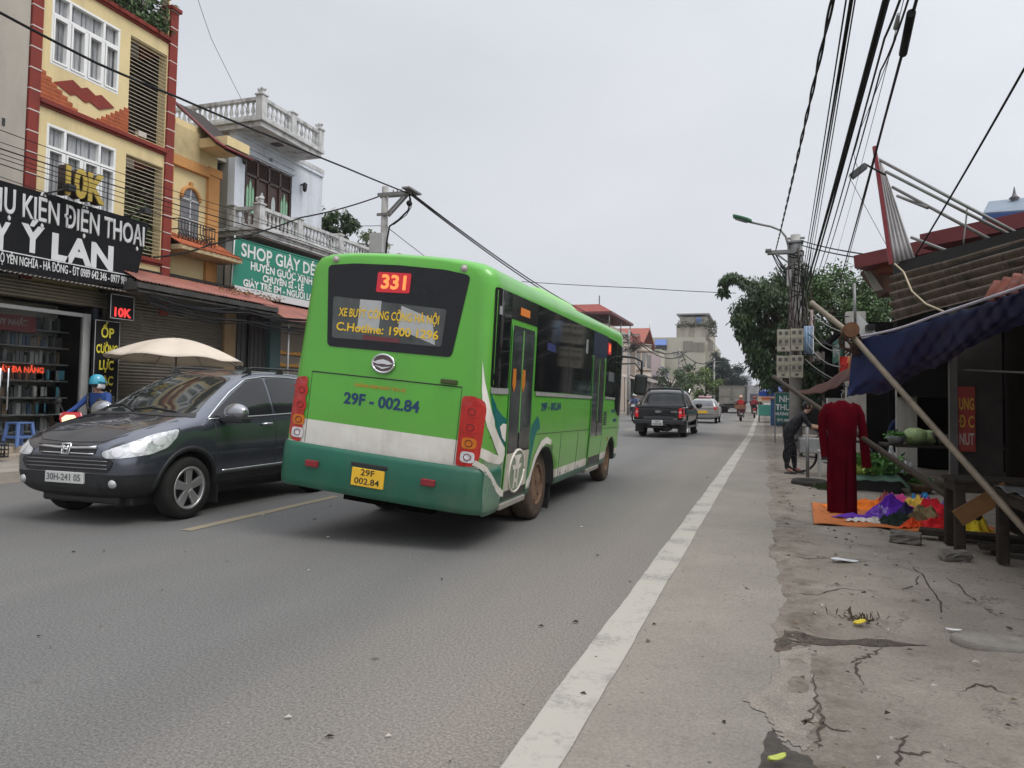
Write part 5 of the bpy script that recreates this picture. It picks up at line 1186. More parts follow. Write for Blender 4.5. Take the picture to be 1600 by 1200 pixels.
b = MB(); p_, q_ = AX(273, 158, -15.6), AX(353, 229, -13.35); b.prism([(p_.x+14.5, p_.y-15.7, p_.z), (q_.x+14.5-.35, p_.y-15.7+.9*(q_.y-p_.y), q_.z+.22), (q_.x+14.5, q_.y-15.7, q_.z), (q_.x+14.5, q_.y-15.7, q_.z-.05), (q_.x+14.5-.35, p_.y-15.7+.9*(q_.y-p_.y), q_.z+.17), (p_.x+14.5, p_.y-15.7, p_.z-.05)], (0, 1.1, .0)); tr_ = b.build('tin_roof', mat('roof_underside', (.05, .042, .038), .9, var=.3, scale=4), OH); b = MB(); A_, B_, C_ = [Vector(v) for v in ((p_.x+14.5, p_.y-15.72, p_.z), (q_.x+14.15, p_.y-15.72+.9*(q_.y-p_.y), q_.z+.20), (q_.x+14.5, q_.y-15.72, q_.z-.02))]; b.tube([A_, B_, C_], .035, 6); b.tube([C_, C_+Vector((0, 1.1, 0))], .035, 6); b.build('roof_rim', mat('red_tin', (.20, .03, .035), .5, .2, var=.15), tr_)
b = MB(); b.prism([(p_.x+14.5+.02, p_.y-15.7+.03, p_.z-.08), (q_.x+14.5-.38, p_.y-15.7+.9*(q_.y-p_.y)+.03, q_.z+.12), (q_.x+14.5-.03, q_.y-15.7+.03, q_.z-.08), (q_.x+14.5-.03, q_.y-15.7+.03, q_.z-.10), (p_.x+14.5+.02, p_.y-15.7+.03, p_.z-.12)], (0, 1.06, .0)); b.build('roof_underside', mat('roof_underside', (.05, .042, .038), .9, var=.3, scale=4), OH)
b = MB(); b.bx(.0, 1.0, .15, 1.05, 8.02, 8.28); b.build('eave_slab', M_CREAM, OH, bevel=.01)
b = MB(); b.bx(-.2, .08, -1.1, .2, 7.6, 8.4); b.build('loft_wall', mat('shaded_cream', (.50, .40, .22), .9, var=.2, scale=3), OH)
# ---- dark awning shop with a roller shutter (under the orange house) and parasol
AW = thing('tin_awning', 'long pink red corrugated tin awning over the closed shutter shop', 'awning', (XL, 15.5, 0))
M_PINKTIN = mat('pink_red_tin', (.31, .115, .085), .6, .1, var=.2, scale=3, stain=((.10, .055, .045), .85, 1.6, (1, .4, 1)))
def awn(root, y0, y1, xb, zb_, xf_, zf, name='awning_sheet'):
    b = MB(); w = y1-y0; b.grid(lambda u, v: (xb+(xf_-xb)*v, y0+w*u, zb_+(zf-zb_)*v+.05*math.sin(v*math.pi)*1.2+.014*math.sin(u*w*2*math.pi/.11)), int(w/.016), 5); return b.build(name, M_PINKTIN, root, solid=.006)
awn(AW, -3.0, 1.95, 0, 4.28, 1.12, 3.86)
b = MB(); b.bx(1.06, 1.10, -3.0, 1.95, 3.70, 3.82); b.bx(0, 1.06, -3.0, -2.94, 3.66, 3.84); b.bx(0, 1.06, 1.9, 1.95, 3.66, 3.84); b.bx(.0, 1.06, -2.94, 1.9, 3.62, 3.66); b.build('awning_fascia', mat('dark_fascia', (.06, .058, .055), .7, var=.3), AW)
b = MB(); b.grid(lambda u, v: (.06-.30*v, -3.0+5.4*u, 4.31+.10*v+.024*math.sin(u*5.4*2*math.pi/.10)), 320, 1); b.build('ridge_sheet', mat('black_tin', (.03, .028, .027), .7, var=.3), AW, solid=.006)
SS = thing('shutter_shop', 'closed shop with a ribbed brown grey roller shutter behind the parasol', 'shop', (XL, 15.5, 0))
b = MB(); b.bx(-.05, .0, -2.45, 1.0, .2, 3.75); z = .25
while z < 3.7: b.tube([(.0, -2.45, z), (.0, 1.0, z)], .030, 6); z += .075
b.build('shutter', mat('brown_shutter', (.15, .13, .10), .55, .1, var=.12, stain=((.07, .055, .045), .5, 1.5, (1, 1, .3))), SS)
b = MB(); b.bx(-.3, .1, .98, 1.42, .2, 3.75); b.build('shop_pier', mat('ochre_pier', (.24, .16, .09), .8, var=.15), SS)
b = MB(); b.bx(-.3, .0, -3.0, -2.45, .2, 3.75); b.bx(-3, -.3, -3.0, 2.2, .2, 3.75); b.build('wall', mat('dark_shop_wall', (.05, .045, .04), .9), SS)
b = MB(); b.bx(-.25, -.05, 1.42, 3.1, .2, 3.75)
for k in range(9): b.bx(-.05, -.03, 1.45+k*.19, 1.58+k*.19, .3, 3.7)
b.build('folding_gate', mat('folding_gate', (.045, .04, .04), .6, var=.2), SS)
PS = thing('parasol', 'beige street parasol standing in front of the closed shutter', 'parasol', (-12.3, 13.05, .12))
M_BEIGE = mat('beige_canvas', (.60, .52, .43), .85, var=.06, scale=3)
n = 8; b = MB()
def para(u, v):
    a = 2*math.pi*u; r = 1.45*v*(1-.03*(1-abs(math.cos(a*4)))*v*2)
    x, y = r*math.cos(a+.3), r*math.sin(a+.3)
    return (x, y, 2.50-.50*v**1.6+.02*math.cos(a*8)*v-.05*y)
b.grid(para, 64, 10); b.build('canopy', M_BEIGE, PS, solid=.006)
b = MB()
for k in range(8): a = 2*math.pi*k/8+.3; b.tube([(0, 0, 2.34), (.8*math.cos(a), .8*math.sin(a), 2.25-.04*math.sin(a)), (1.42*math.cos(a), 1.42*math.sin(a), 1.95-.07*math.sin(a))], .010, 5)
b.build('rib', M_STEEL, PS)
b = MB(); b.cyl((0, 0, 0), (0, 0, 2.45), .02, n=10); b.lathe([(.0, 2.5), (.03, 2.49), (.05, 2.45), (.02, 2.41)]); b.cyl((0, 0, 0), (0, 0, .1), .22, .2); b.build('pole', M_STEEL, PS)

# ---- white house with balustrades
WH = thing('white_house', 'pale white house with two balustraded balconies and a carved wooden door', 'house', (-15.0, 20.2, 0))
M_PALEB = mat('pale_blue_white_wall', (.60, .63, .68), .8, var=.07, stain=((.30, .30, .29), .55, 1.4, (1, 1, .16)))
M_MOULD = mat('mouldy_white', (.52, .52, .51), .85, var=.18, scale=4, stain=((.07, .068, .062), .9, 3.0, (1, 1, .45)))
def Wy(y): return y-20.2
b = MB(); b.bx(-8, -.25, Wy(17.98), Wy(22.6), 0, 9.35); b.build('house_core', mat('side_render', (.27, .26, .235), .9, var=.12, scale=1.5, stain=((.12, .11, .10), .6, 1.1, (1, 1, .2))), WH)
dz = (Wy(18.47), Wy(20.75), 6.6, 8.72)
b = MB(); wall_holes(b, 0, Wy(17.98), Wy(22.6), 5.4, 9.35, [dz], .25); b.build('wall', M_PALEB, WH)
b = MB(); b.bx(-.3, 0, Wy(17.98), Wy(27), 0, 5.4); b.build('lower_wall', M_GREYW, WH)
b = MB(); b.bx(0, .07, Wy(18.35), Wy(20.9), 8.76, 8.84); b.bx(0, .05, Wy(18.35), Wy(20.9), 8.95, 9.0); b.bx(0, .06, Wy(17.98), Wy(22.6), 9.2, 9.3); b.build('moulding', M_PALEB, WH)
M_WOOD = mat('dark_red_wood', (.055, .026, .019), .5, var=.3, scale=5, stretch=(1, 4, .5))
dr = MB(); dr.bx(-.12, -.06, dz[0], dz[1], dz[2], dz[3])
for k in range(5): c = dz[0]+(dz[1]-dz[0])*k/4; dr.bx(-.06, -.0, c-.045, c+.045, dz[2], dz[3])
dr.bx(-.06, .0, dz[0], dz[1], 8.12, 8.2); dr.bx(-.06, .0, dz[0], dz[1], 8.64, 8.72)
for k in range(16): dr.bx(-.06, -.03, dz[0], dz[1], 8.22+k*.026, 8.232+k*.026)
door_o = dr.build('door', M_WOOD, WH, bevel=.004)
M_GREENG = mat('green_glass', (.22, .42, .26), .15, var=.15)
for k in range(4):
    c = dz[0]+(dz[1]-dz[0])*(k+.5)/4
    b = MB()
    if k in (0, 3):
        for dy in (-.13, 0, .13):
            b.prism([(-.055, c+dy-.05, 7.0), (-.055, c+dy+.05, 7.0), (-.055, c+dy+.05, 7.7+.2*(dy == 0)), (-.055, c+dy, 7.85+.2*(dy == 0)), (-.055, c+dy-.05, 7.7+.2*(dy == 0))], (.012, 0, 0))
    else: b.prism([(-.055, c+.10*math.cos(t), 7.45+.33*math.sin(t)) for t in [2*math.pi*i/20 for i in range(20)]], (.012, 0, 0))
    b.build('door_glass', M_GREENG if k in (0, 3) else mat('pale_door_glass', (.42, .46, .44), .2), door_o)
for yy in (18.2, 21.3):
    b = MB(); b.bx(0, .14, Wy(yy)-.03, Wy(yy)+.03, 8.55, 8.60); b.lathe([(.02, .18), (.09, .12), (.075, -.02), (.06, -.12), (.02, -.15)], (.16, Wy(yy), 8.47), n=8); b.build('wall_lantern', M_BLACK, WH)
b = MB(); b.bx(0, .1, Wy(19.6)-.04, Wy(19.6)+.04, 8.85, 8.97); b.build('wall_lamp', _M['pale_label'], WH)
# slabs
b = MB(); b.bx(-8, 1.0, Wy(17.85), Wy(20.98), 9.30, 9.46); b.bx(-8, 1.08, Wy(17.78), Wy(21.05), 9.46, 9.58); b.bx(-8, 0, Wy(20.98), Wy(22.7), 9.3, 9.5); b.build('roof_slab', M_MOULD, WH, bevel=.015)
b = MB(); b.bx(.3, .6, Wy(19.2), Wy(19.5), 9.27, 9.30); b.build('ceiling_lamp', M_WOOD, WH)
b = MB(); b.bx(-1, 1.0, Wy(17.9), Wy(26.9), 6.06, 6.22); b.bx(-1, 1.08, Wy(17.83), Wy(26.97), 6.22, 6.32); b.build('balcony_slab', M_MOULD, WH, bevel=.015)
b = MB(); b.bx(-.1, .95, Wy(17.95), Wy(26.85), 6.02, 6.058); b.build('balcony_soffit', mat('pink_soffit', (.36, .27, .25), .8), WH)
def baluster(b, c, h):
    b.lathe([(.045, 0), (.045, .05*h), (.03, .09*h), (.062, .34*h), (.055, .42*h), (.026, .72*h), (.034, .80*h), (.045, .90*h), (.045, h)], c, n=6)
def balustrade(root, pts, z, h, posts=True, finial=()):
    b = MB()
    for a, c in zip(pts, pts[1:]):
        a, c = Vector((*a, z)), Vector((*c, z)); L = (c-a).length; d = (c-a)/L; n = max(2, int(L/.19))
        b.beam(a+Vector((0, 0, h-.05)), c+Vector((0, 0, h-.05)), .15, .10); b.beam(a+Vector((0, 0, .04)), c+Vector((0, 0, .04)), .13, .08)
        for k in range(n): baluster(b, a+d*L*(k+.5)/n+Vector((0, 0, .08)), h-.18)
    o = b.build('balustrade', M_MOULD, root)
    for p in pts:
        b = MB(); b.bx(p[0]-.12, p[0]+.12, p[1]-.12, p[1]+.12, z, z+h+.03); b.bx(p[0]-.15, p[0]+.15, p[1]-.15, p[1]+.15, z+h+.03, z+h+.09); b.build('balustrade_post', M_MOULD, o, bevel=.012)
    for p in finial:
        b = MB(); rr = random.Random(4)
        b.cyl((p[0], p[1], z+h+.09), (p[0], p[1], z+h+.16), .05, .09)
        for k in range(9): b.ball((p[0]+rr.uniform(-.07, .07), p[1]+rr.uniform(-.07, .07), z+h+.22+rr.uniform(-.05, .05)), .06, 6)
        b.build('finial', M_MOULD, o)
    return o
balustrade(WH, [(-5.5, Wy(17.92)), (-2.6, Wy(17.92)), (.93, Wy(17.92)), (.93, Wy(19.4)), (.93, Wy(20.9))], 9.58, .62, finial=[(.93, Wy(17.92)), (.93, Wy(20.9))])
balustrade(WH, [(-.0, Wy(17.98)), (.93, Wy(17.98)), (.93, Wy(19.9)), (.93, Wy(22.3)), (.93, Wy(24.7)), (.93, Wy(26.8))], 6.32, .62, finial=[(.93, Wy(17.98)), (.93, Wy(26.8))])
q0, q1 = AY(327, 256, 17.9), AY(341, 305, 17.9)
b = MB(); b.bx(q0.x+15, q1.x+15, 17.9-20.2, 17.96-20.2, q1.z, q0.z)
for k in range(16): z = q1.z+(q0.z-q1.z)*k/16; b.bx(q0.x+15.02, q1.x+14.98, 17.86-20.2, 17.9-20.2, z, z+.05)
b.build('side_louvre', mat('dark_louvre', (.04, .042, .045), .6), WH)
b = MB(); b.bx(q0.x+14.9, q1.x+15.2, 17.6-20.2, 17.96-20.2, q0.z, q0.z+.10); b.build('louvre_hood', M_GREYW, WH)
SG2 = thing('shop_sign', 'green board lettered SHOP GIÀY DÉP under the white balcony', 'sign', (-13.92, 19, 0))
b = MB(); b.prism([(0, -2.30, 4.42), (0, 3.2, 4.42), (0, 3.2, 5.86), (0, -2.22, 5.76)], (-.07, 0, 0)); b.build('board', mat('green_signboard', (.012, .21, .135), .45, var=.05), SG2)
b = MB(); b.prism([(.004, -2.0, 4.21), (.004, 3.19, 4.21), (.004, 3.19, 4.42), (.004, -2.2, 4.42)], (-.04, 0, 0)); b.build('white_strip', M_SW, SG2)
b = MB(); b.tube([(.01, -2.32, 4.4), (.01, -2.24, 5.8)], .02, 6); b.build('board_edge', M_SW, SG2)
M_SW2 = mat('sign_white', (.74, .74, .72), .5)
for s_, y, z, h, w in (('SHOP GIÀY DÉP', .0, 5.45, .52, 3.9), ('HUYẾN GUỐC XINH', .0, 5.07, .33, 3.05), ('CHUYÊN SỈ - LẺ', .05, 4.79, .27, 2.05), ('GIÀY TRẺ EM - NGƯỜI LỚN', .0, 4.54, .28, 3.65)): lettering(s_, (.008, y, z), (0, 1, 0), (0, 0, 1), h, M_SW2, SG2, w, .010)
AW2 = thing('tin_awning', 'orange red corrugated awning below the green shoe shop board', 'awning', (XL, 19.8, 0))
awn(AW2, -2.35, 5.5, 0, 4.15, 1.5, 3.42)
b = MB(); b.tube([(1.42, -2.3, 3.42), (1.42, -2.3, .12)], .03, 8); b.tube([(1.42, 2.3, 3.42), (1.42, 2.3, .12)], .03, 8); b.build('awning_post', M_STEEL, AW2)
b = MB(); rr = random.Random(6); leaves(b, [(.5+rr.uniform(-.35, .5), -2.6+rr.uniform(-1.7, .7), 4.12+rr.uniform(-.06, .08)) for _ in range(420)], .10, 8, droop=0, slim=.3)
tag(b.build('dry_leaves', mat('dry_leaf', (.20, .13, .06), .9, var=.4, scale=20)), 'brown dead leaves heaped where the two tin awnings meet', 'leaves', kind='stuff').location = (XL, 19.8, 0)
SH2 = thing('shoe_shop', 'dark open shoe shop with rows of lit shoes under the orange awning', 'shop', (XL, 20.5, 0))
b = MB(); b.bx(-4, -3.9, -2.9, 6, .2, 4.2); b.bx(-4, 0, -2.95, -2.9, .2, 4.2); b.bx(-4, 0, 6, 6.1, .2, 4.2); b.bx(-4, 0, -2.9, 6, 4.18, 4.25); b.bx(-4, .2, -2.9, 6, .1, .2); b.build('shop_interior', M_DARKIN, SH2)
b = MB(); b.bx(-.1, .1, -2.05, -1.55, .2, 3.6); b.build('shop_pier', mat('teal_pier', (.05, .10, .10), .6), SH2)
M_WARM = mat('glowing_shoes', (.40, .22, .06), .5, var=.7, scale=16, emit=(1, .5, .1), es=.10)  # warm glow put into the shoes in place of shop light
rr = random.Random(9)
for row in range(6):
    z = .7+row*.4; b = MB(); b.bx(-1.6, -.9, -1.5, 5.8, z-.03, z); b.build('shop_shelf', M_WOOD, SH2)
    b = MB(); yy = -1.45
    while yy < 5.6: b.bx(-1.2, -.95, yy, yy+.09, z, z+rr.uniform(.08, .14)); yy += .13
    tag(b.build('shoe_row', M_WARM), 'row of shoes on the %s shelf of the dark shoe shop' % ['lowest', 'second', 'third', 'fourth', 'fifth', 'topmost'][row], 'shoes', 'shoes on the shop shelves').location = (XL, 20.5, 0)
# ---- potted trees on the balcony, drawn with leaf clusters
def tree(name, label, loc, h, crown, n, size, m, trunk_r=.12, seed=0, group=None, droop=.3, slim=.5, clusters=14, cat='tree', lean=(0, 0), twig=True):
    """crown = (cx, cy, cz, rx, ry, rz) above loc"""
    r = random.Random(seed); t = thing(name, label, cat, loc, 0, group)
    cx, cy, cz, rx, ry, rz = crown; b = MB(); top = Vector((cx, cy, cz))
    base = [Vector((0, 0, 0)), Vector((cx*.2+lean[0], cy*.2+lean[1], h*.35)), Vector((cx*.6, cy*.6, cz*.8)), top]
    b.tube(base, [trunk_r, trunk_r*.8, trunk_r*.55, trunk_r*.25], 8)
    cl = []
    for k in range(clusters):
        while True:
            q = Vector((r.uniform(-1, 1), r.uniform(-1, 1), r.uniform(-1, 1)))
            if .3 < q.length < 1: break
        q = Vector((cx+q.x*rx, cy+q.y*ry, cz+q.z*rz)); cl.append(q)
        s0 = base[1].lerp(base[2], r.random()); b.tube([s0, s0.lerp(q, .5)+Vector((0, 0, .08*h*r.random())), q], [trunk_r*.4, trunk_r*.22, trunk_r*.06], 5)
    b.build('trunk', mat('bark', (.085, .065, .05), .95, var=.3, scale=6, bump=.4), t)
    b = MB(); pts = []
    for _ in range(n):
        q = r.choice(cl); s_ = .30*(rx+ry+rz)/3*r.uniform(.7, 1.35)
        v = Vector((r.gauss(0, 1), r.gauss(0, 1), r.gauss(0, .8))); v = v.normalized()*(r.random()**.45)*s_
        pts.append(q+v)
    leaves(b, pts, size, seed+1, 0, droop, slim)
    b.build('crown', m, t)
    return t
M_LEAFD = mat('leaf_dark', (.036, .068, .020), .5, var=.6, scale=1.6)
M_LEAFY = mat('leaf_pale', (.12, .14, .06), .6, var=.35, scale=3)
tree('potted_tree', 'dark round potted tree behind the white balcony rail', (-16.2, 25.1, 6.3), 1.6, (0, 0, 1.9, 1.0, 1.0, .65), 2600, .16, M_LEAFD, .06, 21)
tree('potted_tree', 'pale sparse potted tree beyond the darker one on the white balcony', (-15.6, 27.0, 6.3), 1.6, (0, 0, 1.35, .9, .9, .55), 1100, .13, M_LEAFY, .05, 22)
# ================================================================== the far left row, seen past the bus
M_PINKW = mat('pinkish_wall', (.44, .37, .31), .85, var=.10, stain=((.25, .19, .15), .5, .6, (1, 1, .25)))
M_BEIGEW = mat('beige_wall', (.42, .40, .33), .9, var=.07, scale=.4, stain=((.23, .215, .18), .5, .35, (1, 1, .2)))
M_REDROOF = mat('red_roof', (.24, .06, .048), .75, var=.2, scale=1)
def simple_window(mb, x, y0, y1, z0, z1, m=1): mb.bx(x, x+.06, y0, y1, z0, z1, m)
def far_house(name, label, x, y0, y1, z, depth, wallm, wins, side=(), roof=None, doors=()):
    t = thing(name, label, 'house', (x, y0, 0)); L = y1-y0
    b = MB(); b.bx(-depth, 0, 0, L, 0, z); b.build('wall', wallm, t)
    for (a, c, lo, hi) in wins:
        b = MB(); b.bx(0, .05, a, c, lo, hi); f = b.build('window', mat('far_frame', (.45, .42, .38), .6), t); b = MB(); b.bx(.05, .06, a+.1, c-.1, lo+.1, hi-.1); b.build('pane', mat('far_glass', (.05, .05, .055), .2), f)
    for (a, c, lo, hi) in side:
        b = MB(); b.bx(-c, -a, -.05, 0, lo, hi); f = b.build('window', _M.get('far_frame') or mat('far_frame', (.45, .42, .38), .6), t); b = MB(); b.bx(-c+.1, -a-.1, -.06, -.05, lo+.1, hi-.1); b.build('pane', mat('far_glass', (.05, .05, .055), .2), f)
    return t
# pavilion roof house
PV = far_house('pavilion_house', 'three storey house with a red pavilion roof on posts above its terrace', -14.2, 70, 82, 8.0, 9, M_PINKW, [(2, 4, 5.3, 7.2), (7, 9, 5.3, 7.2)], [(1, 3, 5.3, 7.0), (4.5, 6.5, 5.3, 7.0)])
b = MB(); v0 = [(-8.6, -.5, 9.7), (.6, -.5, 9.7), (.6, 12, 9.7), (-8.6, 12, 9.7)]; rd = [(-7.4, 2.2, 10.75), (-1.2, 2.2, 10.75), (-1.2, 9, 10.75), (-7.4, 9, 10.75)]
for i in range(4): b.face([v0[i], v0[(i+1) % 4], rd[(i+1) % 4], rd[i]])
b.face(rd); b.face(v0[::-1])
pr_ = b.build('pavilion_roof', M_REDROOF, PV)
b = MB(); b.bx(-8.6, .62, -.52, 12.02, 9.45, 9.7); b.build('roof_fascia', mat('dark_red_fascia', (.12, .03, .03), .6), pr_)
b = MB(); b.tube([(-1.2, 2.2, 10.7), (-1.2, 2.2, 11.6)], .05, 6); b.build('spike', M_BLACK, pr_)
b = MB()
for x in (-8.2, -5.3, -2.5, .3):
    for y in (-.2, 6, 11.7): b.cyl((x, y, 8.0), (x, y, 9.45), .06, n=8)
b.build('roof_posts', M_STEEL, PV)
b = MB(); b.bx(-9, .1, -.1, 0, 8.0, 8.55); b.bx(0, .1, 0, 12, 8.0, 8.55); b.build('parapet', M_PINKW, PV)
# pink house with a gable
PH = far_house('pink_house', 'pinkish house with red gabled roof and round balconies past the bus', -14.0, 86, 97, 8.0, 10, M_PINKW, [(1, 3, 5.2, 7.2), (5, 7.5, 5.2, 7.2), (9, 12, 5.2, 7.2), (9, 12, 2.6, 4.4)], [(1, 3.5, 5.0, 7.0), (4.5, 7, 5.0, 7.0)])
b = MB(); b.prism([(.0, 0, 8.0), (.0, 4.0, 9.7), (.0, 8, 8.0)], (-9, 0, 0)); b.build('gable_wall', M_PINKW, PH)
b = MB()
for a_, c_ in ((-1.0, 4.0), (9.0, 4.0)): b.prism([(1.1, a_, 7.65), (1.1, c_, 9.8), (1.1, c_, 9.95), (1.1, a_, 7.8)], (-11, 0, 0))
b.build('roof', mat('salmon_roof', (.30, .10, .075), .8, var=.2, stain=((.14, .07, .055), .5, 1.2, (1, 1, 1))), PH)
b = MB(); b.tube([(1.1, 4.0, 9.8), (1.1, 4.0, 10.8)], .05, 6); b.build('spike', M_WHITE, PH)
for z in (4.9, 7.9):
    b = MB(); b.lathe([(0, 0), (1.6, 0), (1.6, .25), (1.5, .25), (1.5, .8), (1.6, .8), (1.6, .9), (0, .9)], (0, 2.4, z-1.0), n=20); b.build('round_balcony', M_PINKW, PH)
# beige block
BB = thing('apartment_block', 'big plain beige block with a blue water tank and stepped planted roof', 'building', (0, 0, 0))
eR, eL = AY(1113, 545, 130).x, AY(1017, 545, 130).x; z1, z2, z3 = AY(1070, 527, 130).z, AY(1100, 512, 130).z, AY(1085, 502, 130).z
b = MB(); b.bx(eL, eR-1.2, 130, 150, 0, z1); b.build('wall', M_BEIGEW, BB)
b = MB(); b.bx(eR-1.2, eR+.4, 131, 149, 0, z1-1.2); b.build('stair_wing', M_BEIGEW, BB)
b = MB(); xa = AY(1057, 512, 131).x; xb = AY(1108, 512, 131).x; b.bx(xa, xb, 131, 149, z1, z2+.4); b.build('upper_storey', mat('weathered_wall', (.36, .33, .28), .9, var=.2, scale=.8, stain=((.12, .10, .08), .7, .7, (1, 1, .2))), BB)
b = MB(); xa2 = AY(1062, 505, 132).x; xb2 = AY(1104, 505, 132).x; b.bx(xa2, xb2, 132, 148, z2+.4, z3+1.0); b.build('roof_room', _M['weathered_wall'], BB)
b = MB(); b.bx(xa2-.5, xb2+.5, 131.5, 148, z3+1.3, z3+1.55)
for x in (xa2, (xa2+xb2)/2, xb2): b.bx(x-.1, x+.1, 132, 132.2, z3+1.0, z3+1.3)
b.build('roof_canopy', mat('grey_canopy', (.25, .25, .25), .7), BB)
b = MB(); p = AY(1092, 502, 132); b.bx(p.x-.42, p.x+.42, 131.6, 132.6, p.z-.5, p.z+.65); b.build('water_tank', mat('tank_blue', (.10, .19, .42), .5), BB, bevel=.05)
for (u0, u1, v0_, v1_) in ((1068, 1082, 533, 549), (1083, 1091, 535, 549), (1092, 1101, 535, 550), (1106, 1114, 533, 549)):
    p, q = AY(u0, v0_, 129.9), AY(u1, v1_, 129.9); b = MB(); b.bx(p.x, q.x, 129.9, 129.99, q.z, p.z); b.build('window_recess', mat('shade_recess', (.22, .20, .17), .8), BB)
p, q = AY(1024, 531, 129.8), AY(1042, 545, 129.8)
b = MB(); b.prism([(p.x, 129.9, p.z), (q.x, 129.9, p.z), (q.x, 128.8, q.z+.55), (p.x, 128.8, q.z+.55)], (0, 0, .08)); b.build('blue_awning', mat('awning_blue', (.09, .16, .40), .6), BB)
b = MB(); b.bx(p.x, q.x, 129.85, 129.95, q.z-.2, q.z+.6); b.build('window', mat('far_glass', (.05, .05, .055), .2), BB)
rr = random.Random(15); b = MB(); leaves(b, [(rr.uniform(xa, xb+1), 130.8+rr.uniform(-.2, .4), z2+.5+rr.uniform(-.2, 1.2)*rr.random()) for _ in range(700)]+[(xb+rr.uniform(-.3, 1.2), 131+rr.uniform(-.3, 1), z1+rr.uniform(.2, 3)) for _ in range(500)], .32, 4)
tag(b.build('roof_plants', mat('far_leaf', (.09, .10, .06), .8, var=.4)), 'untidy plants along the stepped roof of the beige block', 'plant')
# back wall of lower beige building stepping left
LB = thing('low_beige_house', 'low beige flat roofed house in front of the big beige block', 'house', (0, 0, 0))
xa, xb = AY(1012, 548, 122).x, AY(1030, 548, 122).x
b = MB(); b.bx(xa-3, xb, 122, 129.5, 0, AY(1020, 548, 122).z); b.build('wall', M_BEIGEW, LB)
b = MB(); b.bx(xa-3.2, xb+.15, 121.8, 129.6, AY(1020, 548, 122).z, AY(1020, 548, 122).z+.25); b.build('parapet', M_BEIGEW, LB)
# stalls with tin roofs along the left pavement
for i, (y0, y1, z, col, lab) in enumerate(((31, 38, 3.4, (.30, .28, .25), 'grey sheet roofed stall nearest along the left pavement, past the bus'), (40, 50, 3.5, (.42, .41, .39), 'white canvas stall along the left pavement beyond the grey one'), (52, 61, 3.6, (.20, .18, .16), 'brown rusty stall with a lean-to roof before the pavilion house'),
                                         (64, 74, 3.9, (.33, .28, .25), 'stall with sloping tin roof under the pavilion house'), (84, 98, 3.8, (.24, .22, .20), 'dark stall with tin roof under the pink house'), (100, 118, 4.2, (.30, .26, .24), 'low pinkish shop row before the beige block'))):
    t = thing('market_stall', lab, 'stall', (-14, y0, 0), 0, 'stalls along the left pavement'); L = y1-y0
    b = MB(); b.bx(-3, -.1, 0, L, .1, z-.3); b.build('stall_back', mat('stall_dark', (.05, .045, .042), .9, var=.3), t)
    b = MB(); b.prism([(-.5, -.3, z+.35), (2.3, -.3, z-.65), (2.3, -.3, z-.58), (-.5, -.3, z+.42)], (0, L+.6, 0)); b.build('stall_roof', mat('stall_roof_%s' % lab.split()[0], col, .7, var=.2, scale=1.5, stain=((.12, .08, .06), .6, 1, (1, .5, 1))), t)
    b = MB()
    for k in range(int(L/3)+1): b.cyl((2.15, min(L, k*3), .1), (2.15, min(L, k*3), z-.6), .04, n=6)
    b.build('stall_posts', M_STEEL, t)
    if i == 0: b = MB(); b.bx(2.28, 2.33, 1, 4, z-1.3, z-.6); b.build('stall_banner', mat('ochre_banner', (.50, .33, .05), .6), t)
for i, (y, z0, lab) in enumerate(((96, 4.2, 'grey lattice balcony house front just before the beige block'),)):
    t = thing('lattice_house', lab, 'house', (-13.9, 98.5, 0)); b = MB(); b.bx(-8, 0, 0, 10, 0, 7.4); b.build('wall', mat('mauve_wall', (.34, .27, .27), .85, var=.15), t)
    b = MB(); b.bx(0, 1.2, 0, 10, 4.3, 4.5)
    for k in range(26): b.bx(1.15, 1.2, k*.39, k*.39+.08, 4.5, 5.7)
    for z in (4.9, 5.3, 5.7): b.bx(1.14, 1.21, 0, 10, z-.04, z+.04)
    b.build('lattice_balcony', mat('lattice_grey', (.30, .30, .33), .6), t)
# utility poles
def upole(name, label, x, y, h, arm=True, lean=0, r=.16):
    t = thing(name, label, 'utility pole', (x, y, 0), 0, None)
    b = MB(); b.tube([(0, 0, 0), (lean, 0, h)], [r, r*.72], 12); b.build('shaft', M_CONC, t)
    return t
LP = upole('utility_pole', 'concrete utility pole rising behind the bus with a steel bracket and box', -11.85, 21.5, 8.32, r=.15)
b = MB(); b.bx(-.22, 1.0, -.12, -.06, 7.98, 8.10); b.bx(-.22, 1.0, .06, .12, 7.98, 8.10); b.bx(.85, 1.12, -.45, .45, 8.08, 8.14); b.build('cross_arm', M_STEEL, LP)
b = MB(); b.beam((.1, -.09, 7.35), (.78, -.09, 8.0), .06, .06); b.beam((.1, .09, 7.35), (.78, .09, 8.0), .06, .06); b.bx(-.22, .32, -.14, -.10, 7.33, 7.42); b.build('arm_brace', M_STEEL, LP)
b = MB(); b.bx(-.36, .12, -.34, -.14, 6.05, 6.72); b.build('junction_box', mat('grey_box', (.42, .42, .41), .6, var=.08), LP, bevel=.015)
b = MB()
for k in range(3): b.cyl((.30+.15*k, 0, 8.10), (.30+.15*k, 0, 8.2), .02, n=6)
b.build('insulator', M_BLACK, LP)
b = MB(); b.tube([(.95, -.1, 8.0), (.98, -.1, 7.72), (.93, -.12, 7.45), (.6, -.14, 7.15), (.28, -.16, 6.95), (.2, -.16, 6.5), (.17, -.16, 6.05)], .03, 8); b.tube([(.9, .1, 7.9), (.95, .05, 7.6), (.85, -.1, 7.3), (.4, -.12, 7.0)], .015, 6); b.ball((.95, -.1, 7.68), (.10, .12, .10), 8); b.build('service_cable', M_CABLE, LP)
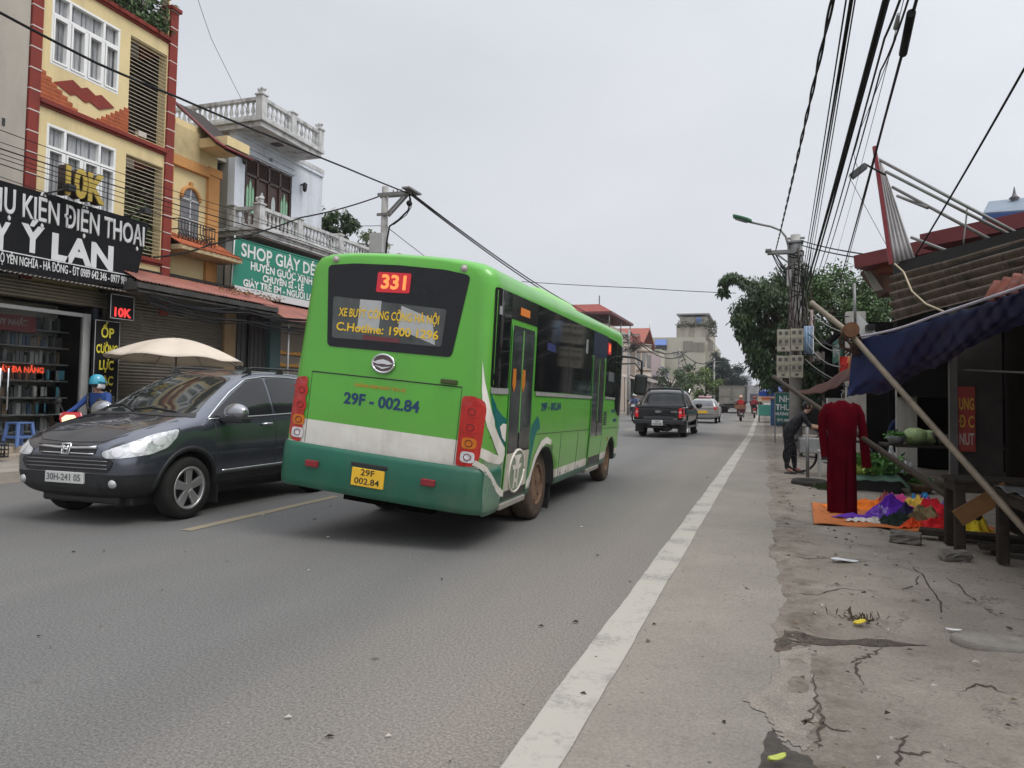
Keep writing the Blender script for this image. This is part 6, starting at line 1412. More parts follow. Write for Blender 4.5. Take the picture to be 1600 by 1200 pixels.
for (u, vt, y, lab, lean) in ((983, 515, 60, 'crowded utility pole with tangled wires in front of the pavilion house', .0), (1062, 545, 92, 'thin leaning utility pole before the beige block', .35), (1116, 560, 105, 'pale utility pole beside the dark tree far along the road', 0)):
    p = AY(u, vt, y); t = upole('utility_pole', lab, p.x-lean, y, p.z, True, lean, .14)
    b = MB(); b.bx(lean-.9, lean+.9, -.06, .06, p.z-.5, p.z-.38); b.bx(lean-.6, lean+.6, -.06, .06, p.z-1.1, p.z-1.0); b.build('cross_arm', M_STEEL, t)
    b = MB(); rr = random.Random(int(u))
    for k in range(22 if y == 60 else 8):
        z = p.z-.5-rr.random()*1.3; x = lean+rr.uniform(-.5, .7); b.tube([(x+.3*math.cos(a), -.12+.1*math.sin(a), z+.22*math.sin(a*1.3)) for a in [i*.8 for i in range(9)]], .022, 5)
    b.build('cable_coil', M_CABLE, t)
# trees of the left row
M_LFRESH = mat('leaf_fresh', (.10, .15, .035), .6, var=.4, scale=.8)
M_LGREY = mat('leaf_greyish', (.085, .115, .065), .65, var=.35, scale=.8)
def far_tree(u, v, y, rx, rz, label, m, n, size, seed, droop=.2, clusters=16):
    p = AY(u, v, y); tree('street_tree', label, (p.x, y, 0), p.z, (0, 0, p.z, rx, rx, rz), n, size, m, .14, seed, 'trees in the far left row', droop, .5, clusters)
far_tree(1048, 592, 78, 1.7, 1.3, 'greyish thin street tree nearest the lattice balcony', M_LGREY, 1300, .24, 31)
far_tree(1075, 590, 84, 1.7, 1.5, 'green street tree in front of the beige block, left of the bright one', M_LGREY, 1500, .26, 32)
far_tree(1103, 600, 80, 1.7, 1.9, 'bright green street tree behind the silver hatchback', M_LFRESH, 1900, .26, 33)
M_LBLUE = mat('leaf_blue_dark', (.030, .045, .040), .7, var=.4, scale=.5)
p = AY(1138, 595, 112); tree('casuarina_tree', 'dark feathery tree behind the lorry', (p.x, 112, 0), p.z, (-.3, 0, p.z-.3, 2.6, 2.6, 2.9), 9000, .5, M_LBLUE, .22, 41, droop=-.5, slim=.22, clusters=44)
p = AY(1120, 585, 116); tree('casuarina_tree', 'dark feathery tree partly behind the pale pole, left of the other', (p.x, 116, 0), p.z, (0, 0, p.z, 1.5, 1.5, 3.2), 4500, .5, M_LBLUE, .2, 42, droop=-.5, slim=.22, clusters=26)
# green kiosk and lit sign, bikes parked in a row
t = thing('green_kiosk', 'small green kiosk under the street trees past the pickup', 'kiosk', (-9.6, 88, 0)); b = MB(); b.bx(-1.2, 1.2, 0, 1.6, 1.9, 2.9); b.build('kiosk_sign', mat('kiosk_green', (.02, .20, .08), .5), t); b = MB(); b.bx(-1.1, 1.1, .1, 1.5, 0, 1.9); b.build('kiosk_body', M_DARKIN, t)
b = MB(); b.ball((1.6, -.1, 2.4), .25, 10); b.build('lit_globe', mat('lit_lamp', (.9, .9, .85), .3, emit=(1, 1, .95), es=1.5), t)
# the haze of low houses far ahead
for i, (x, y, w, h, col) in enumerate(((-9, 330, 26, 10, (.30, .29, .29)), (14, 300, 22, 9, (.34, .30, .29)), (3, 380, 20, 12, (.36, .36, .37)), (-22, 260, 16, 13, (.30, .29, .27)), (24, 240, 18, 11, (.28, .26, .25)), (-4, 420, 30, 15, (.32, .33, .35)))):
    t = thing('distant_house', 'pale distant houses where the road ends, %s' % ['low and wide left of centre', 'wide right of centre', 'tall in the middle', 'leftmost of the far blocks', 'rightmost of the far blocks', 'hindmost and tallest'][i], 'building', (x, y, 0), 0, 'houses at the end of the road')
    m = mat('far_wall_%s' % ['a', 'b', 'c', 'd', 'e', 'f'][i], col, .9, var=.2, scale=.2); b = MB(); rr = random.Random(i); xx = -w/2
    while xx < w/2: ww = rr.uniform(3, 6); b.bx(xx, xx+ww-.1, rr.uniform(0, 3), 12, 0, h*rr.uniform(.5, 1)); xx += ww
    b.build('wall', m, t)
# ================================================================== the right pavement: pole, trees, market stalls
M_BAMBOO = mat('dry_bamboo', (.20, .16, .115), .6, var=.22, scale=7, stretch=(1, 1, 1), stain=((.10, .075, .05), .6, 4, (1, 1, 1)))
M_BAMBOOD = mat('dark_bamboo', (.055, .041, .03), .7, var=.3, scale=7)
M_OLDWOOD = mat('old_wood', (.042, .033, .026), .9, spec=.12, var=.35, scale=6, stretch=(1, 6, 1), bump=.4)
RP = upole('utility_pole', 'concrete utility pole wrapped in cables with meter boxes on the right pavement', .98, 24, 6.55, r=.20)
b = MB(); b.bx(-.82, .1, -.13, -.08, 5.98, 6.08); b.bx(-.82, .1, .08, .13, 5.98, 6.08); b.bx(-.88, -.70, -.2, .2, 6.06, 6.12); b.beam((-.6, -.1, 6.0), (-.05, -.1, 5.55), .05, .05); b.build('cross_arm', M_STEEL, RP)
b = MB(); b.bx(-.22, .22, -.22, .22, 6.28, 6.34); b.bx(-.30, .26, -.05, .05, 6.42, 6.47); b.lathe([(.2, 5.7), (.22, 5.8), (.2, 6.2), (.17, 6.3)], n=12); b.build('pole_clamp', M_STEEL, RP)
b = MB(); b.bx(-.26, -.12, -.2, -.05, 4.95, 5.45); b.build('grey_box', _M['grey_box'], RP, bevel=.01)
b = MB(); rr = random.Random(12)
for k in range(34):
    x0 = rr.uniform(-.2, .38); z0 = rr.uniform(3.6, 6.2); z1 = rr.uniform(2.4, 3.6); y = -.22-rr.random()*.1; ph = rr.uniform(0, 6)
    b.tube([(x0+.08*math.sin(ph+t*3)+rr.uniform(-.02, .02)+.10*t*(k % 3-1), y, z0+(z1-z0)*t) for t in [i/9 for i in range(10)]], rr.choice([.012, .016, .022]), 5, k % 3)
for k in range(10):
    z = 4.6+rr.random()*1.5; b.tube([(.23*math.cos(a), .23*math.sin(a), z+.06*math.sin(a*2+k)) for a in [i*.5 for i in range(14)]], .018, 5, 0)
for k in range(7): x = -.75+rr.random()*.2; z1 = rr.uniform(4.9, 5.3); b.tube(sag((x, -.1, 6.0), (-.05+rr.random()*.1, -.2, z1), .12+.1*rr.random(), 8), .014, 5, 0)
b.build('cable_tangle', [M_CABLE, mat('grey_cable', (.10, .09, .08), .7), mat('brown_cable', (.09, .06, .05), .7)], RP)
b = MB(); b.tube([(.42, -.25, 2.6), (.44, -.25, 4.2)], .045, 8); b.build('conduit', mat('pinkish_pipe', (.30, .22, .20), .6), RP)
M_METER = mat('meter_box', (.36, .33, .26), .6, var=.12, scale=6, stain=((.16, .12, .08), .5, 3, (1, 1, .3)))
M_MGLASS = mat('meter_glass', (.08, .075, .07), .2)
proto = None
for i, (x, z) in enumerate(((.62, 3.26), (1.0, 3.28), (.61, 2.47), (.99, 2.48))):
    if proto is None:
        proto = thing('meter_box', '', 'meter box', (0, 0, 0), 0, 'meter boxes strapped to the utility pole')
        b = MB(); b.bx(-.175, .175, -.16, .16, -.33, .33); b.bx(-.185, .185, -.17, -.15, .05, .33); b.build('case', M_METER, proto, bevel=.012)
        for px, pz in ((-.085, .22), (.085, .22), (-.085, -.03), (.085, -.03)):
            b = MB(); b.bx(px-.045, px+.045, -.18, -.168, pz-.05, pz+.05); b.build('meter_window', M_MGLASS, proto)
        b = MB(); b.lathe([(.05, 0), (.04, -.015), (0, -.02)], (0, -.165, -.22), (0, 1, 0), 10); b.bx(-.15, .15, -.168, -.163, -.135, -.125); b.build('case_latch', mat('latch', (.15, .13, .11), .5), proto)
        o = proto
    else: o = copy_tree(proto)
    o.location = (x, 23.62, z); o['label'] = ['cream meter box on the utility pole, upper row on the street side', 'cream meter box on the utility pole, upper row beside the blue sheet', 'cream meter box on the utility pole, lower row on the street side', 'cream meter box on the utility pole, lower row under the blue sheet side'][i]
t = thing('sheet_board', 'pale blue corrugated sheet hung beside the meter boxes on the pole', 'board', (1.32, 23.6, 3.28))
b = MB(); b.grid(lambda u, v: (-.12+.24*u, .015*math.sin(u*19), -.42+.84*v), 24, 2); b.build('blue_sheet', mat('pale_blue_sheet', (.24, .34, .48), .5, var=.1), t, solid=.006)
b = MB(); b.bx(.12, .15, -.03, .03, -.42, .42); b.build('sheet_rail', M_WHITE, t)
SLM = thing('street_lamp', 'green headed street lamp on a curved arm reaching over the road from the pole', 'street lamp', (.98, 23.9, 0))
def rp(u, v): p = AY(u, v, 23.9); return (p.x-.98, 0, p.z)
b = MB(); b.tube([rp(1233, 440), rp(1232, 385), rp(1228, 370), rp(1220, 360), rp(1205, 354), rp(1190, 351), rp(1172, 347)], .035, 8); b.build('arm', M_STEEL, SLM)
b = MB(); p0, p1 = Vector(rp(1175, 349)), Vector(rp(1145, 341)); d = (p1-p0)
for (t0, t1, w, h, dz) in ((0, 1, .17, .11, .01),): b.prism([p0+d*a+Vector((0, -w*s_*k, dz)) for s_ in (1, -1) for a, k in ([(0, .4), (.2, .9), (.55, 1), (.9, .85), (1, .45)][::s_])], (0, 0, h))
b.build('lamp_head', mat('lamp_green', (.012, .10, .035), .4, var=.1), SLM, bevel=.035, seg=3)
b = MB(); b.prism([p0+d*a+Vector((0, -.13*s_*k, -.012)) for s_ in (1, -1) for a, k in ([(.25, .9), (.55, 1), (.88, .8)][::s_])], (0, 0, .02)); b.build('lamp_lens', M_GLASSR, SLM)

# ---- trees
p = AY(1205, 495, 31)
BT = tree('banyan_tree', 'large dark drooping tree reaching over the road behind the utility pole', (p.x+.75, 31, 0), p.z, (-.35, 0, p.z+.25, 1.5, 1.7, 1.8), 24000, .145, M_LEAFD, .32, 51, droop=.7, slim=.42, clusters=44)
def clump(parent_label, pts, n, size, m, seed, rad_):
    r = random.Random(seed); b = MB(); P = []
    for _ in range(n):
        q = Vector(r.choice(pts)); v = Vector((r.gauss(0, 1), r.gauss(0, 1), r.gauss(0, .8))).normalized()*(r.random()**.5)*rad_; P.append(q+v)
    leaves(b, P, size, seed, 0, .7, .42); return b
arch_ = [AY(u, v, 30.5+k*.1) for k, (u, v) in enumerate(((1190, 452), (1175, 446), (1162, 440), (1150, 434), (1140, 432), (1132, 440), (1130, 455)))]
o = clump('', [q-BT.location for q in arch_], 1500, .17, M_LEAFD, 52, .24).build('drooping_branch', M_LEAFD, BT)
b = MB(); b.tube([q-BT.location for q in arch_], [.05, .045, .04, .03, .02, .015, .01], 6); b.build('branch', _M['bark'], BT)
o = clump('', [AY(u, v, 30)-BT.location for u, v in ((1168, 500), (1165, 520), (1175, 540), (1182, 560), (1190, 578), (1204, 596), (1158, 500), (1195, 560), (1205, 580))], 4200, .17, M_LEAFD, 54, .42).build('low_branches', M_LEAFD, BT)
M_LEAFM = mat('leaf_mid_green', (.058, .11, .028), .55, var=.45, scale=1.6)
p = AY(1325, 468, 27); tree('street_tree', 'bushy mid green tree between the pole and the red eaved house', (p.x, 27, 0), p.z, (0, 0, p.z-.1, 2.2, 1.5, 1.15), 17000, .115, M_LEAFM, .2, 53, None, .2, .5, 40)
p = AY(1300, 530, 29); tree('bush', 'dark bushes in the shade behind the meter boxes', (p.x, 29, 0), 2.5, (0, 0, 2.9, 1.9, 1.2, 1.2), 6000, .17, M_LEAFD, .1, 57, None, .3, .5, 20, cat='bush')

# ---- shops on the right, dark and open
SHR = thing('shop_house', 'low dark shop with white end pillar behind the hanging red dress', 'shop', (2.0, 19.0, 0))
b = MB(); b.bx(.1, 6, .1, 9, 0, .05); b.bx(5.9, 6, .1, 9, 0, 3.2); b.bx(.1, 6, 8.9, 9, 0, 3.2); b.bx(-.1, 6, .1, 9, 3.2, 3.35); b.build('shop_interior', M_DARKIN, SHR)
b = MB(); b.bx(-.1, .32, 0, .35, 0, 3.6); b.build('white_pillar', mat('dirty_white', (.46, .435, .40), .85, var=.12, stain=((.2, .17, .14), .6, 2, (1, 1, .3))), SHR)
b = MB(); b.bx(.50, .86, -2.9, -2.8, 0, 2.2); b.build('white_panel', _M['dirty_white'], SHR); b = MB(); b.bx(.32, 5.5, .0, .1, 0, 3.3); b.build('end_wall', M_DARKIN, SHR)
b = MB(); b.bx(-.12, -.06, 1.2, 3.4, 2.5, 3.1); sb = b.build('green_sign', mat('dark_green_sign', (.02, .13, .09), .5), SHR); lettering('HƯƠNG', (-.125, 2.3, 2.8), (0, -1, 0), (0, 0, 1), .4, M_SW, sb, 1.6, .01)
b = MB(); b.bx(-.35, .05, 1.9, 2.6, 0, 1.55); b.build('display_case', mat('pale_case', (.40, .40, .38), .5, var=.2), SHR)
GB = thing('white_gable', 'small white gable wall end with a black camera above the blue tarp', 'wall', (0, 17, 0))
b = MB(); q = [AY(1334, 483, 17), AY(1372, 522, 17), AY(1372, 560, 17), AY(1334, 560, 17)]; b.prism([(a.x, 0, a.z) for a in q], (0, .15, 0)); b.build('wall', M_WHITE, GB)
b = MB(); a, c = AY(1337, 485, 16.9), AY(1335, 442, 16.9); b.cyl((a.x, -.05, a.z-.6), (c.x, -.05, c.z), .03, n=8); b.build('mast', M_STEEL, GB)
b = MB(); a = AY(1360, 512, 16.8); b.bx(a.x-.08, a.x+.08, -.3, -.0, a.z-.05, a.z+.06); b.build('camera_box', M_BLACK, GB, bevel=.01)

FLAG = thing('flag', 'small red and orange flag hanging by the white pillar', 'flag', AY(1312, 557, 18.5))
b = MB(); b.grid(lambda u, v: (.34*u*(1-.35*v), .04*math.sin(u*7+v*3), -.62*v*(1-.4*(1-u))), 10, 10, 0)
for f in b.bm.faces:
    c = f.calc_center_median(); f.material_index = 1 if c.x > .17 else 0
b.build('cloth', [mat('flag_red', (.55, .035, .025), .7), mat('flag_orange', (.75, .30, .14), .7)], FLAG)
b = MB(); b.cyl((-.01, 0, .05), (-.01, 0, -.65), .012, n=6); b.build('pole', M_BAMBOO, FLAG)

# pharmacy sign on legs
PS2 = thing('pharmacy_sign', 'dark green standing sign with white words NHÀ THUỐC beside the pole', 'sign', (0, 26.5, 0))
a, c = AY(1211, 614, 26.5), AY(1252, 661, 26.5)
b = MB(); b.bx(a.x, c.x, 0, .06, c.z, a.z); b.build('board', mat('pharmacy_green', (.01, .12, .095), .5), PS2)
b = MB()
for x in (a.x, c.x): b.bx(x-.02, x+.02, -.01, .07, .02, a.z+.03)
b.bx(a.x-.02, c.x+.02, -.01, .07, a.z, a.z+.03); b.build('frame', M_STEEL, PS2)
mx_ = (a.x+c.x)/2
for s_, u, v, h, w in (('NHÀ', 0, 624, .30, .56), ('THUỐC', 0, 637, .28, .78), ('HƯƠNG GIANG', 0, 647, .13, .8), ('ĐT: 0986 482', 0, 657, .12, .7)): lettering(s_, (mx_, -.004, AY(1230, v, 26.5).z), (1, 0, 0), (0, 0, 1), h, M_SW, PS2, w, .006)

# ---- market shed: dark interior
SHED = thing('market_shed', 'dark open market shed with a weathered plank front under old roofing', 'shed', (0, 0, 0))
M_SHEDW = mat('shed_planks', (.015, .011, .009), .95, spec=.05, var=.35, scale=5, stretch=(6, 6, .4), bump=.3)  # planks darkened to carry the shade under the tarp
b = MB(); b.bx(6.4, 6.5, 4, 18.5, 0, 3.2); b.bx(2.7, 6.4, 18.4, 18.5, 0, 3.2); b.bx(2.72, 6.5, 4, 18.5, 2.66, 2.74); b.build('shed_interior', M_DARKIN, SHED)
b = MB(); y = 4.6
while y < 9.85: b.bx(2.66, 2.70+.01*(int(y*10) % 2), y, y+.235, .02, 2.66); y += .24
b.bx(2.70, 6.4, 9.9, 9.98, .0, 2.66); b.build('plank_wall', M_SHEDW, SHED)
b = MB(); q = AY(1487, 500, 9.8); b.bx(q.x-.04, q.x+.04, 9.74, 9.82, .02, 2.6); b.build('shed_post', mat('pale_post', (.12, .115, .11), .7, var=.2), SHED)
b = MB(); b.bx(q.x+.05, 2.62, 9.82, 9.86, .45, 2.6); b.build('sign_panel', mat('shaded_panel', (.06, .052, .048), .9, spec=.1, var=.25, scale=4), SHED)  # panel colour lowered to carry the shade of the shed front
MS = thing('market_sign', 'narrow red hanging sign with faded yellow letters on the shed front', 'sign', (0, 9.79, 0))
a, c = AY(1496, 604, 9.79), AY(1524, 706, 9.79)
b = MB(); b.bx(a.x, c.x, -.012, .01, c.z, a.z); b.build('board', mat('faded_red_sign', (.30, .035, .025), .6, var=.15, scale=5), MS)
for s_, v, m_ in (('UNG', 632, mat('faded_yellow', (.55, .33, .04), .6)), ('Đ C', 660, _M['faded_yellow']), ('NUT', 687, mat('faded_white', (.42, .36, .33), .6))): lettering(s_, ((a.x+c.x)/2, -.0135, AY(1510, v, 9.79).z), (1, 0, 0), (0, 0, 1), .19, m_, MS, (c.x-a.x)*.86, .004)
b = MB(); b.tube([AY(1505, 578, 9.6), AY(1600, 582, 8.0)], .01, 5); tag(b.build('washing_line', mat('pale_string', (.20, .19, .17), .7)), 'thin pale string stretched across the dark shed front', 'string')

# old roof of the shed: corrugated cement sheets, black beam along the top, rusty sheet
c00, c10, c01, c11 = AY(1394, 432, 13), AY(1660, 360, 7.8), AY(1394, 506, 11.6), AY(1660, 436, 6.9)
M_ASB = mat('mossy_cement_sheet', (.135, .10, .08), .95, var=.4, scale=3.2, bump=.9, bscale=22, spec=.1, stain=((.022, .019, .016), .9, 3.4, (1, 1, 1)))
nrm = (c10-c00).cross(c01-c00).normalized()
if nrm.y > 0: nrm = -nrm
b = MB(); b.grid(lambda u, v: (c00.lerp(c10, u)).lerp(c01.lerp(c11, u), v)+nrm*(.042*math.sin(v*5.2*2*math.pi+.4)+.006*math.sin(u*9+v*5)), 80, 84); b.build('cement_roof_sheet', M_ASB, SHED, solid=.012)
b = MB(); b.beam(AY(1400, 424, 13.05), AY(1660, 366, 7.75), .10, .26); b.build('roof_rim', mat('black_roof_beam', (.018, .016, .015), .8, var=.3), SHED)  # black beam laid along the upper edge of the sheets
d0, d1, d2, d3 = AY(1566, 446, 7.5), AY(1660, 415, 6.5), AY(1548, 478, 7.3), AY(1660, 446, 6.3)
b = MB(); b.grid(lambda u, v: (d0.lerp(d1, u)).lerp(d2.lerp(d3, u), v)+nrm*(.06+.03*math.sin(u*34)), 60, 6); b.build('rusty_sheet', mat('rusty_sheet', (.13, .035, .022), .8, var=.4, scale=6, stain=((.25, .22, .2), .5, 5, (1, 1, 1))), SHED, solid=.01)
b = MB(); b.tube(sag(AY(1398, 412, 11.5), AY(1480, 488, 9.0), -.0, 4)[:1]+[AY(1412, 425, 11.3), AY(1425, 455, 10.8), AY(1447, 475, 10), AY(1475, 487, 9.1)], .012, 6); tag(b.build('rope', mat('cream_rope', (.46, .38, .26), .8)), 'cream rope looping from the red eave down to the blue tarp', 'rope')

# red eaved house behind the shed
RH = thing('red_eaved_house', 'house with dark red eave boards and grubby walls behind the market roof', 'house', (0, 0, 0))
M_EAVE = mat('dark_red_eave', (.17, .028, .032), .55, var=.12, stain=((.08, .02, .02), .4, 2, (1, 1, 1)))
b = MB(); b.beam(AY(1345, 412, 15), AY(1475, 384, 14.2), .5, .24); b.build('eave_board', M_EAVE, RH)
b = MB(); b.beam(AY(1450, 380, 13.2), AY(1640, 341, 12.2), .5, .22); b.build('eave_board', M_EAVE, RH)
q = [AY(1352, 418, 15.2), AY(1400, 406, 15.2), AY(1400, 456, 15.2), AY(1384, 457, 15.2)]; b = MB(); b.prism(q, (0, .8, 0)); b.build('eave_soffit', mat('brown_soffit', (.10, .055, .04), .8, var=.3), RH)
q = [AY(1349, 421, 15.15), AY(1358, 420, 15.15), AY(1380, 452, 15.15), AY(1366, 455, 15.15)]; b = MB(); b.prism(q, (0, .03, 0)); b.build('soffit_panel', mat('pale_soffit', (.33, .31, .28), .7), RH)
b = MB(); p = AY(1388, 417, 14.9); b.bx(p.x-.16, p.x+.16, 14.75, 15.1, p.z-.12, p.z+.10); b.build('beam_end', mat('red_brown_beam', (.20, .06, .04), .8), RH)
q = [AY(1458, 390, 13.5), AY(1660, 348, 12.5), AY(1660, 400, 12.5), AY(1482, 432, 13.5)]; b = MB(); b.prism(q, (.2, .6, 0)); b.build('wall', mat('grubby_wall', (.17, .145, .125), .9, var=.35, scale=2, stain=((.06, .05, .045), .7, 1.5, (1, 1, .3))), RH)
p = AY(1503, 395, 13.1); b = MB(); b.bx(p.x-.05, p.x+.05, 13.0, 13.1, p.z-.4, p.z+.3); b.build('wall_post', M_OLDWOOD, RH)
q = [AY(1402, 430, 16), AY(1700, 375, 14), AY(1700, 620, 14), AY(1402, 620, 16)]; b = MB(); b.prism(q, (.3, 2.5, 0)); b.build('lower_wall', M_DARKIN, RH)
HT = thing('roof_hut', 'small hut with blue grey tin roof and a spike beyond the red eave', 'hut', (0, 0, 0))
q = [AY(1536, 337, 17), AY(1545, 319, 18), AY(1680, 305, 17), AY(1680, 327, 16)]; b = MB(); b.prism(q, (0, 0, .06)); b.build('hut_roof', mat('blue_grey_tin', (.16, .20, .25), .5, .2, var=.15), HT)
b = MB(); b.beam(AY(1536, 339, 16.95), AY(1680, 329, 15.95), .06, .10); b.build('hut_eave', mat('blue_eave', (.04, .09, .28), .5), HT)
q = [AY(1540, 342, 17.2), AY(1680, 334, 16.2), AY(1680, 352, 16.2), AY(1540, 362, 17.2)]; b = MB(); b.prism(q, (0, .6, 0)); b.build('hut_wall', M_CONC, HT)
b = MB(); p, q = AY(1585, 318, 17.5), AY(1585, 292, 17.5); L = (q.z-p.z); b.lathe([(.02, -.1), (.08, .1*L), (.05, .2*L), (.10, .32*L), (.05, .45*L), (.03, .6*L), (.008, L)], p, n=10); b.build('spike', mat('spike_grey', (.10, .10, .11), .5), HT)

# upright tin panel on pipes, floodlight
TP = thing('tin_hoarding', 'tall leaning white tin hoarding with a red edge propped above the roofs', 'hoarding', (0, 12.6, 0))
k00, k10, k01, k11 = AY(1369, 238, 12.6), AY(1381, 262, 12.9), AY(1393, 414, 12.6), AY(1431, 408, 12.9)
b = MB(); b.grid(lambda u, v: k00.lerp(k10, u).lerp(k01.lerp(k11, u), v)-Vector((0, 12.6, 0))+Vector((0, .028*math.sin(u*5*2*math.pi), 0)), 70, 6); b.build('sheet', mat('white_tin', (.50, .48, .47), .5, .15, var=.1, stain=((.25, .23, .22), .5, 2, (1, 1, .2))), TP, solid=.008)
b = MB(); b.beam(AY(1366, 229, 12.58)-Vector((0, 12.6, 0)), AY(1392, 413, 12.58)-Vector((0, 12.6, 0)), .07, .05); b.build('red_edge', mat('red_edge', (.22, .02, .028), .6), TP)
b = MB()
for (p, q) in (((1371, 248, 12.7), (1600, 370, 11.6)), ((1384, 268, 12.8), (1592, 374, 11.7)), ((1394, 292, 12.8), (1552, 377, 11.9)), ((1402, 306, 12.9), (1450, 325, 12.4)), ((1424, 371, 12.8), (1482, 393, 12.2))): b.tube([AY(*p)-Vector((0, 12.6, 0)), AY(*q)-Vector((0, 12.6, 0))], .024, 8)
b.tube(sag(AY(1512, 320, 12.1)-Vector((0, 12.6, 0)), AY(1505, 384, 12)-Vector((0, 12.6, 0)), 0, 4), .012, 5); b.build('prop_pipe', M_STEEL, TP)
FL = thing('floodlight', 'dark floodlight on a short arm beside the red edged tin panel', 'floodlight', AY(1341, 268, 12.4))
b = MB(); b.bx(-.13, .13, -.05, .04, -.05, .05); b.xf(Matrix.Rotation(rad(-38), 4, 'Y')); b.build('lamp_case', mat('dark_lamp_case', (.05, .052, .055), .4), FL, bevel=.01)
b = MB(); b.tube([(.02, 0, .04), (.08, 0, .12), (.40, .1, -.06)], .016, 6); b.build('arm', M_BLACK, FL)

# ---- blue tarpaulin, bamboo poles, small brown tarp
TARP = thing('blue_tarp', 'dark blue tarpaulin awning tied to the bamboo pole over the clothes stall', 'tarpaulin', (0, 0, 0))
def curve(pts):
    def f(t):
        n = len(pts)-1; i = min(int(t*n), n-1); k = t*n-i
        g = lambda j: pts[max(0, min(n, j))]
        a, b_, c_, d_ = g(i-1), g(i), g(i+1), g(i+2)
        return .5*((2*b_)+(c_-a)*k+(2*a-5*b_+4*c_-d_)*k*k+(3*b_-a-3*c_+d_)*k**3)
    return f
top = curve([AY(1333, 529, 9.25), AY(1400, 515, 8.7), AY(1470, 491, 8.0), AY(1540, 468, 7.2), AY(1605, 446, 6.5), AY(1760, 392, 5.4), Vector((1.75, 3.4, 2.75)), Vector((1.8, 1.8, 2.85))])  # last points run on out of view, added to shade the plank wall
bot = curve([AY(1322, 618, 9.4), AY(1385, 609, 9.6), AY(1445, 577, 9.8), AY(1495, 550, 9.7), AY(1600, 492, 8.6), AY(1760, 440, 7.0), Vector((2.75, 4.4, 2.6)), Vector((2.8, 2.4, 2.7))])
b = MB(); b.grid(lambda u, v: top(u).lerp(bot(u), v)+Vector((0, .03*math.sin(u*23+v*4)+.02*abs(math.sin(u*52+v*6)), -.12*math.sin(v*math.pi)+.02*math.sin(u*31)*v+.012*math.sin(v*19+u*11)-.022*abs(math.sin(u*44+v*9))-.016*abs(math.sin(u*71-v*13)))), 150, 26)
b.build('sheet', mat('navy_tarp', (.013, .022, .10), .6, var=.2, scale=3, bump=.25, bscale=14), TARP, solid=.004)
b = MB(); b.tube([top(i/40)+Vector((0, -.01, .004)) for i in range(41)], .014, 6); b.build('hem', mat('pale_hem', (.40, .36, .42), .6, var=.2), TARP)
def bamboo(pts, r, m, name, label, nodes=.42):
    b = MB(); P = []; R = []
    for a, c in zip(pts, pts[1:]):
        a, c = Vector(a), Vector(c); n = max(1, int((c-a).length/.06))
        for k in range(n): P.append(a.lerp(c, k/n))
    P.append(Vector(pts[-1])); s_ = 0
    for i, p in enumerate(P):
        if i: s_ += (P[i]-P[i-1]).length
        ph = (s_ % nodes)/nodes; R.append(r*(1+.13*math.exp(-((min(ph, 1-ph))/.06)**2)))
    b.tube(P, R, 12, 0); return tag(b.build(name, m), label, 'bamboo pole')
A0, A1, A2 = AY(1268, 473, 9.75), AY(1328, 521, 9.2), AY(1600, 826, 7.35)
bamboo([A0, A1, A2, A2+(A2-A1).normalized()*.45], .031, M_BAMBOO, 'bamboo_pole', 'thick pale bamboo pole slanting from the blue tarp down to the right edge')
B0, B1 = AY(1209, 589, 13.3), AY(1482, 776, 8.75)
bamboo([B0, B1, B1+(B1-B0).normalized()*.5], .033, M_BAMBOOD, 'bamboo_pole', 'thin dark bamboo pole that the red dress hangs from', .5)
C0, C1 = AY(1338, 706, 13.6), AZ(1405, 763, .02)
bamboo([C0, C1], .045, M_BAMBOO, 'bamboo_pole', 'short bamboo prop leaning on the ground beside the vegetables', .4)
b = MB(); b.cyl(A1+Vector((0, -.16, .03)), A1+Vector((.02, .30, .05)), .085, .09, 14); b.build('post_end', mat('red_brown_log', (.17, .085, .045), .8, var=.3, scale=10), TARP)
b = MB()
for k in range(5): b.tube([A1+Vector((.11*math.cos(a), .02+.03*k-.08, .11*math.sin(a)-.08)) for a in [i*.7 for i in range(10)]], .012, 5)
rr = random.Random(3)
for k in range(9): b.tube([A1+Vector((rr.uniform(-.1, .1), -.05, -.06)), A1+Vector((rr.uniform(-.12, .12), -.08, -.16)), A1+Vector((rr.uniform(-.1, .14), -.06, -.26))], .010, 5)
b.build('lashing', mat('brown_rope', (.06, .035, .025), .9), TARP)
b = MB(); q = [AY(1238, 613, 12.6), AY(1326, 574, 11.6), AY(1331, 590, 11.2), AY(1272, 616, 12.0)]
b.grid(lambda u, v: q[0].lerp(q[1], u).lerp(q[3].lerp(q[2], u), v)+Vector((0, 0, -.07*math.sin(u*math.pi)*(1-.4*v)+.012*math.sin(u*17+v*7))), 30, 10)
o = b.build('brown_tarp', mat('brown_tarp', (.075, .032, .024), .7, var=.2), solid=.006); tag(o, 'small dark brown tarp stretched above the woman and the bicycle', 'tarpaulin')

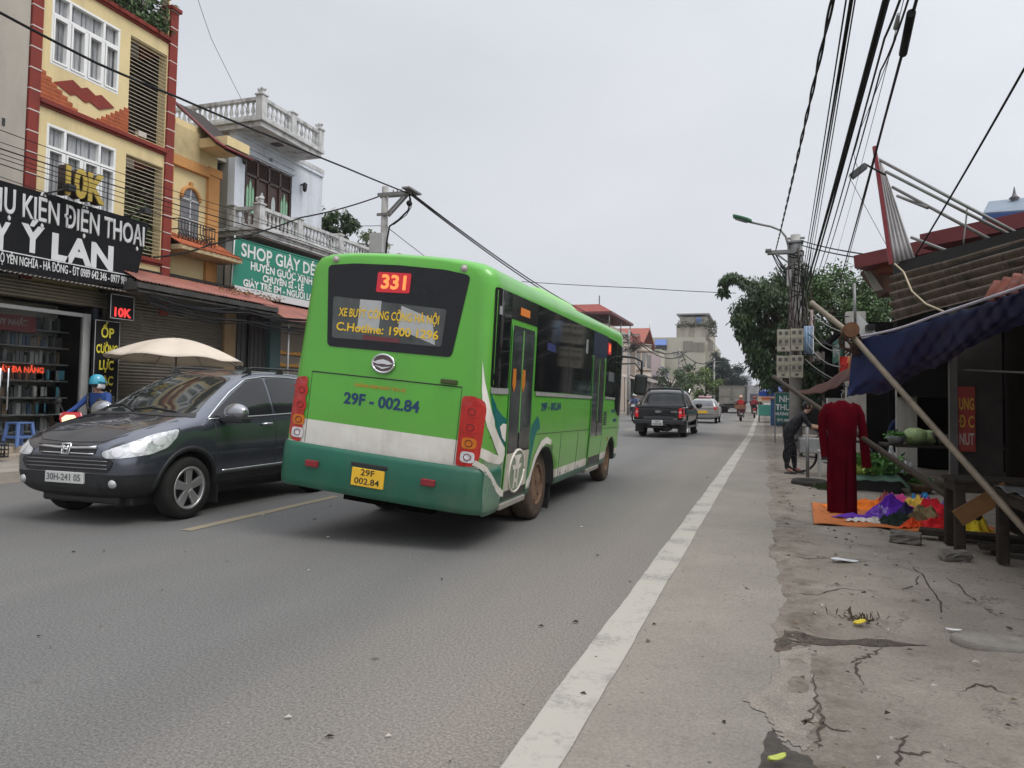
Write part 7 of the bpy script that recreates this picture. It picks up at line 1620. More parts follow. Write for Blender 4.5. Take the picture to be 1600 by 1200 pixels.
# ---- hanging dress
DR = thing('hanging_dress', 'long dark red dress hung from the thin bamboo pole over the pavement', 'dress', (.985, 10.45, -.05))
M_DRESS = mat('wine_velvet', (.082, .0012, .006), .9, spec=.04, var=.2, scale=4)
_s = M_DRESS.node_tree.nodes['Principled BSDF']; _s.inputs['Sheen Weight'].default_value = 0.0; _s.inputs['Sheen Tint'].default_value = (.6, .05, .06, 1)
sec = [(.055, .035, 1.535), (.075, .045, 1.52), (.13, .06, 1.495), (.20, .08, 1.45), (.24, .10, 1.37), (.235, .12, 1.25), (.215, .12, 1.10), (.205, .115, .95), (.205, .115, .75), (.205, .11, .5), (.205, .11, .3), (.20, .105, .10), (.205, .11, .03)]
def drs(u, v):
    t = v*(len(sec)-1); i = min(int(t), len(sec)-2); k = t-i; w, d, z = [sec[i][j]*(1-k)+sec[i+1][j]*k for j in range(3)]
    a = 2*math.pi*u; f = 1+min(1, max(0, (1.25-z)*1.1))*(.17*math.sin(a*7+z*1.1)+.10*math.sin(a*12-z*1.3))+.03*math.sin(a*5+z*9)
    return (w*math.cos(a)*f*.5+w*math.cos(a)*.5, d*math.sin(a)*f+.02*math.sin(z*4)+.012*math.sin(z*17+a*2)*max(0, 1.3-abs(z-1.0)*2.2)*.6, z+(.03*math.sin(a*3+.6)+.02*math.sin(a*7))*max(0, .5-z)*2)
b = MB(); b.grid(drs, 96, 60); b.xf(Matrix.Diagonal((.80, .95, 1, 1))); b.build('gown', M_DRESS, DR, solid=.004)
for sgn, ln in ((-1, .62), (1, .74)):
    b = MB(); P = [(sgn*.10, 0, 1.475), (sgn*.175, 0, 1.44), (sgn*.225, -.01, 1.34), (sgn*(.255 if sgn > 0 else .225), -.02, 1.15), (sgn*(.30 if sgn > 0 else .20), -.03, 1.42-ln)]; b.tube(P, [.05, .055, .056, .052, .058], 16)
    for v in b.bm.verts: v.co.y *= .65; v.co.x += .008*math.sin(v.co.z*26+v.co.y*20)
    b.build('sleeve', M_DRESS, DR, smooth=True)
b = MB(); b.tube([(.16*math.cos(a), -.02, 1.50-.10*abs(math.cos(a))) for a in (0, math.pi/2, math.pi)]+[(0, -.02, 1.56), (0, 0, 1.62), (.03, 0, 1.65), (.0, .02, 1.67)], .006, 5); b.build('hanger', M_STEEL, DR)

# ---- orange mat and the heap of clothes
b = MB(); mt = [AZ(1267, 823, .03), AZ(1395, 831, .03), AZ(1535, 822, .03), AZ(1480, 772, .03), AZ(1268, 786, .03)]
b.grid(lambda u, v: (.58+1.95*u+.10*v, 9.38+2.0*v+.05*math.sin(u*5)-.02*u, .036+.010*math.sin(u*21+v*9)+.008*math.sin(v*23)), 60, 40)
tag(b.build('ground_mat', mat('orange_mat', (.52, .16, .045), .75, var=.15, scale=5, stain=((.25, .12, .06), .5, 6, (1, 1, 1))), solid=.008), 'orange plastic mat spread on the pavement under the clothes', 'mat')
def garment(label, x, y, z, sx, sy, sz, rz, col, seed, name='garment', col2=None):
    r = random.Random(seed); ph = [r.uniform(0, 6.28) for _ in range(10)]
    dirs = [(math.cos(t), math.sin(t), r.uniform(2.2, 5.5), r.uniform(0, 6.28)) for t in [r.uniform(0, 3.14) for _ in range(5)]]
    def f(u, v):
        a = 2*math.pi*u; rr_ = v
        ed = 1+.20*math.sin(a*2+ph[0])+.14*math.sin(a*3+ph[1])+.10*math.sin(a*5+ph[2])+.07*math.sin(a*9+ph[3])+.05*math.sin(a*14+ph[7])
        X = rr_*ed*math.cos(a); Y_ = rr_*ed*math.sin(a)
        fold = sum((1-abs(math.sin((X*dx+Y_*dy)*fr+p_+.5*math.sin(X*2.3+Y_*1.9+p_))))**2.2 for dx, dy, fr, p_ in dirs)/3.2
        h = (1-rr_**2.5)*(.35+.9*fold)+.04*fold
        return (X*sx, Y_*sy, max(.006, h*sz)+.004+.01*math.sin(X*13+ph[8])*rr_)
    b = MB(); b.grid(f, 80, 30); b.xf(Matrix.Translation((x, y, z)) @ Matrix.Rotation(rz, 4, 'Z'))
    m = mat(name+'_cloth_%d' % seed, col, .75, var=.22, scale=9, stain=(col2, .9, 9, (1, 1, 1)) if col2 else None)
    return tag(b.build(name, m), label, 'clothes', 'clothes heaped on the orange mat')
GARM = (('bright orange garment lying flat behind the heap, next to the red dress', 1.30, 11.0, .04, .40, .26, .13, .1, (.85, .20, .02)),
 ('deep purple garment bunched in the middle of the heap', 1.58, 10.40, .05, .34, .24, .20, .5, (.10, .018, .34)), ('purple garment trailing along the front left of the heap', 1.22, 10.0, .04, .30, .10, .07, -.1, (.13, .04, .36)),
 ('black green garment at the front of the heap', 1.50, 9.72, .04, .19, .13, .13, .2, (.010, .022, .016)), ('scarlet red garment at the front right of the heap', 1.88, 9.66, .04, .30, .14, .11, .0, (.62, .015, .02)),
 ('brown and cream patterned garment on top of the heap', 1.86, 10.05, .10, .22, .17, .14, .5, (.26, .19, .09), (.03, .02, .015)), ('large red garment at the back right of the heap', 2.10, 10.45, .06, .34, .24, .22, .4, (.60, .012, .025)),
 ('pink garment on the back of the heap', 1.78, 10.85, .06, .26, .16, .20, .2, (.80, .10, .36)), ('small sky blue garment at the back of the heap', 2.0, 11.0, .08, .16, .12, .20, .2, (.06, .34, .62)),
 ('yellow garment peeping out between red and pink clothes', 1.86, 10.55, .16, .15, .10, .13, .2, (.75, .52, .08)), ('white garment at the near left of the heap', 1.12, 9.78, .04, .16, .08, .05, .2, (.60, .57, .52)),
 ('bluish violet garment at the far right end of the heap', 2.32, 10.75, .06, .2, .16, .22, .2, (.14, .09, .42)), ('orange red garment at the front between black and scarlet', 1.66, 9.60, .04, .15, .10, .10, .7, (.75, .08, .02)),
 ('multicoloured crumpled scarf at the back of the heap', 1.58, 11.1, .05, .18, .12, .20, 1, (.34, .07, .08), (.38, .33, .28)), ('dark navy garment between purple and patterned clothes', 1.68, 10.1, .09, .15, .13, .13, 1, (.02, .015, .06)),
 ('violet and white striped garment on the left slope of the heap', 1.40, 10.2, .05, .17, .11, .14, .8, (.16, .06, .42), (.6, .58, .6)), ('dull red garment under the patterned one', 2.0, 9.9, .05, .22, .13, .12, 1.2, (.42, .02, .03)),
 ('magenta garment between the pink and the large red one', 1.98, 10.72, .08, .14, .12, .18, .4, (.62, .03, .28)), ('olive brown garment in front of the patterned one', 1.74, 9.86, .06, .14, .10, .12, .3, (.15, .11, .05)),
 ('golden garment at the front edge right of the scarlet one', 2.14, 9.62, .04, .12, .08, .07, .3, (.60, .36, .05)), ('cream lace garment spread near the left front of the heap', 1.28, 9.80, .04, .16, .09, .06, 1.4, (.50, .46, .40)), ('crimson garment on the right end of the heap', 2.36, 10.2, .05, .2, .16, .14, .9, (.48, .01, .04)))
for k_, a_ in enumerate(GARM):
    args = a_[:9]+(k_+1, 'garment')+(a_[9:] if len(a_) > 9 else (None,))
    garment(*args)
o = garment('bright yellow plastic bag under the wooden table', 2.28, 9.62, .03, .20, .15, .20, .3, (.72, .55, .03), 20, 'plastic_bag'); del o['group']; o['category'] = 'bag'

# ---- rough tables
def rough_table(label, x0, x1, y0, y1, z, seed, brace=False):
    t = thing('wooden_table', label, 'table', ((x0+x1)/2, (y0+y1)/2, 0)); cx, cy = (x0+x1)/2, (y0+y1)/2
    b = MB(); n = int((y1-y0)/.2)
    for k in range(n): b.bx(x0-cx, x1-cx, y0-cy+k*(y1-y0)/n, y0-cy+(k+1)*(y1-y0)/n-.012, z-.035, z)
    b.bx(x0-cx+.02, x1-cx-.02, y0-cy+.02, y0-cy+.06, z-.13, z-.036); b.bx(x0-cx+.02, x0-cx+.06, y0-cy+.06, y1-cy-.02, z-.13, z-.036); b.build('table_top', M_OLDWOOD, t, bevel=.006)
    for px, py in ((x0+.06, y0+.06), (x1-.06, y0+.06), (x0+.06, y1-.06), (x1-.06, y1-.06)):
        b = MB(); b.bx(px-cx-.045, px-cx+.045, py-cy-.045, py-cy+.045, .03, z-.036); b.build('leg', M_OLDWOOD, t, bevel=.008)
    if brace:
        b = MB(); b.beam((x0-cx+.03, y0-cy+.0, z-.38), (x0-cx+.46, y0-cy+.0, z-.07), .03, .16); b.build('brace', mat('orange_brown_wood', (.22, .11, .045), .8, var=.25, scale=5), t)
    return t
rough_table('rough dark wooden table with a diagonal brace beside the clothes heap', 1.77, 3.0, 8.2, 8.72, .74, 1, True)
rough_table('dark wooden bench table at the right edge nearest the camera', 2.02, 2.62, 5.6, 7.9, .72, 2)
b = MB(); b.grid(lambda u, v: (1.45*0+2.0+.62*u, 5.62+2.2*v, .735+.012*math.sin(u*9+v*21)+.01*math.sin(v*37)), 20, 40)
tag(b.build('plastic_sheet', mat('grey_plastic_sheet', (.06, .06, .058), .3, var=.4, scale=8), solid=.004), 'crumpled grey plastic sheet over the nearest wooden bench', 'sheet')
for i, (u, v, s_) in enumerate(((1492, 876, .12), (1415, 846, .14))):
    p = AZ(u, v, .03); b = MB(); b.bx(-s_, s_, -s_*.5, s_*.5, 0, s_*.75)
    bmesh.ops.subdivide_edges(b.bm, edges=b.bm.edges[:], cuts=3, use_grid_fill=True); r = random.Random(i)
    for w in b.bm.verts: w.co += Vector((r.uniform(-1, 1), r.uniform(-1, 1), r.uniform(-1, .3)))*.014
    b.xf(Matrix.Translation((p.x, p.y, .03)) @ Matrix.Rotation(.35-i*.6, 4, 'Z')); tag(b.build('stone_block', mat('grey_stone', (.17, .155, .135), .95, var=.25, scale=12, bump=.4)), ['dark flat stone under the leg of the rough table', 'grey broken stone block at the corner of the orange mat'][i], 'stone')
b = MB(); b.beam((1.62, 9.05, .09), (2.55, 8.85, .09), .22, .06); b.bx(1.8, 1.9, 8.9, 9.05, .02, .06); b.bx(2.3, 2.4, 8.8, 8.95, .02, .06); tag(b.build('plank', M_OLDWOOD, bevel=.01), 'dark plank lying low on the ground under the rough table', 'plank')
b = MB(); b.beam((2.0, 8.3, .10), (2.6, 8.2, .10), .2, .05); b.bx(2.1, 2.2, 8.2, 8.3, .02, .075); tag(b.build('plank', M_OLDWOOD, bevel=.01), 'short dark plank on the ground between the two tables', 'plank')

# ---- vegetables and other goods in the shed
M_VEG = mat('leafy_greens', (.06, .17, .025), .6, var=.4, scale=10)
VG = thing('vegetable_stand', 'low stand heaped with leafy green vegetables on a green sheet', 'vegetable stand', (1.75, 13.4, 0))
b = MB(); b.bx(-.34, .34, -.35, .35, .02, .26); b.build('black_crate', M_BLACK, VG, bevel=.015)
b = MB(); b.grid(lambda u, v: (-.46+.92*u, -.45+.9*v, .30-.16*max(0, abs(u-.5)*2-.72)*3-.10*max(0, abs(v-.5)*2-.75)*3+.01*math.sin(u*25)), 24, 20); b.build('green_sheet', mat('sage_sheet', (.08, .16, .11), .6), VG, solid=.006)
b = MB(); rr = random.Random(4); leaves(b, [(rr.gauss(0, .17), rr.gauss(0, .17), .33+rr.random()*.22) for _ in range(900)], .15, 4, droop=-.5, slim=.35); b.build('greens', M_VEG, VG)
b = MB(); leaves(b, [(-.22+rr.gauss(0, .06), -.28+rr.gauss(0, .05), .33+rr.random()*.10) for _ in range(120)], .09, 6, droop=-.3, slim=.6); b.build('yellow_greens', mat('yellow_greens', (.35, .45, .08), .6), VG)
TB2 = thing('produce_table', 'dark table with cabbages and produce inside the market shed', 'table', (2.75, 14.6, 0))
b = MB(); b.bx(-.7, 1.2, -.4, .5, .70, .74); b.build('table_top', M_OLDWOOD, TB2)
for x in (-.62, 1.12):
    for y in (-.34, .44): b = MB(); b.bx(x-.03, x+.03, y-.03, y+.03, .02, .70); b.build('leg', M_OLDWOOD, TB2)
M_CAB = mat('cabbage_leaf', (.30, .40, .16), .6, var=.3, scale=9, stain=((.5, .55, .35), .6, 12, (1, 1, 1)))
for i, (x, y, r_) in enumerate(((2.52, 14.4, .17), (2.72, 14.5, .15))):
    t = MB(); t.ball((x, y, .74+r_*.85), (r_*1.2, r_, r_*.85), 18)
    for v in t.bm.verts: d = v.co-Vector((x, y, .74+r_*.85)); v.co += d*.10*math.sin(math.atan2(d.y, d.x)*5+d.z*30+i)
    tag(t.build('cabbage', M_CAB, smooth=True), ['pale green cabbage on the produce table, streetward of the other', 'pale green cabbage half behind the other on the produce table'][i], 'cabbage', 'cabbages on the produce table')
b = MB(); rr = random.Random(8)
for k in range(14): b.ball((3.0+rr.uniform(-.25, .6), 14.5+rr.uniform(-.2, .3), .80+rr.uniform(0, .1)), .09, 8)
tag(b.build('produce_heap', mat('dull_produce', (.06, .055, .05), .7, var=.4, scale=9)), 'heap of dull dark produce beside the cabbages', 'produce', kind='stuff')
for i, (x, y, z, r_, lab) in enumerate(((2.22, 14.35, .74, .15, 'round metal bowl of greens on the produce table beside the cabbages'), (3.25, 14.35, .74, .17, 'dark wide bowl at the far end of the produce table'), (2.45, 13.5, .02, .2, 'low basket of greens on the ground behind the rolled canvas'))):
    t = thing('basket', lab, 'basket', (x, y, z)); b = MB(); b.lathe([(0, .01), (r_*.7, .01), (r_*.95, .10), (r_, .15), (r_*.94, .15), (r_*.66, .03), (0, .03)], n=20); b.build('bowl', mat('dull_bowl_%s' % 'abc'[i], [(.22, .22, .22), (.06, .055, .05), (.14, .09, .05)][i], .5, var=.2), t)
    b = MB(); leaves(b, [(rr.gauss(0, r_*.4), rr.gauss(0, r_*.4), .13+rr.random()*.08) for _ in range(160)], .09, 40+i, droop=-.4, slim=.5); b.build('greens', M_VEG if i != 1 else mat('dull_produce', (.06, .055, .05), .7, var=.4, scale=9), t)
def bag(label, x, y, z, s_, col, seed, name='plastic_bag'):
    o = garment(label, x, y, z, s_, s_*.8, s_*1.5, seed*.7, col, 40+seed, name); del o['group']; o['category'] = 'bag'; return o
bag('white plastic bag beside the leafy greens', 1.98, 13.6, .36, .22, (.62, .62, .60), 1); bag('white crumpled bag on the ground below the produce table', 2.25, 14.0, .28, .2, (.50, .50, .50), 2)
b = MB(); b.tube([(1.95, 14.3, .13), (2.2, 14.22, .15), (2.5, 14.18, .13), (2.8, 14.1, .12), (3.0, 14.05, .11)], [.08, .145, .15, .14, .07], 14)
for v in b.bm.verts: v.co += Vector((0, .02*math.sin(v.co.x*17), .02*math.sin(v.co.x*23+v.co.y*19)))
tag(b.build('rolled_tarp', mat('grey_canvas', (.15, .125, .10), .9, var=.3, scale=8, bump=.4), smooth=True), 'grey brown rolled canvas lying on the pavement before the produce table', 'canvas roll')
b = MB(); b.cyl((1.40, 14.9, .02), (1.40, 14.9, .30), .15, .175, 20); b.cyl((1.40, 14.9, .30), (1.40, 14.9, .34), .185, .185, 20, 1); tag(b.build('bucket', [mat('grey_bucket', (.13, .13, .14), .5), mat('dull_red_rim', (.24, .05, .045), .5)]), 'grey bucket with a red rim by the bicycle', 'bucket')
WS = thing('slatted_stool', 'white slatted low stool beside the bicycle and the bucket', 'stool', (1.28, 15.3, 0))
b = MB()
for k in range(4): b.bx(-.26, .26, -.2+k*.11, -.12+k*.11, .50, .53)
b.build('seat', mat('grubby_white_slat', (.46, .46, .45), .6, var=.15), WS)
for x in (-.23, .23):
    for y in (-.17, .19): b = MB(); b.bx(x-.02, x+.02, y-.02, y+.02, .02, .5); b.build('leg', _M['grubby_white_slat'], WS)
b = MB(); b.bx(-.23, .23, -.18, -.15, .32, .36); b.build('stretcher', _M['grubby_white_slat'], WS)
p = AZ(1262, 748, .02); b = MB(); b.cyl((p.x, p.y, .02), (p.x-.01, p.y, .98), .032, n=10); tag(b.build('pipe_post', M_STEEL), 'grey upright pipe post in front of the woman with the bicycle', 'post')
TY = thing('tyre', 'old half buried tyre lying on the pavement below the pipe post', 'tyre', (.78, 13.75, .06))
b = MB(); b.lathe([(.20, -.05), (.27, -.06), (.30, 0), (.27, .06), (.20, .05), (.19, 0), (.20, -.05)], n=28); b.build('tread', mat('dusty_black_rubber', (.05, .045, .04), .9, var=.3), TY)
b = MB(); rr = random.Random(5); leaves(b, [(1.02+rr.gauss(0, .09), 13.2+rr.gauss(0, .12), .03) for _ in range(260)], .10, 5, droop=-1.0, slim=.18); tag(b.build('weed', mat('weed_green', (.05, .075, .03), .7, var=.4)), 'small tuft of weeds by the old tyre', 'weeds')

# ---- further down the right pavement
UM = thing('parasol', 'blue and white parasol over a roadside stand far along the right pavement', 'parasol', (AY(1216, 612, 42).x, 42, 0))
b = MB(); b.grid(lambda u, v: (1.0*v*math.cos(2*math.pi*u), 1.0*v*math.sin(2*math.pi*u), 2.28-.36*v**1.3), 24, 6)
for f in b.bm.faces: f.material_index = 0
b.build('canopy', mat('pale_blue_canvas', (.16, .20, .42), .7, var=.15), UM)
b = MB(); b.grid(lambda u, v: (1.0*math.cos(2*math.pi*u), 1.0*math.sin(2*math.pi*u), 1.92-.26*v), 24, 2); b.build('valance', mat('blue_canvas', (.03, .07, .30), .7), UM); b = MB(); b.cyl((0, 0, 0), (0, 0, 2.2), .025, n=8); b.build('pole', M_STEEL, UM)
KT = thing('food_cart', 'teal street cart with an orange lettered board at the roadside', 'cart', (AY(1199, 630, 50).x, 50, 0))
b = MB(); b.bx(-.55, .55, 0, 1.4, .45, 1.15); b.build('cart_box', mat('teal_cart', (.06, .28, .22), .5, var=.15), KT, bevel=.03); b = MB(); b.bx(-.6, .55, -.05, 0, 1.35, 1.75); b.build('cart_board', mat('cream_board', (.62, .45, .30), .6), KT)
b = MB()
for x in (-.5, .5): b.bx(x-.02, x+.02, .0, .04, 1.15, 1.4)
b.bx(-.6, .6, -.1, 1.4, 1.75, 1.82); b.build('cart_roof', mat('cart_roof', (.30, .27, .24), .6), KT)
for x in (-.5, .5): wheel(KT, (x, .7, .24), .24, .06, 1 if x > 0 else -1, M_TYRE, M_RIM, .75, 8)
b = MB(); b.bx(-.35, .35, -.07, -.06, 1.48, 1.62); b.build('board_text', mat('orange_red_text', (.50, .10, .04), .6), KT)
t = thing('blue_stall', 'blue panelled stall between the teal cart and the pharmacy sign', 'stall', (AY(1207, 630, 44).x+.2, 44, 0)); b = MB(); b.bx(-.3, 1.2, 0, 1.0, .05, 1.5); b.build('stall_body', mat('stall_blue', (.05, .12, .28), .6, var=.2), t, bevel=.02); b = MB(); b.bx(-.35, 1.25, -.05, 1.05, 1.5, 1.56); b.build('stall_top', M_STEEL, t)
for i, (x, y, w, d, h, lab) in enumerate(((2.4, 33, 6, 12, 4.2, 'dark shop house behind the large drooping tree'), (2.6, 47, 6, 16, 5.0, 'shop house along the right pavement past the parasol'), (2.6, 66, 6, 24, 6.0, 'long shop house far along the right pavement'))):
    t = thing('shop_house', lab, 'shop', (x, y, 0)); b = MB(); b.bx(0, w, 0, d, 0, h); b.build('wall', mat('right_wall_%s' % 'abc'[i], [(.16, .14, .12), (.33, .30, .26), (.30, .27, .25)][i], .9, var=.2, scale=.8), t)
    b = MB(); b.prism([(-1.2, 0, 2.7), (0, 0, 3.1), (0, 0, 3.2), (-1.2, 0, 2.8)], (0, d, 0)); b.build('awning', mat('right_awning', (.16, .10, .09), .7), t)
    b = MB(); b.bx(-.04, 0, .5, d-.5, .1, 2.6); b.build('shop_front_shade', M_DARKIN, t)  # flat near-black slab stands for the shade of an open front
# litter and small finds on the pavement
def flat_bit(name, label, cat, u, v, s_, col, seed, lift=.04, slim=.4, rough=.6):
    p = AZ(u, v, lift); r = random.Random(seed); b = MB(); a0 = r.uniform(0, 3)
    b.grid(lambda a, t: (s_*(a-.5)*2, s_*slim*(t-.5)*2*math.sqrt(max(.02, 1-((a-.5)*2)**2)), .02*math.sin(a*4+seed)*s_*4+.008*math.sin(t*9)), 12, 6)
    b.xf(Matrix.Translation((p.x, p.y, lift+.01)) @ Matrix.Rotation(a0, 4, 'Z')); return tag(b.build(name, mat(name+'_m%d' % seed, col, rough, var=.15, scale=20), solid=.003), label, cat)
flat_bit('plastic_wrapper', 'white flattened plastic wrapper on the pavement in front of the mat', 'litter', 1320, 877, .13, (.62, .62, .62), 1, .035, .38)
flat_bit('paper_scrap', 'small white paper scrap near the stone slab', 'litter', 1490, 987, .045, (.75, .72, .68), 2, .035, .3)
flat_bit('leaf', 'yellow green leaf in the wet patch at the bottom edge', 'leaf', 1214, 1187, .045, (.46, .52, .10), 3, .035, .35)
flat_bit('yellow_peel', 'yellow peel on dry leaves near the open joint in the pavement', 'litter', 1343, 974, .05, (.62, .48, .03), 4, .045, .5)
b = MB(); rr = random.Random(17); q = AZ(1345, 970, .03); leaves(b, [(q.x+rr.gauss(0, .06), q.y+rr.gauss(0, .05), .035) for _ in range(70)], .06, 7, droop=-.9, slim=.2); tag(b.build('dead_leaves', mat('brown_litter', (.10, .075, .045), .9, var=.4)), 'scatter of brown dead leaves round the yellow peel', 'leaves', kind='stuff')
p = AZ(1560, 1010, .03); b = MB(); b.prism([(p.x+.24*math.cos(a)*(1+.1*math.sin(3*a)), p.y+.13*math.sin(a), .0) for a in [2*math.pi*k/22 for k in range(22)]], (0, 0, .075)); tag(b.build('stone_slab', mat('pale_slab', (.27, .245, .21), .92, var=.2, scale=10, bump=.3), bevel=.03, seg=3), 'pale rounded stone slab sunk in the pavement at the right', 'stone')
b = MB(); rr = random.Random(23)
for k in range(330):
    x = .2+abs(rr.gauss(0, 1.1)); y = 2.6+rr.random()**1.4*12; s_ = rr.uniform(.006, .022)*(1+.04*y); z = .04; a = rr.uniform(0, 6.28)
    if rr.random() < .25: x = rr.uniform(-6.5, .1); z = .008
    ca, sa = math.cos(a)*s_, math.sin(a)*s_
    b.face([(x+ca, y+sa, z), (x-sa*.5, y+ca*.5, z+s_*.5), (x-ca, y-sa, z), (x+sa*.5, y-ca*.5, z+s_*.25)], rr.choice([0, 0, 0, 1, 2]))
o = tag(b.build('litter', [mat('dark_bits', (.045, .035, .028), .9), mat('brown_bits', (.14, .10, .06), .9), mat('pale_bits', (.42, .39, .34), .8)]), 'tiny dark leaf bits and crumbs strewn over road edge and pavement', 'litter', kind='stuff')
# ================================================================== motorbikes, bicycle and people
M_SKIN = mat('skin', (.42, .24, .16), .55, var=.06)
M_HAIR = mat('black_hair', (.012, .010, .010), .45, var=.2)
def motorbike(name, label, loc, rz, paint, lit=False, group=None):
    t = thing(name, label, 'motorbike', loc, rz, group)
    for y in (.62, -.60):
        b = MB(); b.lathe([(.21, -.045), (.26, -.05), (.285, -.02), (.285, .02), (.26, .05), (.21, .045), (.21, -.045)], (0, y, .285), (1, 0, 0), 28); wv = b.build('wheel', M_TYRE, t)
        b = MB(); b.lathe([(.215, -.03), (.215, .03), (.19, .03), (.19, -.03), (.215, -.03)], (0, y, .285), (1, 0, 0), 24)
        for k in range(5): a = 2*math.pi*k/5; b.beam((0, y, .285), (0, y+.2*math.cos(a), .285+.2*math.sin(a)), .03, .03)
        b.cyl((-.05, y, .285), (.05, y, .285), .04, n=10); b.build('rim', M_RIM, wv)
    b = MB(); ring = []
    for (y, z0, z1, w) in ((-.98, .62, .80, .05), (-.80, .52, .80, .13), (-.45, .40, .78, .15), (-.1, .30, .70, .14), (.05, .28, .42, .15), (.28, .28, .42, .15), (.40, .30, .98, .13), (.52, .45, 1.0, .14), (.60, .62, .90, .07)):
        ring.append([b.bm.verts.new((x*w, y, z0+(z1-z0)*k)) for x, k in ((-.7, 0), (-1, .3), (-1, .7), (-.6, 1), (.6, 1), (1, .7), (1, .3), (.7, 0))])
    for A, Bq in zip(ring, ring[1:]):
        for k in range(8): b.bm.faces.new((A[k], A[(k+1) % 8], Bq[(k+1) % 8], Bq[k]))
    b.bm.faces.new(ring[0]); b.bm.faces.new(ring[-1])
    o = b.build('body', paint, t, smooth=True, sharp=180); md = o.modifiers.new('sub', 'SUBSURF'); md.levels = md.render_levels = 2; baked(o)
    b = MB(); b.prism([(-.13, y, z) for y, z in ((-.85, .80), (-.5, .82), (-.15, .77), (-.05, .72), (-.1, .69), (-.8, .74))], (.26, 0, 0)); b.build('seat', M_BLACK, t, bevel=.03, seg=3)
    b = MB(); b.tube([(-.34, .30, 1.02), (-.18, .42, 1.03), (0, .46, 1.02), (.18, .42, 1.03), (.34, .30, 1.02)], .014, 8); b.build('handlebar', M_BLACK, t)
    for s_ in (-1, 1):
        b = MB(); b.tube([(s_*.2, .42, 1.03), (s_*.30, .40, 1.18), (s_*.34, .38, 1.24)], .008, 6); b.lathe([(0, -.012), (.055, -.01), (.06, .0), (.055, .012), (0, .014)], (s_*.36, .38, 1.27), (0, 1, 0), 14); b.build('mirror', M_BLACK, t)
        b = MB(); b.tube([(s_*.08, .48, .9), (s_*.085, .60, .45), (s_*.085, .62, .285)], .022, 8); b.build('fork', M_STEEL, t)
    b = MB(); b.prism([(-.10, .625, .90), (.10, .625, .90), (.125, .61, .99), (.07, .58, 1.04), (-.07, .58, 1.04), (-.125, .61, .99)], (0, .025, 0)); b.build('headlight', mat('lit_scooter_lamp' if lit else 'scooter_lamp', (.85, .72, .40) if lit else (.4, .4, .4), .2, emit=(1, .80, .40) if lit else None, es=.9), t, bevel=.01)
    b = MB(); b.prism([(-.12, .58, .84), (.12, .58, .84), (.21, .55, .98), (.16, .52, 1.09), (-.16, .52, 1.09), (-.21, .55, .98)], (0, .04, 0)); b.build('front_cowl', paint, t, bevel=.02, seg=3)
    b = MB(); b.bx(-.09, .09, -1.02, -.96, .66, .75); b.build('tail_light', M_RED, t, bevel=.012)
    b = MB(); b.bx(-.09, .09, -1.0, -.985, .44, .58); b.build('number_plate', mat('bike_plate', (.5, .5, .48), .5), t); b = MB(); b.grid(lambda u, v: (-.07+.14*u, -.6-.34*math.cos(rad(30+70*v)), .285+.33*math.sin(rad(30+70*v))), 3, 6); b.build('mudguard', M_BLACK, t, solid=.01)
    b = MB(); b.tube([(.15, -.1, .28), (.16, -.5, .30), (.17, -.95, .40)], [.03, .05, .055], 10); b.build('exhaust', M_STEEL, t)
    return t
def seg_d(p, a, c):
    ab = c-a; t = max(0, min(1, (p-a).dot(ab)/max(1e-9, ab.dot(ab)))); return (p-(a+ab*t)).length
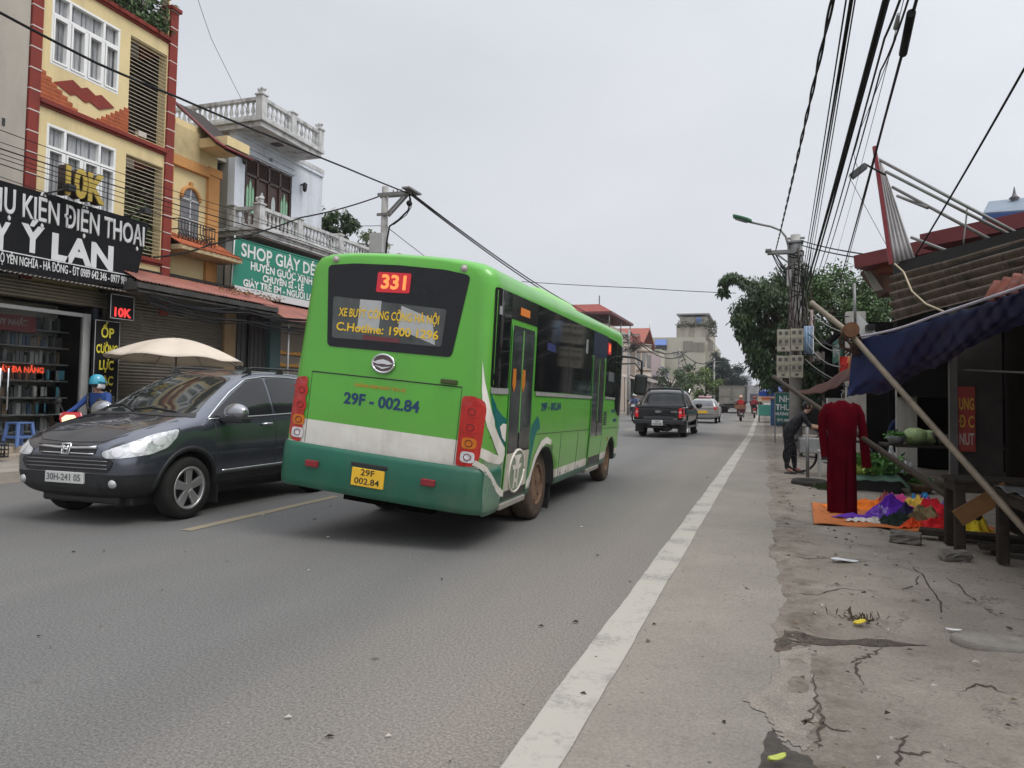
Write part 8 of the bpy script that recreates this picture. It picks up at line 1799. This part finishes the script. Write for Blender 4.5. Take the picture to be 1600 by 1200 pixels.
def person(label, J, R, cols, look, M=None, hair=None, helmet=None, mask=None, fingers=True, hat_m=None):
    """J: joint positions, R: radii; grown as one skin and coloured by the nearest bone"""
    bones = [('pelvis', 'belly', 1), ('belly', 'chest', 0), ('chest', 'neck', 0), ('neck', 'chin', 2), ('chin', 'head', 2), ('head', 'crown', 2)]
    for s_ in 'LR':
        bones += [('chest', 'sh'+s_, 0), ('sh'+s_, 'el'+s_, 0), ('el'+s_, 'wr'+s_, 3), ('wr'+s_, 'ha'+s_, 2), ('pelvis', 'hi'+s_, 1), ('hi'+s_, 'kn'+s_, 1), ('kn'+s_, 'an'+s_, 1), ('an'+s_, 'to'+s_, 4)]
    names = list(J); bm = bmesh.new(); vs = {n: bm.verts.new(J[n]) for n in names}
    for a, c, _ in bones: bm.edges.new((vs[a], vs[c]))
    me = bpy.data.meshes.new('person'); bm.to_mesh(me); bm.free()
    o = bpy.data.objects.new('person', me); COL.objects.link(o)
    md = o.modifiers.new('skin', 'SKIN'); md.use_smooth_shade = True
    for i, n in enumerate(names):
        sv = me.skin_vertices[0].data[i]; r = R[n]; sv.radius = (r, r) if not isinstance(r, tuple) else r; sv.use_root = (n == 'pelvis')
    sb_ = o.modifiers.new('sub', 'SUBSURF'); sb_.levels = sb_.render_levels = 2
    baked(o); me = o.data
    V = {n: Vector(J[n]) for n in names}
    bm = bmesh.new(); bm.from_mesh(me)
    seg = [(V[a], V[c], m) for a, c, m in bones]
    for f in bm.faces:
        p = f.calc_center_median(); f.smooth = True
        f.material_index = min(((seg_d(p, a, c), m) for a, c, m in seg))[1]
    mb = MB(); mb.bm.free(); mb.bm = bm
    # nose, ears and fingers grow out of the same mesh
    up = (V['crown']-V['chin']).normalized(); fw = Vector(look); fw = (fw-up*fw.dot(up)).normalized(); sd = fw.cross(up).normalized(); hc = V['head']
    mb.ball(hc+fw*.105-up*.005, (.014, .016, .022), 8, 2)
    for s_ in (-1, 1): mb.ball(hc+sd*s_*.088, (.014, .02, .03), 8, 2)
    if fingers:
        for s_ in 'LR':
            w, h = V['wr'+s_], V['ha'+s_]; d = (h-w).normalized(); c = Vector((0, 0, -1)); ax = d.cross(c).normalized()
            for k, (off, ln) in enumerate(((-.030, .060), (-.010, .072), (.010, .068), (.030, .052))):
                b0 = h+ax*off; mb.tube([b0-d*.02, b0+d*ln*.45, b0+d*ln*.75+c*ln*.35, b0+d*ln*.70+c*ln*.75], [.010, .009, .008, .006], 6, 2)
            b0 = w.lerp(h, .45)+ax*-.035; mb.tube([b0, b0-ax*.025+d*.03+c*.01, b0-ax*.015+d*.055+c*.03], [.011, .010, .007], 6, 2)
    bm.to_mesh(me); bm.free()
    for m in cols: me.materials.append(m)
    def child(name, mb2, m, **k): c_ = mb2.build(name, m, o, **k); return c_
    B_ = Matrix(((sd.x, fw.x, up.x, hc.x), (sd.y, fw.y, up.y, hc.y), (sd.z, fw.z, up.z, hc.z), (0, 0, 0, 1)))
    for s_ in (-1, 1):
        e = MB(); e.ball((s_*.033, .088, .018), (.013, .008, .007), 8); e.xf(B_); child('eye', e, mat('eye_dark', (.02, .015, .012), .2))
    e = MB(); e.ball((0, .09, -.052), (.024, .010, .007), 8); e.xf(B_)
    if not mask: child('mouth', e, mat('lips', (.28, .09, .08), .5))
    else: e.bm.free()
    if hair is not None:
        h = MB(); h.ball((0, -.018, .025), (.098, .108, .115), 18)
        for v in list(h.bm.verts):
            if v.co.y > .055 and v.co.z < .065: v.co.y = .045; v.co.z = max(v.co.z, .02)
        if hair == 'bun': h.ball((0, -.115, .0), (.045, .04, .045), 10)
        h.xf(B_); child('hair', h, M_HAIR, smooth=True)
    if helmet is not None:
        h = MB(); prof = [(.0, .155), (.05, .148), (.09, .125), (.118, .085), (.13, .03), (.132, -.02), (.128, -.035), (.118, -.03)]
        h.lathe(prof, (0, -.01, .02), (0, 0, 1), 24); h.prism([(-.10, .10, .035), (-.06, .165, .02), (.06, .165, .02), (.10, .10, .035)], (0, 0, .012)); h.xf(B_)
        child('helmet', h, helmet, smooth=True)
        h = MB(); h.tube([(-.115, .01, -.02), (-.075, .03, -.09), (0, .04, -.125), (.075, .03, -.09), (.115, .01, -.02)], .007, 6); h.xf(B_); child('helmet_strap', h, M_BLACK)
    if mask is not None:
        h = MB(); h.grid(lambda u, v: ((.092*math.sin((u-.5)*2.6)), .045+.062*math.cos((u-.5)*2.6)+.018*math.sin(v*math.pi), .012-.10*v), 14, 8); h.xf(B_); child('face_mask', h, mask, smooth=True, solid=.006)
    if M is not None: o.matrix_world = M
    tag(o, label, 'person'); return o
RAD = dict(pelvis=.145, belly=.135, chest=.145, neck=.055, chin=.062, head=.086, crown=.060, shL=.072, shR=.072, elL=.045, elR=.045, wrL=.028, wrR=.028, haL=(.026, .036), haR=(.026, .036),
           hiL=.10, hiR=.10, knL=.066, knR=.066, anL=.040, anR=.040, toL=.036, toR=.036)
def riding(lean=.0):
    J = dict(pelvis=(0, -.30, .90), belly=(0, -.26, 1.06), chest=(0, -.20+lean, 1.28), neck=(0, -.16+lean, 1.43), chin=(0, -.13+lean, 1.50), head=(0, -.13+lean, 1.58), crown=(0, -.14+lean, 1.66),
             shL=(-.17, -.19+lean, 1.36), shR=(.17, -.19+lean, 1.36), elL=(-.29, .02+lean, 1.14), elR=(.29, .02+lean, 1.14), wrL=(-.31, .24, 1.05), wrR=(.31, .24, 1.05), haL=(-.31, .31, 1.05), haR=(.31, .31, 1.05),
             hiL=(-.10, -.26, .86), hiR=(.10, -.26, .86), knL=(-.20, .18, .80), knR=(.20, .18, .80), anL=(-.17, .08, .36), anR=(.17, .08, .36), toL=(-.18, .23, .31), toR=(.18, .23, .31))
    return J

def at(loc, rz): return Matrix.Translation(loc) @ Matrix.Rotation(rz, 4, 'Z')
M_BLUEJ = mat('blue_jacket', (.022, .055, .19), .7, var=.15, scale=6)
M_DARKT = mat('dark_trousers', (.022, .022, .027), .8, var=.2)
M_SHOE = mat('dark_shoe', (.03, .027, .025), .6)
M_REDP = mat('red_scooter_paint', (.45, .02, .03), .25, coat=.8, var=.05)
# rider in blue by the phone shop
loc, rz = (-11.25, 10.0, -.02), rad(196)
motorbike('scooter', 'red scooter with lit headlight beside the dark grey crossover car', loc, rz, M_REDP, True)
J = riding(); 
o = person('person in blue jacket and teal helmet on the red scooter looking along the road', J, RAD, [M_BLUEJ, M_DARKT, M_SKIN, M_BLUEJ, M_SHOE], (-.95, .1, -.05), at(loc, rz), hair='short', helmet=mat('teal_helmet', (.035, .30, .42), .25, coat=.5, var=.05), mask=mat('pale_mask', (.62, .60, .58), .8))
b = MB(); b.tube([(.10, -.36, 1.42), (.16, -.12, 1.40), (.13, -.06, 1.2), (.06, -.12, 1.02), (0, -.4, 1.0)], .022, 8); b.bx(-.13, .13, -.46, -.34, 1.02, 1.36); b.build('backpack', M_BLACK, o, bevel=.03)
# riders on the road
M_REDJ = mat('red_jacket', (.30, .018, .018), .75, var=.2); M_GREYJ = mat('grey_print_shirt', (.10, .13, .22), .8, var=.4, scale=14)
M_DKBIKE = mat('dark_bike', (.03, .028, .03), .4, coat=.4)
loc, rz = (-1.35, 52.5, 0), rad(4)
motorbike('motorbike', 'dark motorbike with a box behind the red jacketed rider', loc, rz, M_DKBIKE)
person('person in red jacket and pale helmet riding away between the lorry and the pavement', riding(), RAD, [M_REDJ, mat('maroon_trousers', (.12, .03, .035), .8), M_SKIN, M_REDJ, M_SHOE], (0, 1, 0), at(loc, rz), helmet=mat('peach_helmet', (.55, .33, .24), .3), fingers=False)
b = MB(); b.bx(-.36, .36, -.30, .12, .0, .26); o = b.build('cardboard_box', mat('brown_card', (.24, .12, .07), .8, var=.15), bevel=.01); o.matrix_world = at((loc[0], loc[1]-.95, .82), rz); tag(o, 'flat brown box carried behind the red jacketed rider', 'box')
loc, rz = (-.55, 62, 0), rad(2)
motorbike('motorbike', 'red motorbike just beyond the red jacketed rider', loc, rz, M_REDP)
person('person in dark red coat riding just ahead of the other red jacketed rider', riding(), RAD, [mat('wine_coat', (.20, .02, .03), .8), M_DARKT, M_SKIN, _M['wine_coat'], M_SHOE], (0, 1, 0), at(loc, rz), helmet=mat('wine_helmet', (.22, .03, .04), .3), fingers=False)
loc, rz = (AY(991, 640, 46).x, 46, 0), rad(182)
motorbike('motorbike', 'dark motorbike coming towards us between the bus and the black pickup', loc, rz, M_DKBIKE)
person('person in patterned blue shirt and white helmet riding between bus and pickup', riding(), RAD, [M_GREYJ, M_DARKT, M_SKIN, mat('tan_sleeve', (.40, .30, .20), .8), M_SHOE], (0, 1, 0), at(loc, rz), helmet=mat('white_helmet', (.62, .62, .60), .3), fingers=False)
loc, rz = (AY(1188, 640, 92).x, 92, 0), rad(3)
motorbike('motorbike', 'distant dark motorbike near the teal cart', loc, rz, M_DKBIKE)
person('person in dark clothes riding a distant motorbike near the teal cart', riding(), RAD, [M_DARKT, M_DARKT, M_SKIN, M_DARKT, M_SHOE], (0, 1, 0), at(loc, rz), helmet=mat('dark_helmet', (.05, .05, .055), .3), fingers=False)
# parked motorbikes in front of the beige block
proto = None
for k in range(5):
    loc = (-9.9+.75*k*.55, 96+k*1.1, .1)
    if proto is None: proto = motorbike('motorbike', '', loc, rad(70), mat('faded_bike', (.12, .05, .06), .5, var=.3), False, 'motorbikes parked in the far row'); o = proto
    else: o = copy_tree(proto)
    o.location = loc; o.rotation_euler = (0, 0, rad(66+k*4)); o['label'] = 'parked motorbike in the far row past the hatchback, %s' % ['the first in front', 'the second', 'the middle one', 'the fourth', 'the last at the back'][k]

# bicycle and the woman bending over it
BY = thing('bicycle', 'old dark bicycle held by the woman in black under the brown tarp', 'bicycle', (1.27, 16.05, .03), rad(-82))
def b2(y, z, x=0): return (x, y, z)
M_BIKEF = mat('dark_bike_frame', (.035, .035, .04), .5, .3, var=.2)
for y in (-.54, .54):
    b = MB(); b.lathe([(.30, -.018), (.325, -.02), (.335, 0), (.325, .02), (.30, .018), (.30, -.018)], (0, y, .335), (1, 0, 0), 40); wv = b.build('wheel', M_TYRE, BY)
    b = MB(); b.lathe([(.30, -.014), (.305, .0), (.30, .014), (.285, 0), (.30, -.014)], (0, y, .335), (1, 0, 0), 40); b.cyl((-.05, y, .335), (.05, y, .335), .022, n=10)
    for k in range(24): a = 2*math.pi*k/24; b.cyl((.02*(-1)**k, y, .335), (0, y+.295*math.cos(a), .335+.295*math.sin(a)), .0025, n=4)
    b.build('rim', M_STEEL, wv)
b = MB()
for pts in ([b2(-.54, .335), b2(-.14, .80)], [b2(-.54, .335), b2(-.06, .29)], [b2(-.06, .29), b2(-.17, .88)], [b2(-.06, .29), b2(.36, .72)], [b2(-.14, .78), b2(.34, .84)], [b2(.33, .92), b2(.40, .62), b2(.54, .335)]): b.tube(pts, .017, 8)
b.build('frame', M_BIKEF, BY)
b = MB(); b.tube([b2(.30, 1.0, -.27), b2(.40, 1.02, -.16), b2(.34, .96), b2(.40, 1.02, .16), b2(.30, 1.0, .27)], .012, 8); b.build('handlebar', M_CHROME, BY)
b = MB(); b.prism([(-.09, -.30, .90), (.09, -.30, .90), (.03, -.02, .90), (-.03, -.02, .90)], (0, 0, .05)); b.build('saddle', M_BLACK, BY, bevel=.02, seg=3)
b = MB(); b.tube([b2(-.62, .72, -.07), b2(-.18, .72, -.07), b2(-.18, .72, .07), b2(-.62, .72, .07), b2(-.62, .72, -.07)], .008, 6); b.tube([b2(-.54, .335, .06), b2(-.55, .72, .07)], .007, 6); b.tube([b2(-.54, .335, -.06), b2(-.55, .72, -.07)], .007, 6); b.build('carrier', M_STEEL, BY)
b = MB(); b.lathe([(.0, -.01), (.09, -.008), (.095, 0), (.09, .008), (0, .01)], b2(-.06, .29, .05), (1, 0, 0), 24); b.beam(b2(-.06, .29, .09), b2(.10, .25, .09), .02, .02); b.bx(.09, .18, .06, .14, .23, .26); b.build('chainset', M_BIKEF, BY)
b = MB(); b.prism([(x, -.60, z) for x, z in ((.08, .40), (.26, .40), (.26, .70), (.08, .70))], (0, .42, 0)); b.build('pannier', mat('grey_white_pannier', (.40, .40, .40), .7, var=.25, scale=5), BY, bevel=.03)
J = dict(pelvis=(0, 0, .86), belly=(.08, .0, 1.00), chest=(.22, .02, 1.18), neck=(.32, .03, 1.30), chin=(.385, .03, 1.35), head=(.40, .03, 1.43), crown=(.385, .03, 1.51),
         shL=(.25, .19, 1.23), shR=(.27, -.15, 1.22), elL=(.42, .26, 1.02), elR=(.42, -.18, 1.0), wrL=(.66, .28, .99), wrR=(.62, -.10, .98), haL=(.735, .28, 1.0), haR=(.70, -.06, .99),
         hiL=(-.02, .10, .84), hiR=(-.02, -.10, .84), knL=(.09, .11, .47), knR=(-.02, -.10, .46), anL=(.12, .12, .09), anR=(-.06, -.10, .09), toL=(.25, .13, .045), toR=(.08, -.11, .045))
W = dict(RAD, pelvis=.155, belly=.15, chest=.15, hiL=.115, hiR=.115, knL=.085, knR=.085, anL=.042, anR=.042, elL=.042, elR=.042)
M_DOT = mat('black_dotted_cotton', (.014, .014, .017), .85, var=.2)
_nt2 = M_DOT.node_tree; _v = _nt2.nodes.new('ShaderNodeTexVoronoi'); _v.inputs['Scale'].default_value = 40; _tcd = _nt2.nodes.new('ShaderNodeTexCoord'); _nt2.links.new(_tcd.outputs['Object'], _v.inputs['Vector'])
_r2 = _nt2.nodes.new('ShaderNodeMapRange'); _r2.inputs[1].default_value = .12; _r2.inputs[2].default_value = .20; _r2.inputs[3].default_value = 1; _r2.inputs[4].default_value = 0; _nt2.links.new(_v.outputs['Distance'], _r2.inputs[0])
_mxd = _nt2.nodes.new('ShaderNodeMix'); _mxd.data_type = 'RGBA'; _nt2.links.new(_r2.outputs[0], _mxd.inputs['Factor']); _mxd.inputs['A'].default_value = (.014, .014, .017, 1); _mxd.inputs['B'].default_value = (.42, .40, .42, 1); _nt2.links.new(_mxd.outputs['Result'], _nt2.nodes['Principled BSDF'].inputs['Base Color'])
wo = person('woman in black dotted clothes bending forward with both hands on the bicycle', J, W, [M_DOT, M_DOT, M_SKIN, M_SKIN, mat('pink_sandal', (.34, .16, .14), .6)], (1, -.35, -.25), at((.52, 15.72, .03), 0) @ Matrix.Scale(.93, 4), hair='bun'); wo.name = 'person'
b = MB()
for s_, y in ((.16, .125), (-.0, -.105)): b.bx(s_-.10, s_+.15, y-.05, y+.05, .0, .022)
b.build('sandal_sole', M_SHOE, wo, bevel=.008)
# vendor sitting in the shed
J = dict(pelvis=(0, 0, .55), belly=(0, .02, .72), chest=(0, .05, .95), neck=(0, .08, 1.10), chin=(0, .11, 1.16), head=(0, .11, 1.24), crown=(0, .10, 1.32), shL=(-.17, .06, 1.03), shR=(.17, .06, 1.03), elL=(-.24, .14, .80), elR=(.24, .14, .80),
         wrL=(-.12, .34, .74), wrR=(.12, .34, .74), haL=(-.06, .40, .74), haR=(.06, .40, .74), hiL=(-.10, .04, .52), hiR=(.10, .04, .52), knL=(-.15, .42, .52), knR=(.15, .42, .52), anL=(-.15, .42, .10), anR=(.15, .42, .10), toL=(-.16, .56, .05), toR=(.16, .56, .05))
person('person in dark blue jacket sitting in the shade of the market shed', J, RAD, [mat('navy_jacket', (.008, .016, .055), .9), M_DARKT, M_SKIN, _M['navy_jacket'], M_SHOE], (-.4, 1, 0), at((2.75, 16.9, .02), rad(160)), hair='short')  # dark blue cloth lowered further to carry the shed's shade
b = MB(); b.bx(2.58, 2.92, 16.75, 17.1, .02, .42); tag(b.build('seat_box', M_OLDWOOD, bevel=.02), 'wooden box the person in dark blue sits on', 'box')
# ================================================================== overhead cables
def cable(label, pts, r, n=24, s=0.0, group=None, twist=0, m=None):
    b = MB(); P = []
    for a, c in zip(pts, pts[1:]):
        q = sag(a, c, s, n); P += q if not P else q[1:]
    if twist:
        out = []; L = 0
        for i, p in enumerate(P): out.append(p)
        for ph in (0, math.pi):
            dense = []
            for a, c in zip(P, P[1:]):
                k = max(1, int((c-a).length/.06))
                dense += [a.lerp(c, j/k) for j in range(k)]
            b.tube([p+Vector((math.cos(i*twist+ph), 0, math.sin(i*twist+ph)))*r*.75 for i, p in enumerate(dense)], r*.72, 5)
    else: b.tube(P, r, 6)
    return tag(b.build('overhead_cable', m or M_CABLE), label, 'cable', group)
def ext(p, q, L=6): p, q = Vector(p), Vector(q); return q+(q-p).normalized()*L
GR = 'cables strung above the right pavement'
def rc(label, far, near, r, yn=5.5, yf=23.8, s=.05, tw=0):
    p, q = AY(*far, yf), AY(*near, yn); return cable(label, [p, q, ext(p, q, 3)], r, 24, s, GR, tw)
rc('thick twisted black cable from the cross arm, leftmost above the right pavement', (1212, 391), (1301, 0), .014, tw=.22)
for i, (u0, u1, r) in enumerate(((1252, 1322, .007), (1255, 1329, .010), (1258, 1332, .007), (1262, 1336, .006))): rc('thin straight cable in the bunch of four right of the twisted one, %s' % ['leftmost', 'second and thickest', 'third', 'rightmost'][i], (u0, 440), (u1, 0), r)
rc('heavy black cable bundle running steeply up the middle of the right sky', (1258, 452), (1382, 6), .022)
rc('second heavy black cable bundled with the steep middle one', (1264, 448), (1386, 4), .015)
rc('black cable drooping just right of the heavy middle bundle', (1268, 455), (1382, 60), .008, s=.12)
rc('thin black cable drooping beside the heavy middle bundle, outermost', (1276, 448), (1376, 110), .007, 6.5, s=.14)
rc('very thin grey wire wandering right of the heavy bundle', (1300, 420), (1412, 0), .003, s=.10)
rc('double black cable carrying the long splice sleeve', (1312, 440), (1432, 0), .012, s=.04)
rc('thinner black cable running beside the spliced one', (1318, 430), (1428, 10), .007, s=.05)
p, q = AY(1424, 20, 5.56), AY(1411, 84, 6.1); b = MB(); b.tube([p, q], .030, 10); tag(b.build('splice_sleeve', M_CABLE), 'long black splice sleeve on the cable at the top right', 'cable sleeve', None)
p, q = AY(1404, 22, 5.6), AY(1400, 44, 5.75); b = MB(); b.tube([p, q], [.012, .02], 8); tag(b.build('cable_tag', mat('pale_tag', (.30, .31, .31), .6)), 'small pale tag on the very thin wire at the top', 'tag')
cable('single black cable slanting from the tin panel up to the right edge', [AY(1430, 400, 12), AY(1600, 108, 7.5), AY(1700, -60, 6)], .011, 16, .02)
for i, dv in enumerate((0, 7)): cable('%s black cable from the right pole to the red eaved house' % ('upper' if i == 0 else 'lower'), [AY(1252, 376+dv, 23.8), AY(1400, 403+dv, 15)], .016, 14, .06)
cable('thin wire from the wire knot down to the red eave', [AY(1326, 275, 12.4), AY(1393, 398, 14.5)], .004, 8, 0)
cable('loose thin wire knot beside the dark floodlight', [AY(1340, 262, 12.4), AY(1334, 240, 11), AY(1345, 200, 10), AY(1400, 60, 7)], .004, 12, .02)
for k in range(9):
    rr = random.Random(60+k); cable('slack service wire from the meter pole to the stalls, number %s from the top' % ['one', 'two', 'three', 'four', 'five', 'six', 'seven', 'eight', 'nine'][k], [AY(1262+rr.uniform(-5, 6), 470+k*13, 23.5), AY(1325+rr.uniform(-25, 20), 500+k*13+rr.uniform(-12, 12), 18)], rr.choice([.008, .012, .016]), 12, rr.uniform(.05, .3), 'service wires to the stalls', m=[M_CABLE, mat('pale_wire', (.26, .25, .23), .7)][k % 2])
GL = 'cables along the left house fronts'
ptop = Vector((-10.95, 21.45, 8.02))
a0, a1 = AX(-40, -2, -10.6), AX(0, 22, -10.6)
cable('thick black cable swooping from the top left corner to the left pole', [a0, AX(150, 98, -10.75), AX(280, 153, -10.8), AX(420, 212, -10.85), AX(540, 262, -10.9), ptop], .024, 10, .01)
for i in range(2): cable('%s black cable running on from the left pole behind the bus' % ('upper' if i == 0 else 'lower'), [ptop+Vector((.1, 0, -i*.06)), Vector((-11.4, 58, 7.4-i*.25))], .03, 20, .5)
cable('black cable from the left pole down to the white house', [Vector((-12.05, 21.4, 7.98)), AX(470, 340, -13.6), AX(330, 382, -13.7), AX(240, 402, -13.7)], .022, 10, .06)
ld = (('topmost', 0, 203, 368, 328, .008), ('second', 0, 222, 420, 352, .007), ('third and thickest', 0, 232, 470, 376, .013), ('fourth', 0, 240, 470, 384, .008), ('fifth', 0, 247, 480, 395, .008), ('sixth', 0, 256, 500, 410, .010), ('lowest', 0, 276, 500, 440, .007))
for nm, u0, v0_, u1, v1_, r in ld:
    p, q = AX(u0, v0_, -12.9), AX(u1, v1_, -13.0); cable('cable across the yellow building front, %s of the row' % nm, [ext(q, p, 3), p, q, Vector((-12.6, 40, q.z-.3))], r, 16, .05, GL)
rr = random.Random(77)
for k in range(11):
    z = 3.45+rr.uniform(-.12, .18); cable('drooping cable under the tin awnings, strand %s' % ['one', 'two', 'three', 'four', 'five', 'six', 'seven', 'eight', 'nine', 'ten', 'eleven'][k], [Vector((-12.75+rr.uniform(-.1, .15), 12.6, z)), Vector((-12.6+rr.uniform(-.1, .2), 15.6, z+rr.uniform(-.15, .1))), Vector((-12.45, 19.5+rr.uniform(-.5, 2), z+rr.uniform(-.1, .35)))], rr.choice([.010, .014, .02]), 12, rr.uniform(.03, .16), 'cables under the tin awnings')
cable('very thin wire crossing the upper left sky', [AX(300, -30, -13), AX(330, 60, -13.5), AX(388, 176, -14)], .006, 8, .02)
cable('thin wire crossing the road from the far left pole to the drooping tree', [AY(815, 440, 30), AY(1000, 450, 30), AY(1150, 458, 31)], .014, 12, .02)
cable('thin wire from the left pole to the pavilion house', [Vector((-11.7, 21.4, 7.0)), AX(540, 352, -13.9)], .010, 8, .02)
cable('thin wire falling from the left pole behind the bus', [Vector((-11.7, 21.4, 6.95)), Vector((-11.3, 34, 5.4))], .012, 10, .2)
for i, (u0, v0_, y0, u1, v1_, y1) in enumerate(((983, 517, 60, 1062, 548, 92), (985, 522, 60, 1065, 556, 92), (1065, 549, 92, 1118, 562, 105), (1066, 553, 92, 1100, 600, 100))): cable('sagging cable between the far left poles, %s' % ['upper of the long span', 'lower of the long span', 'beyond the leaning pole', 'falling behind the trees'][i], [AY(u0, v0_, y0), AY(u1, v1_, y1)], .05, 12, 1.0, 'cables between the far left poles')
# ================================================================== the air itself
b = MB(); b.bx(-120, 120, -12, 520, -2.2, 24.0)
hz = b.build('haze', [])
hz['kind'] = 'stuff'; hz['label'] = 'thin grey haze in the air down the road'; hz['category'] = 'haze'
m = bpy.data.materials.new('haze_air'); m.use_nodes = True; nt = m.node_tree; nt.nodes.clear()
o_ = nt.nodes.new('ShaderNodeOutputMaterial'); v_ = nt.nodes.new('ShaderNodeVolumePrincipled')
v_.inputs['Color'].default_value = (.92, .93, .95, 1); v_.inputs['Density'].default_value = .0004; v_.inputs['Anisotropy'].default_value = .1
nt.links.new(v_.outputs[0], o_.inputs['Volume']); hz.data.materials.append(m)
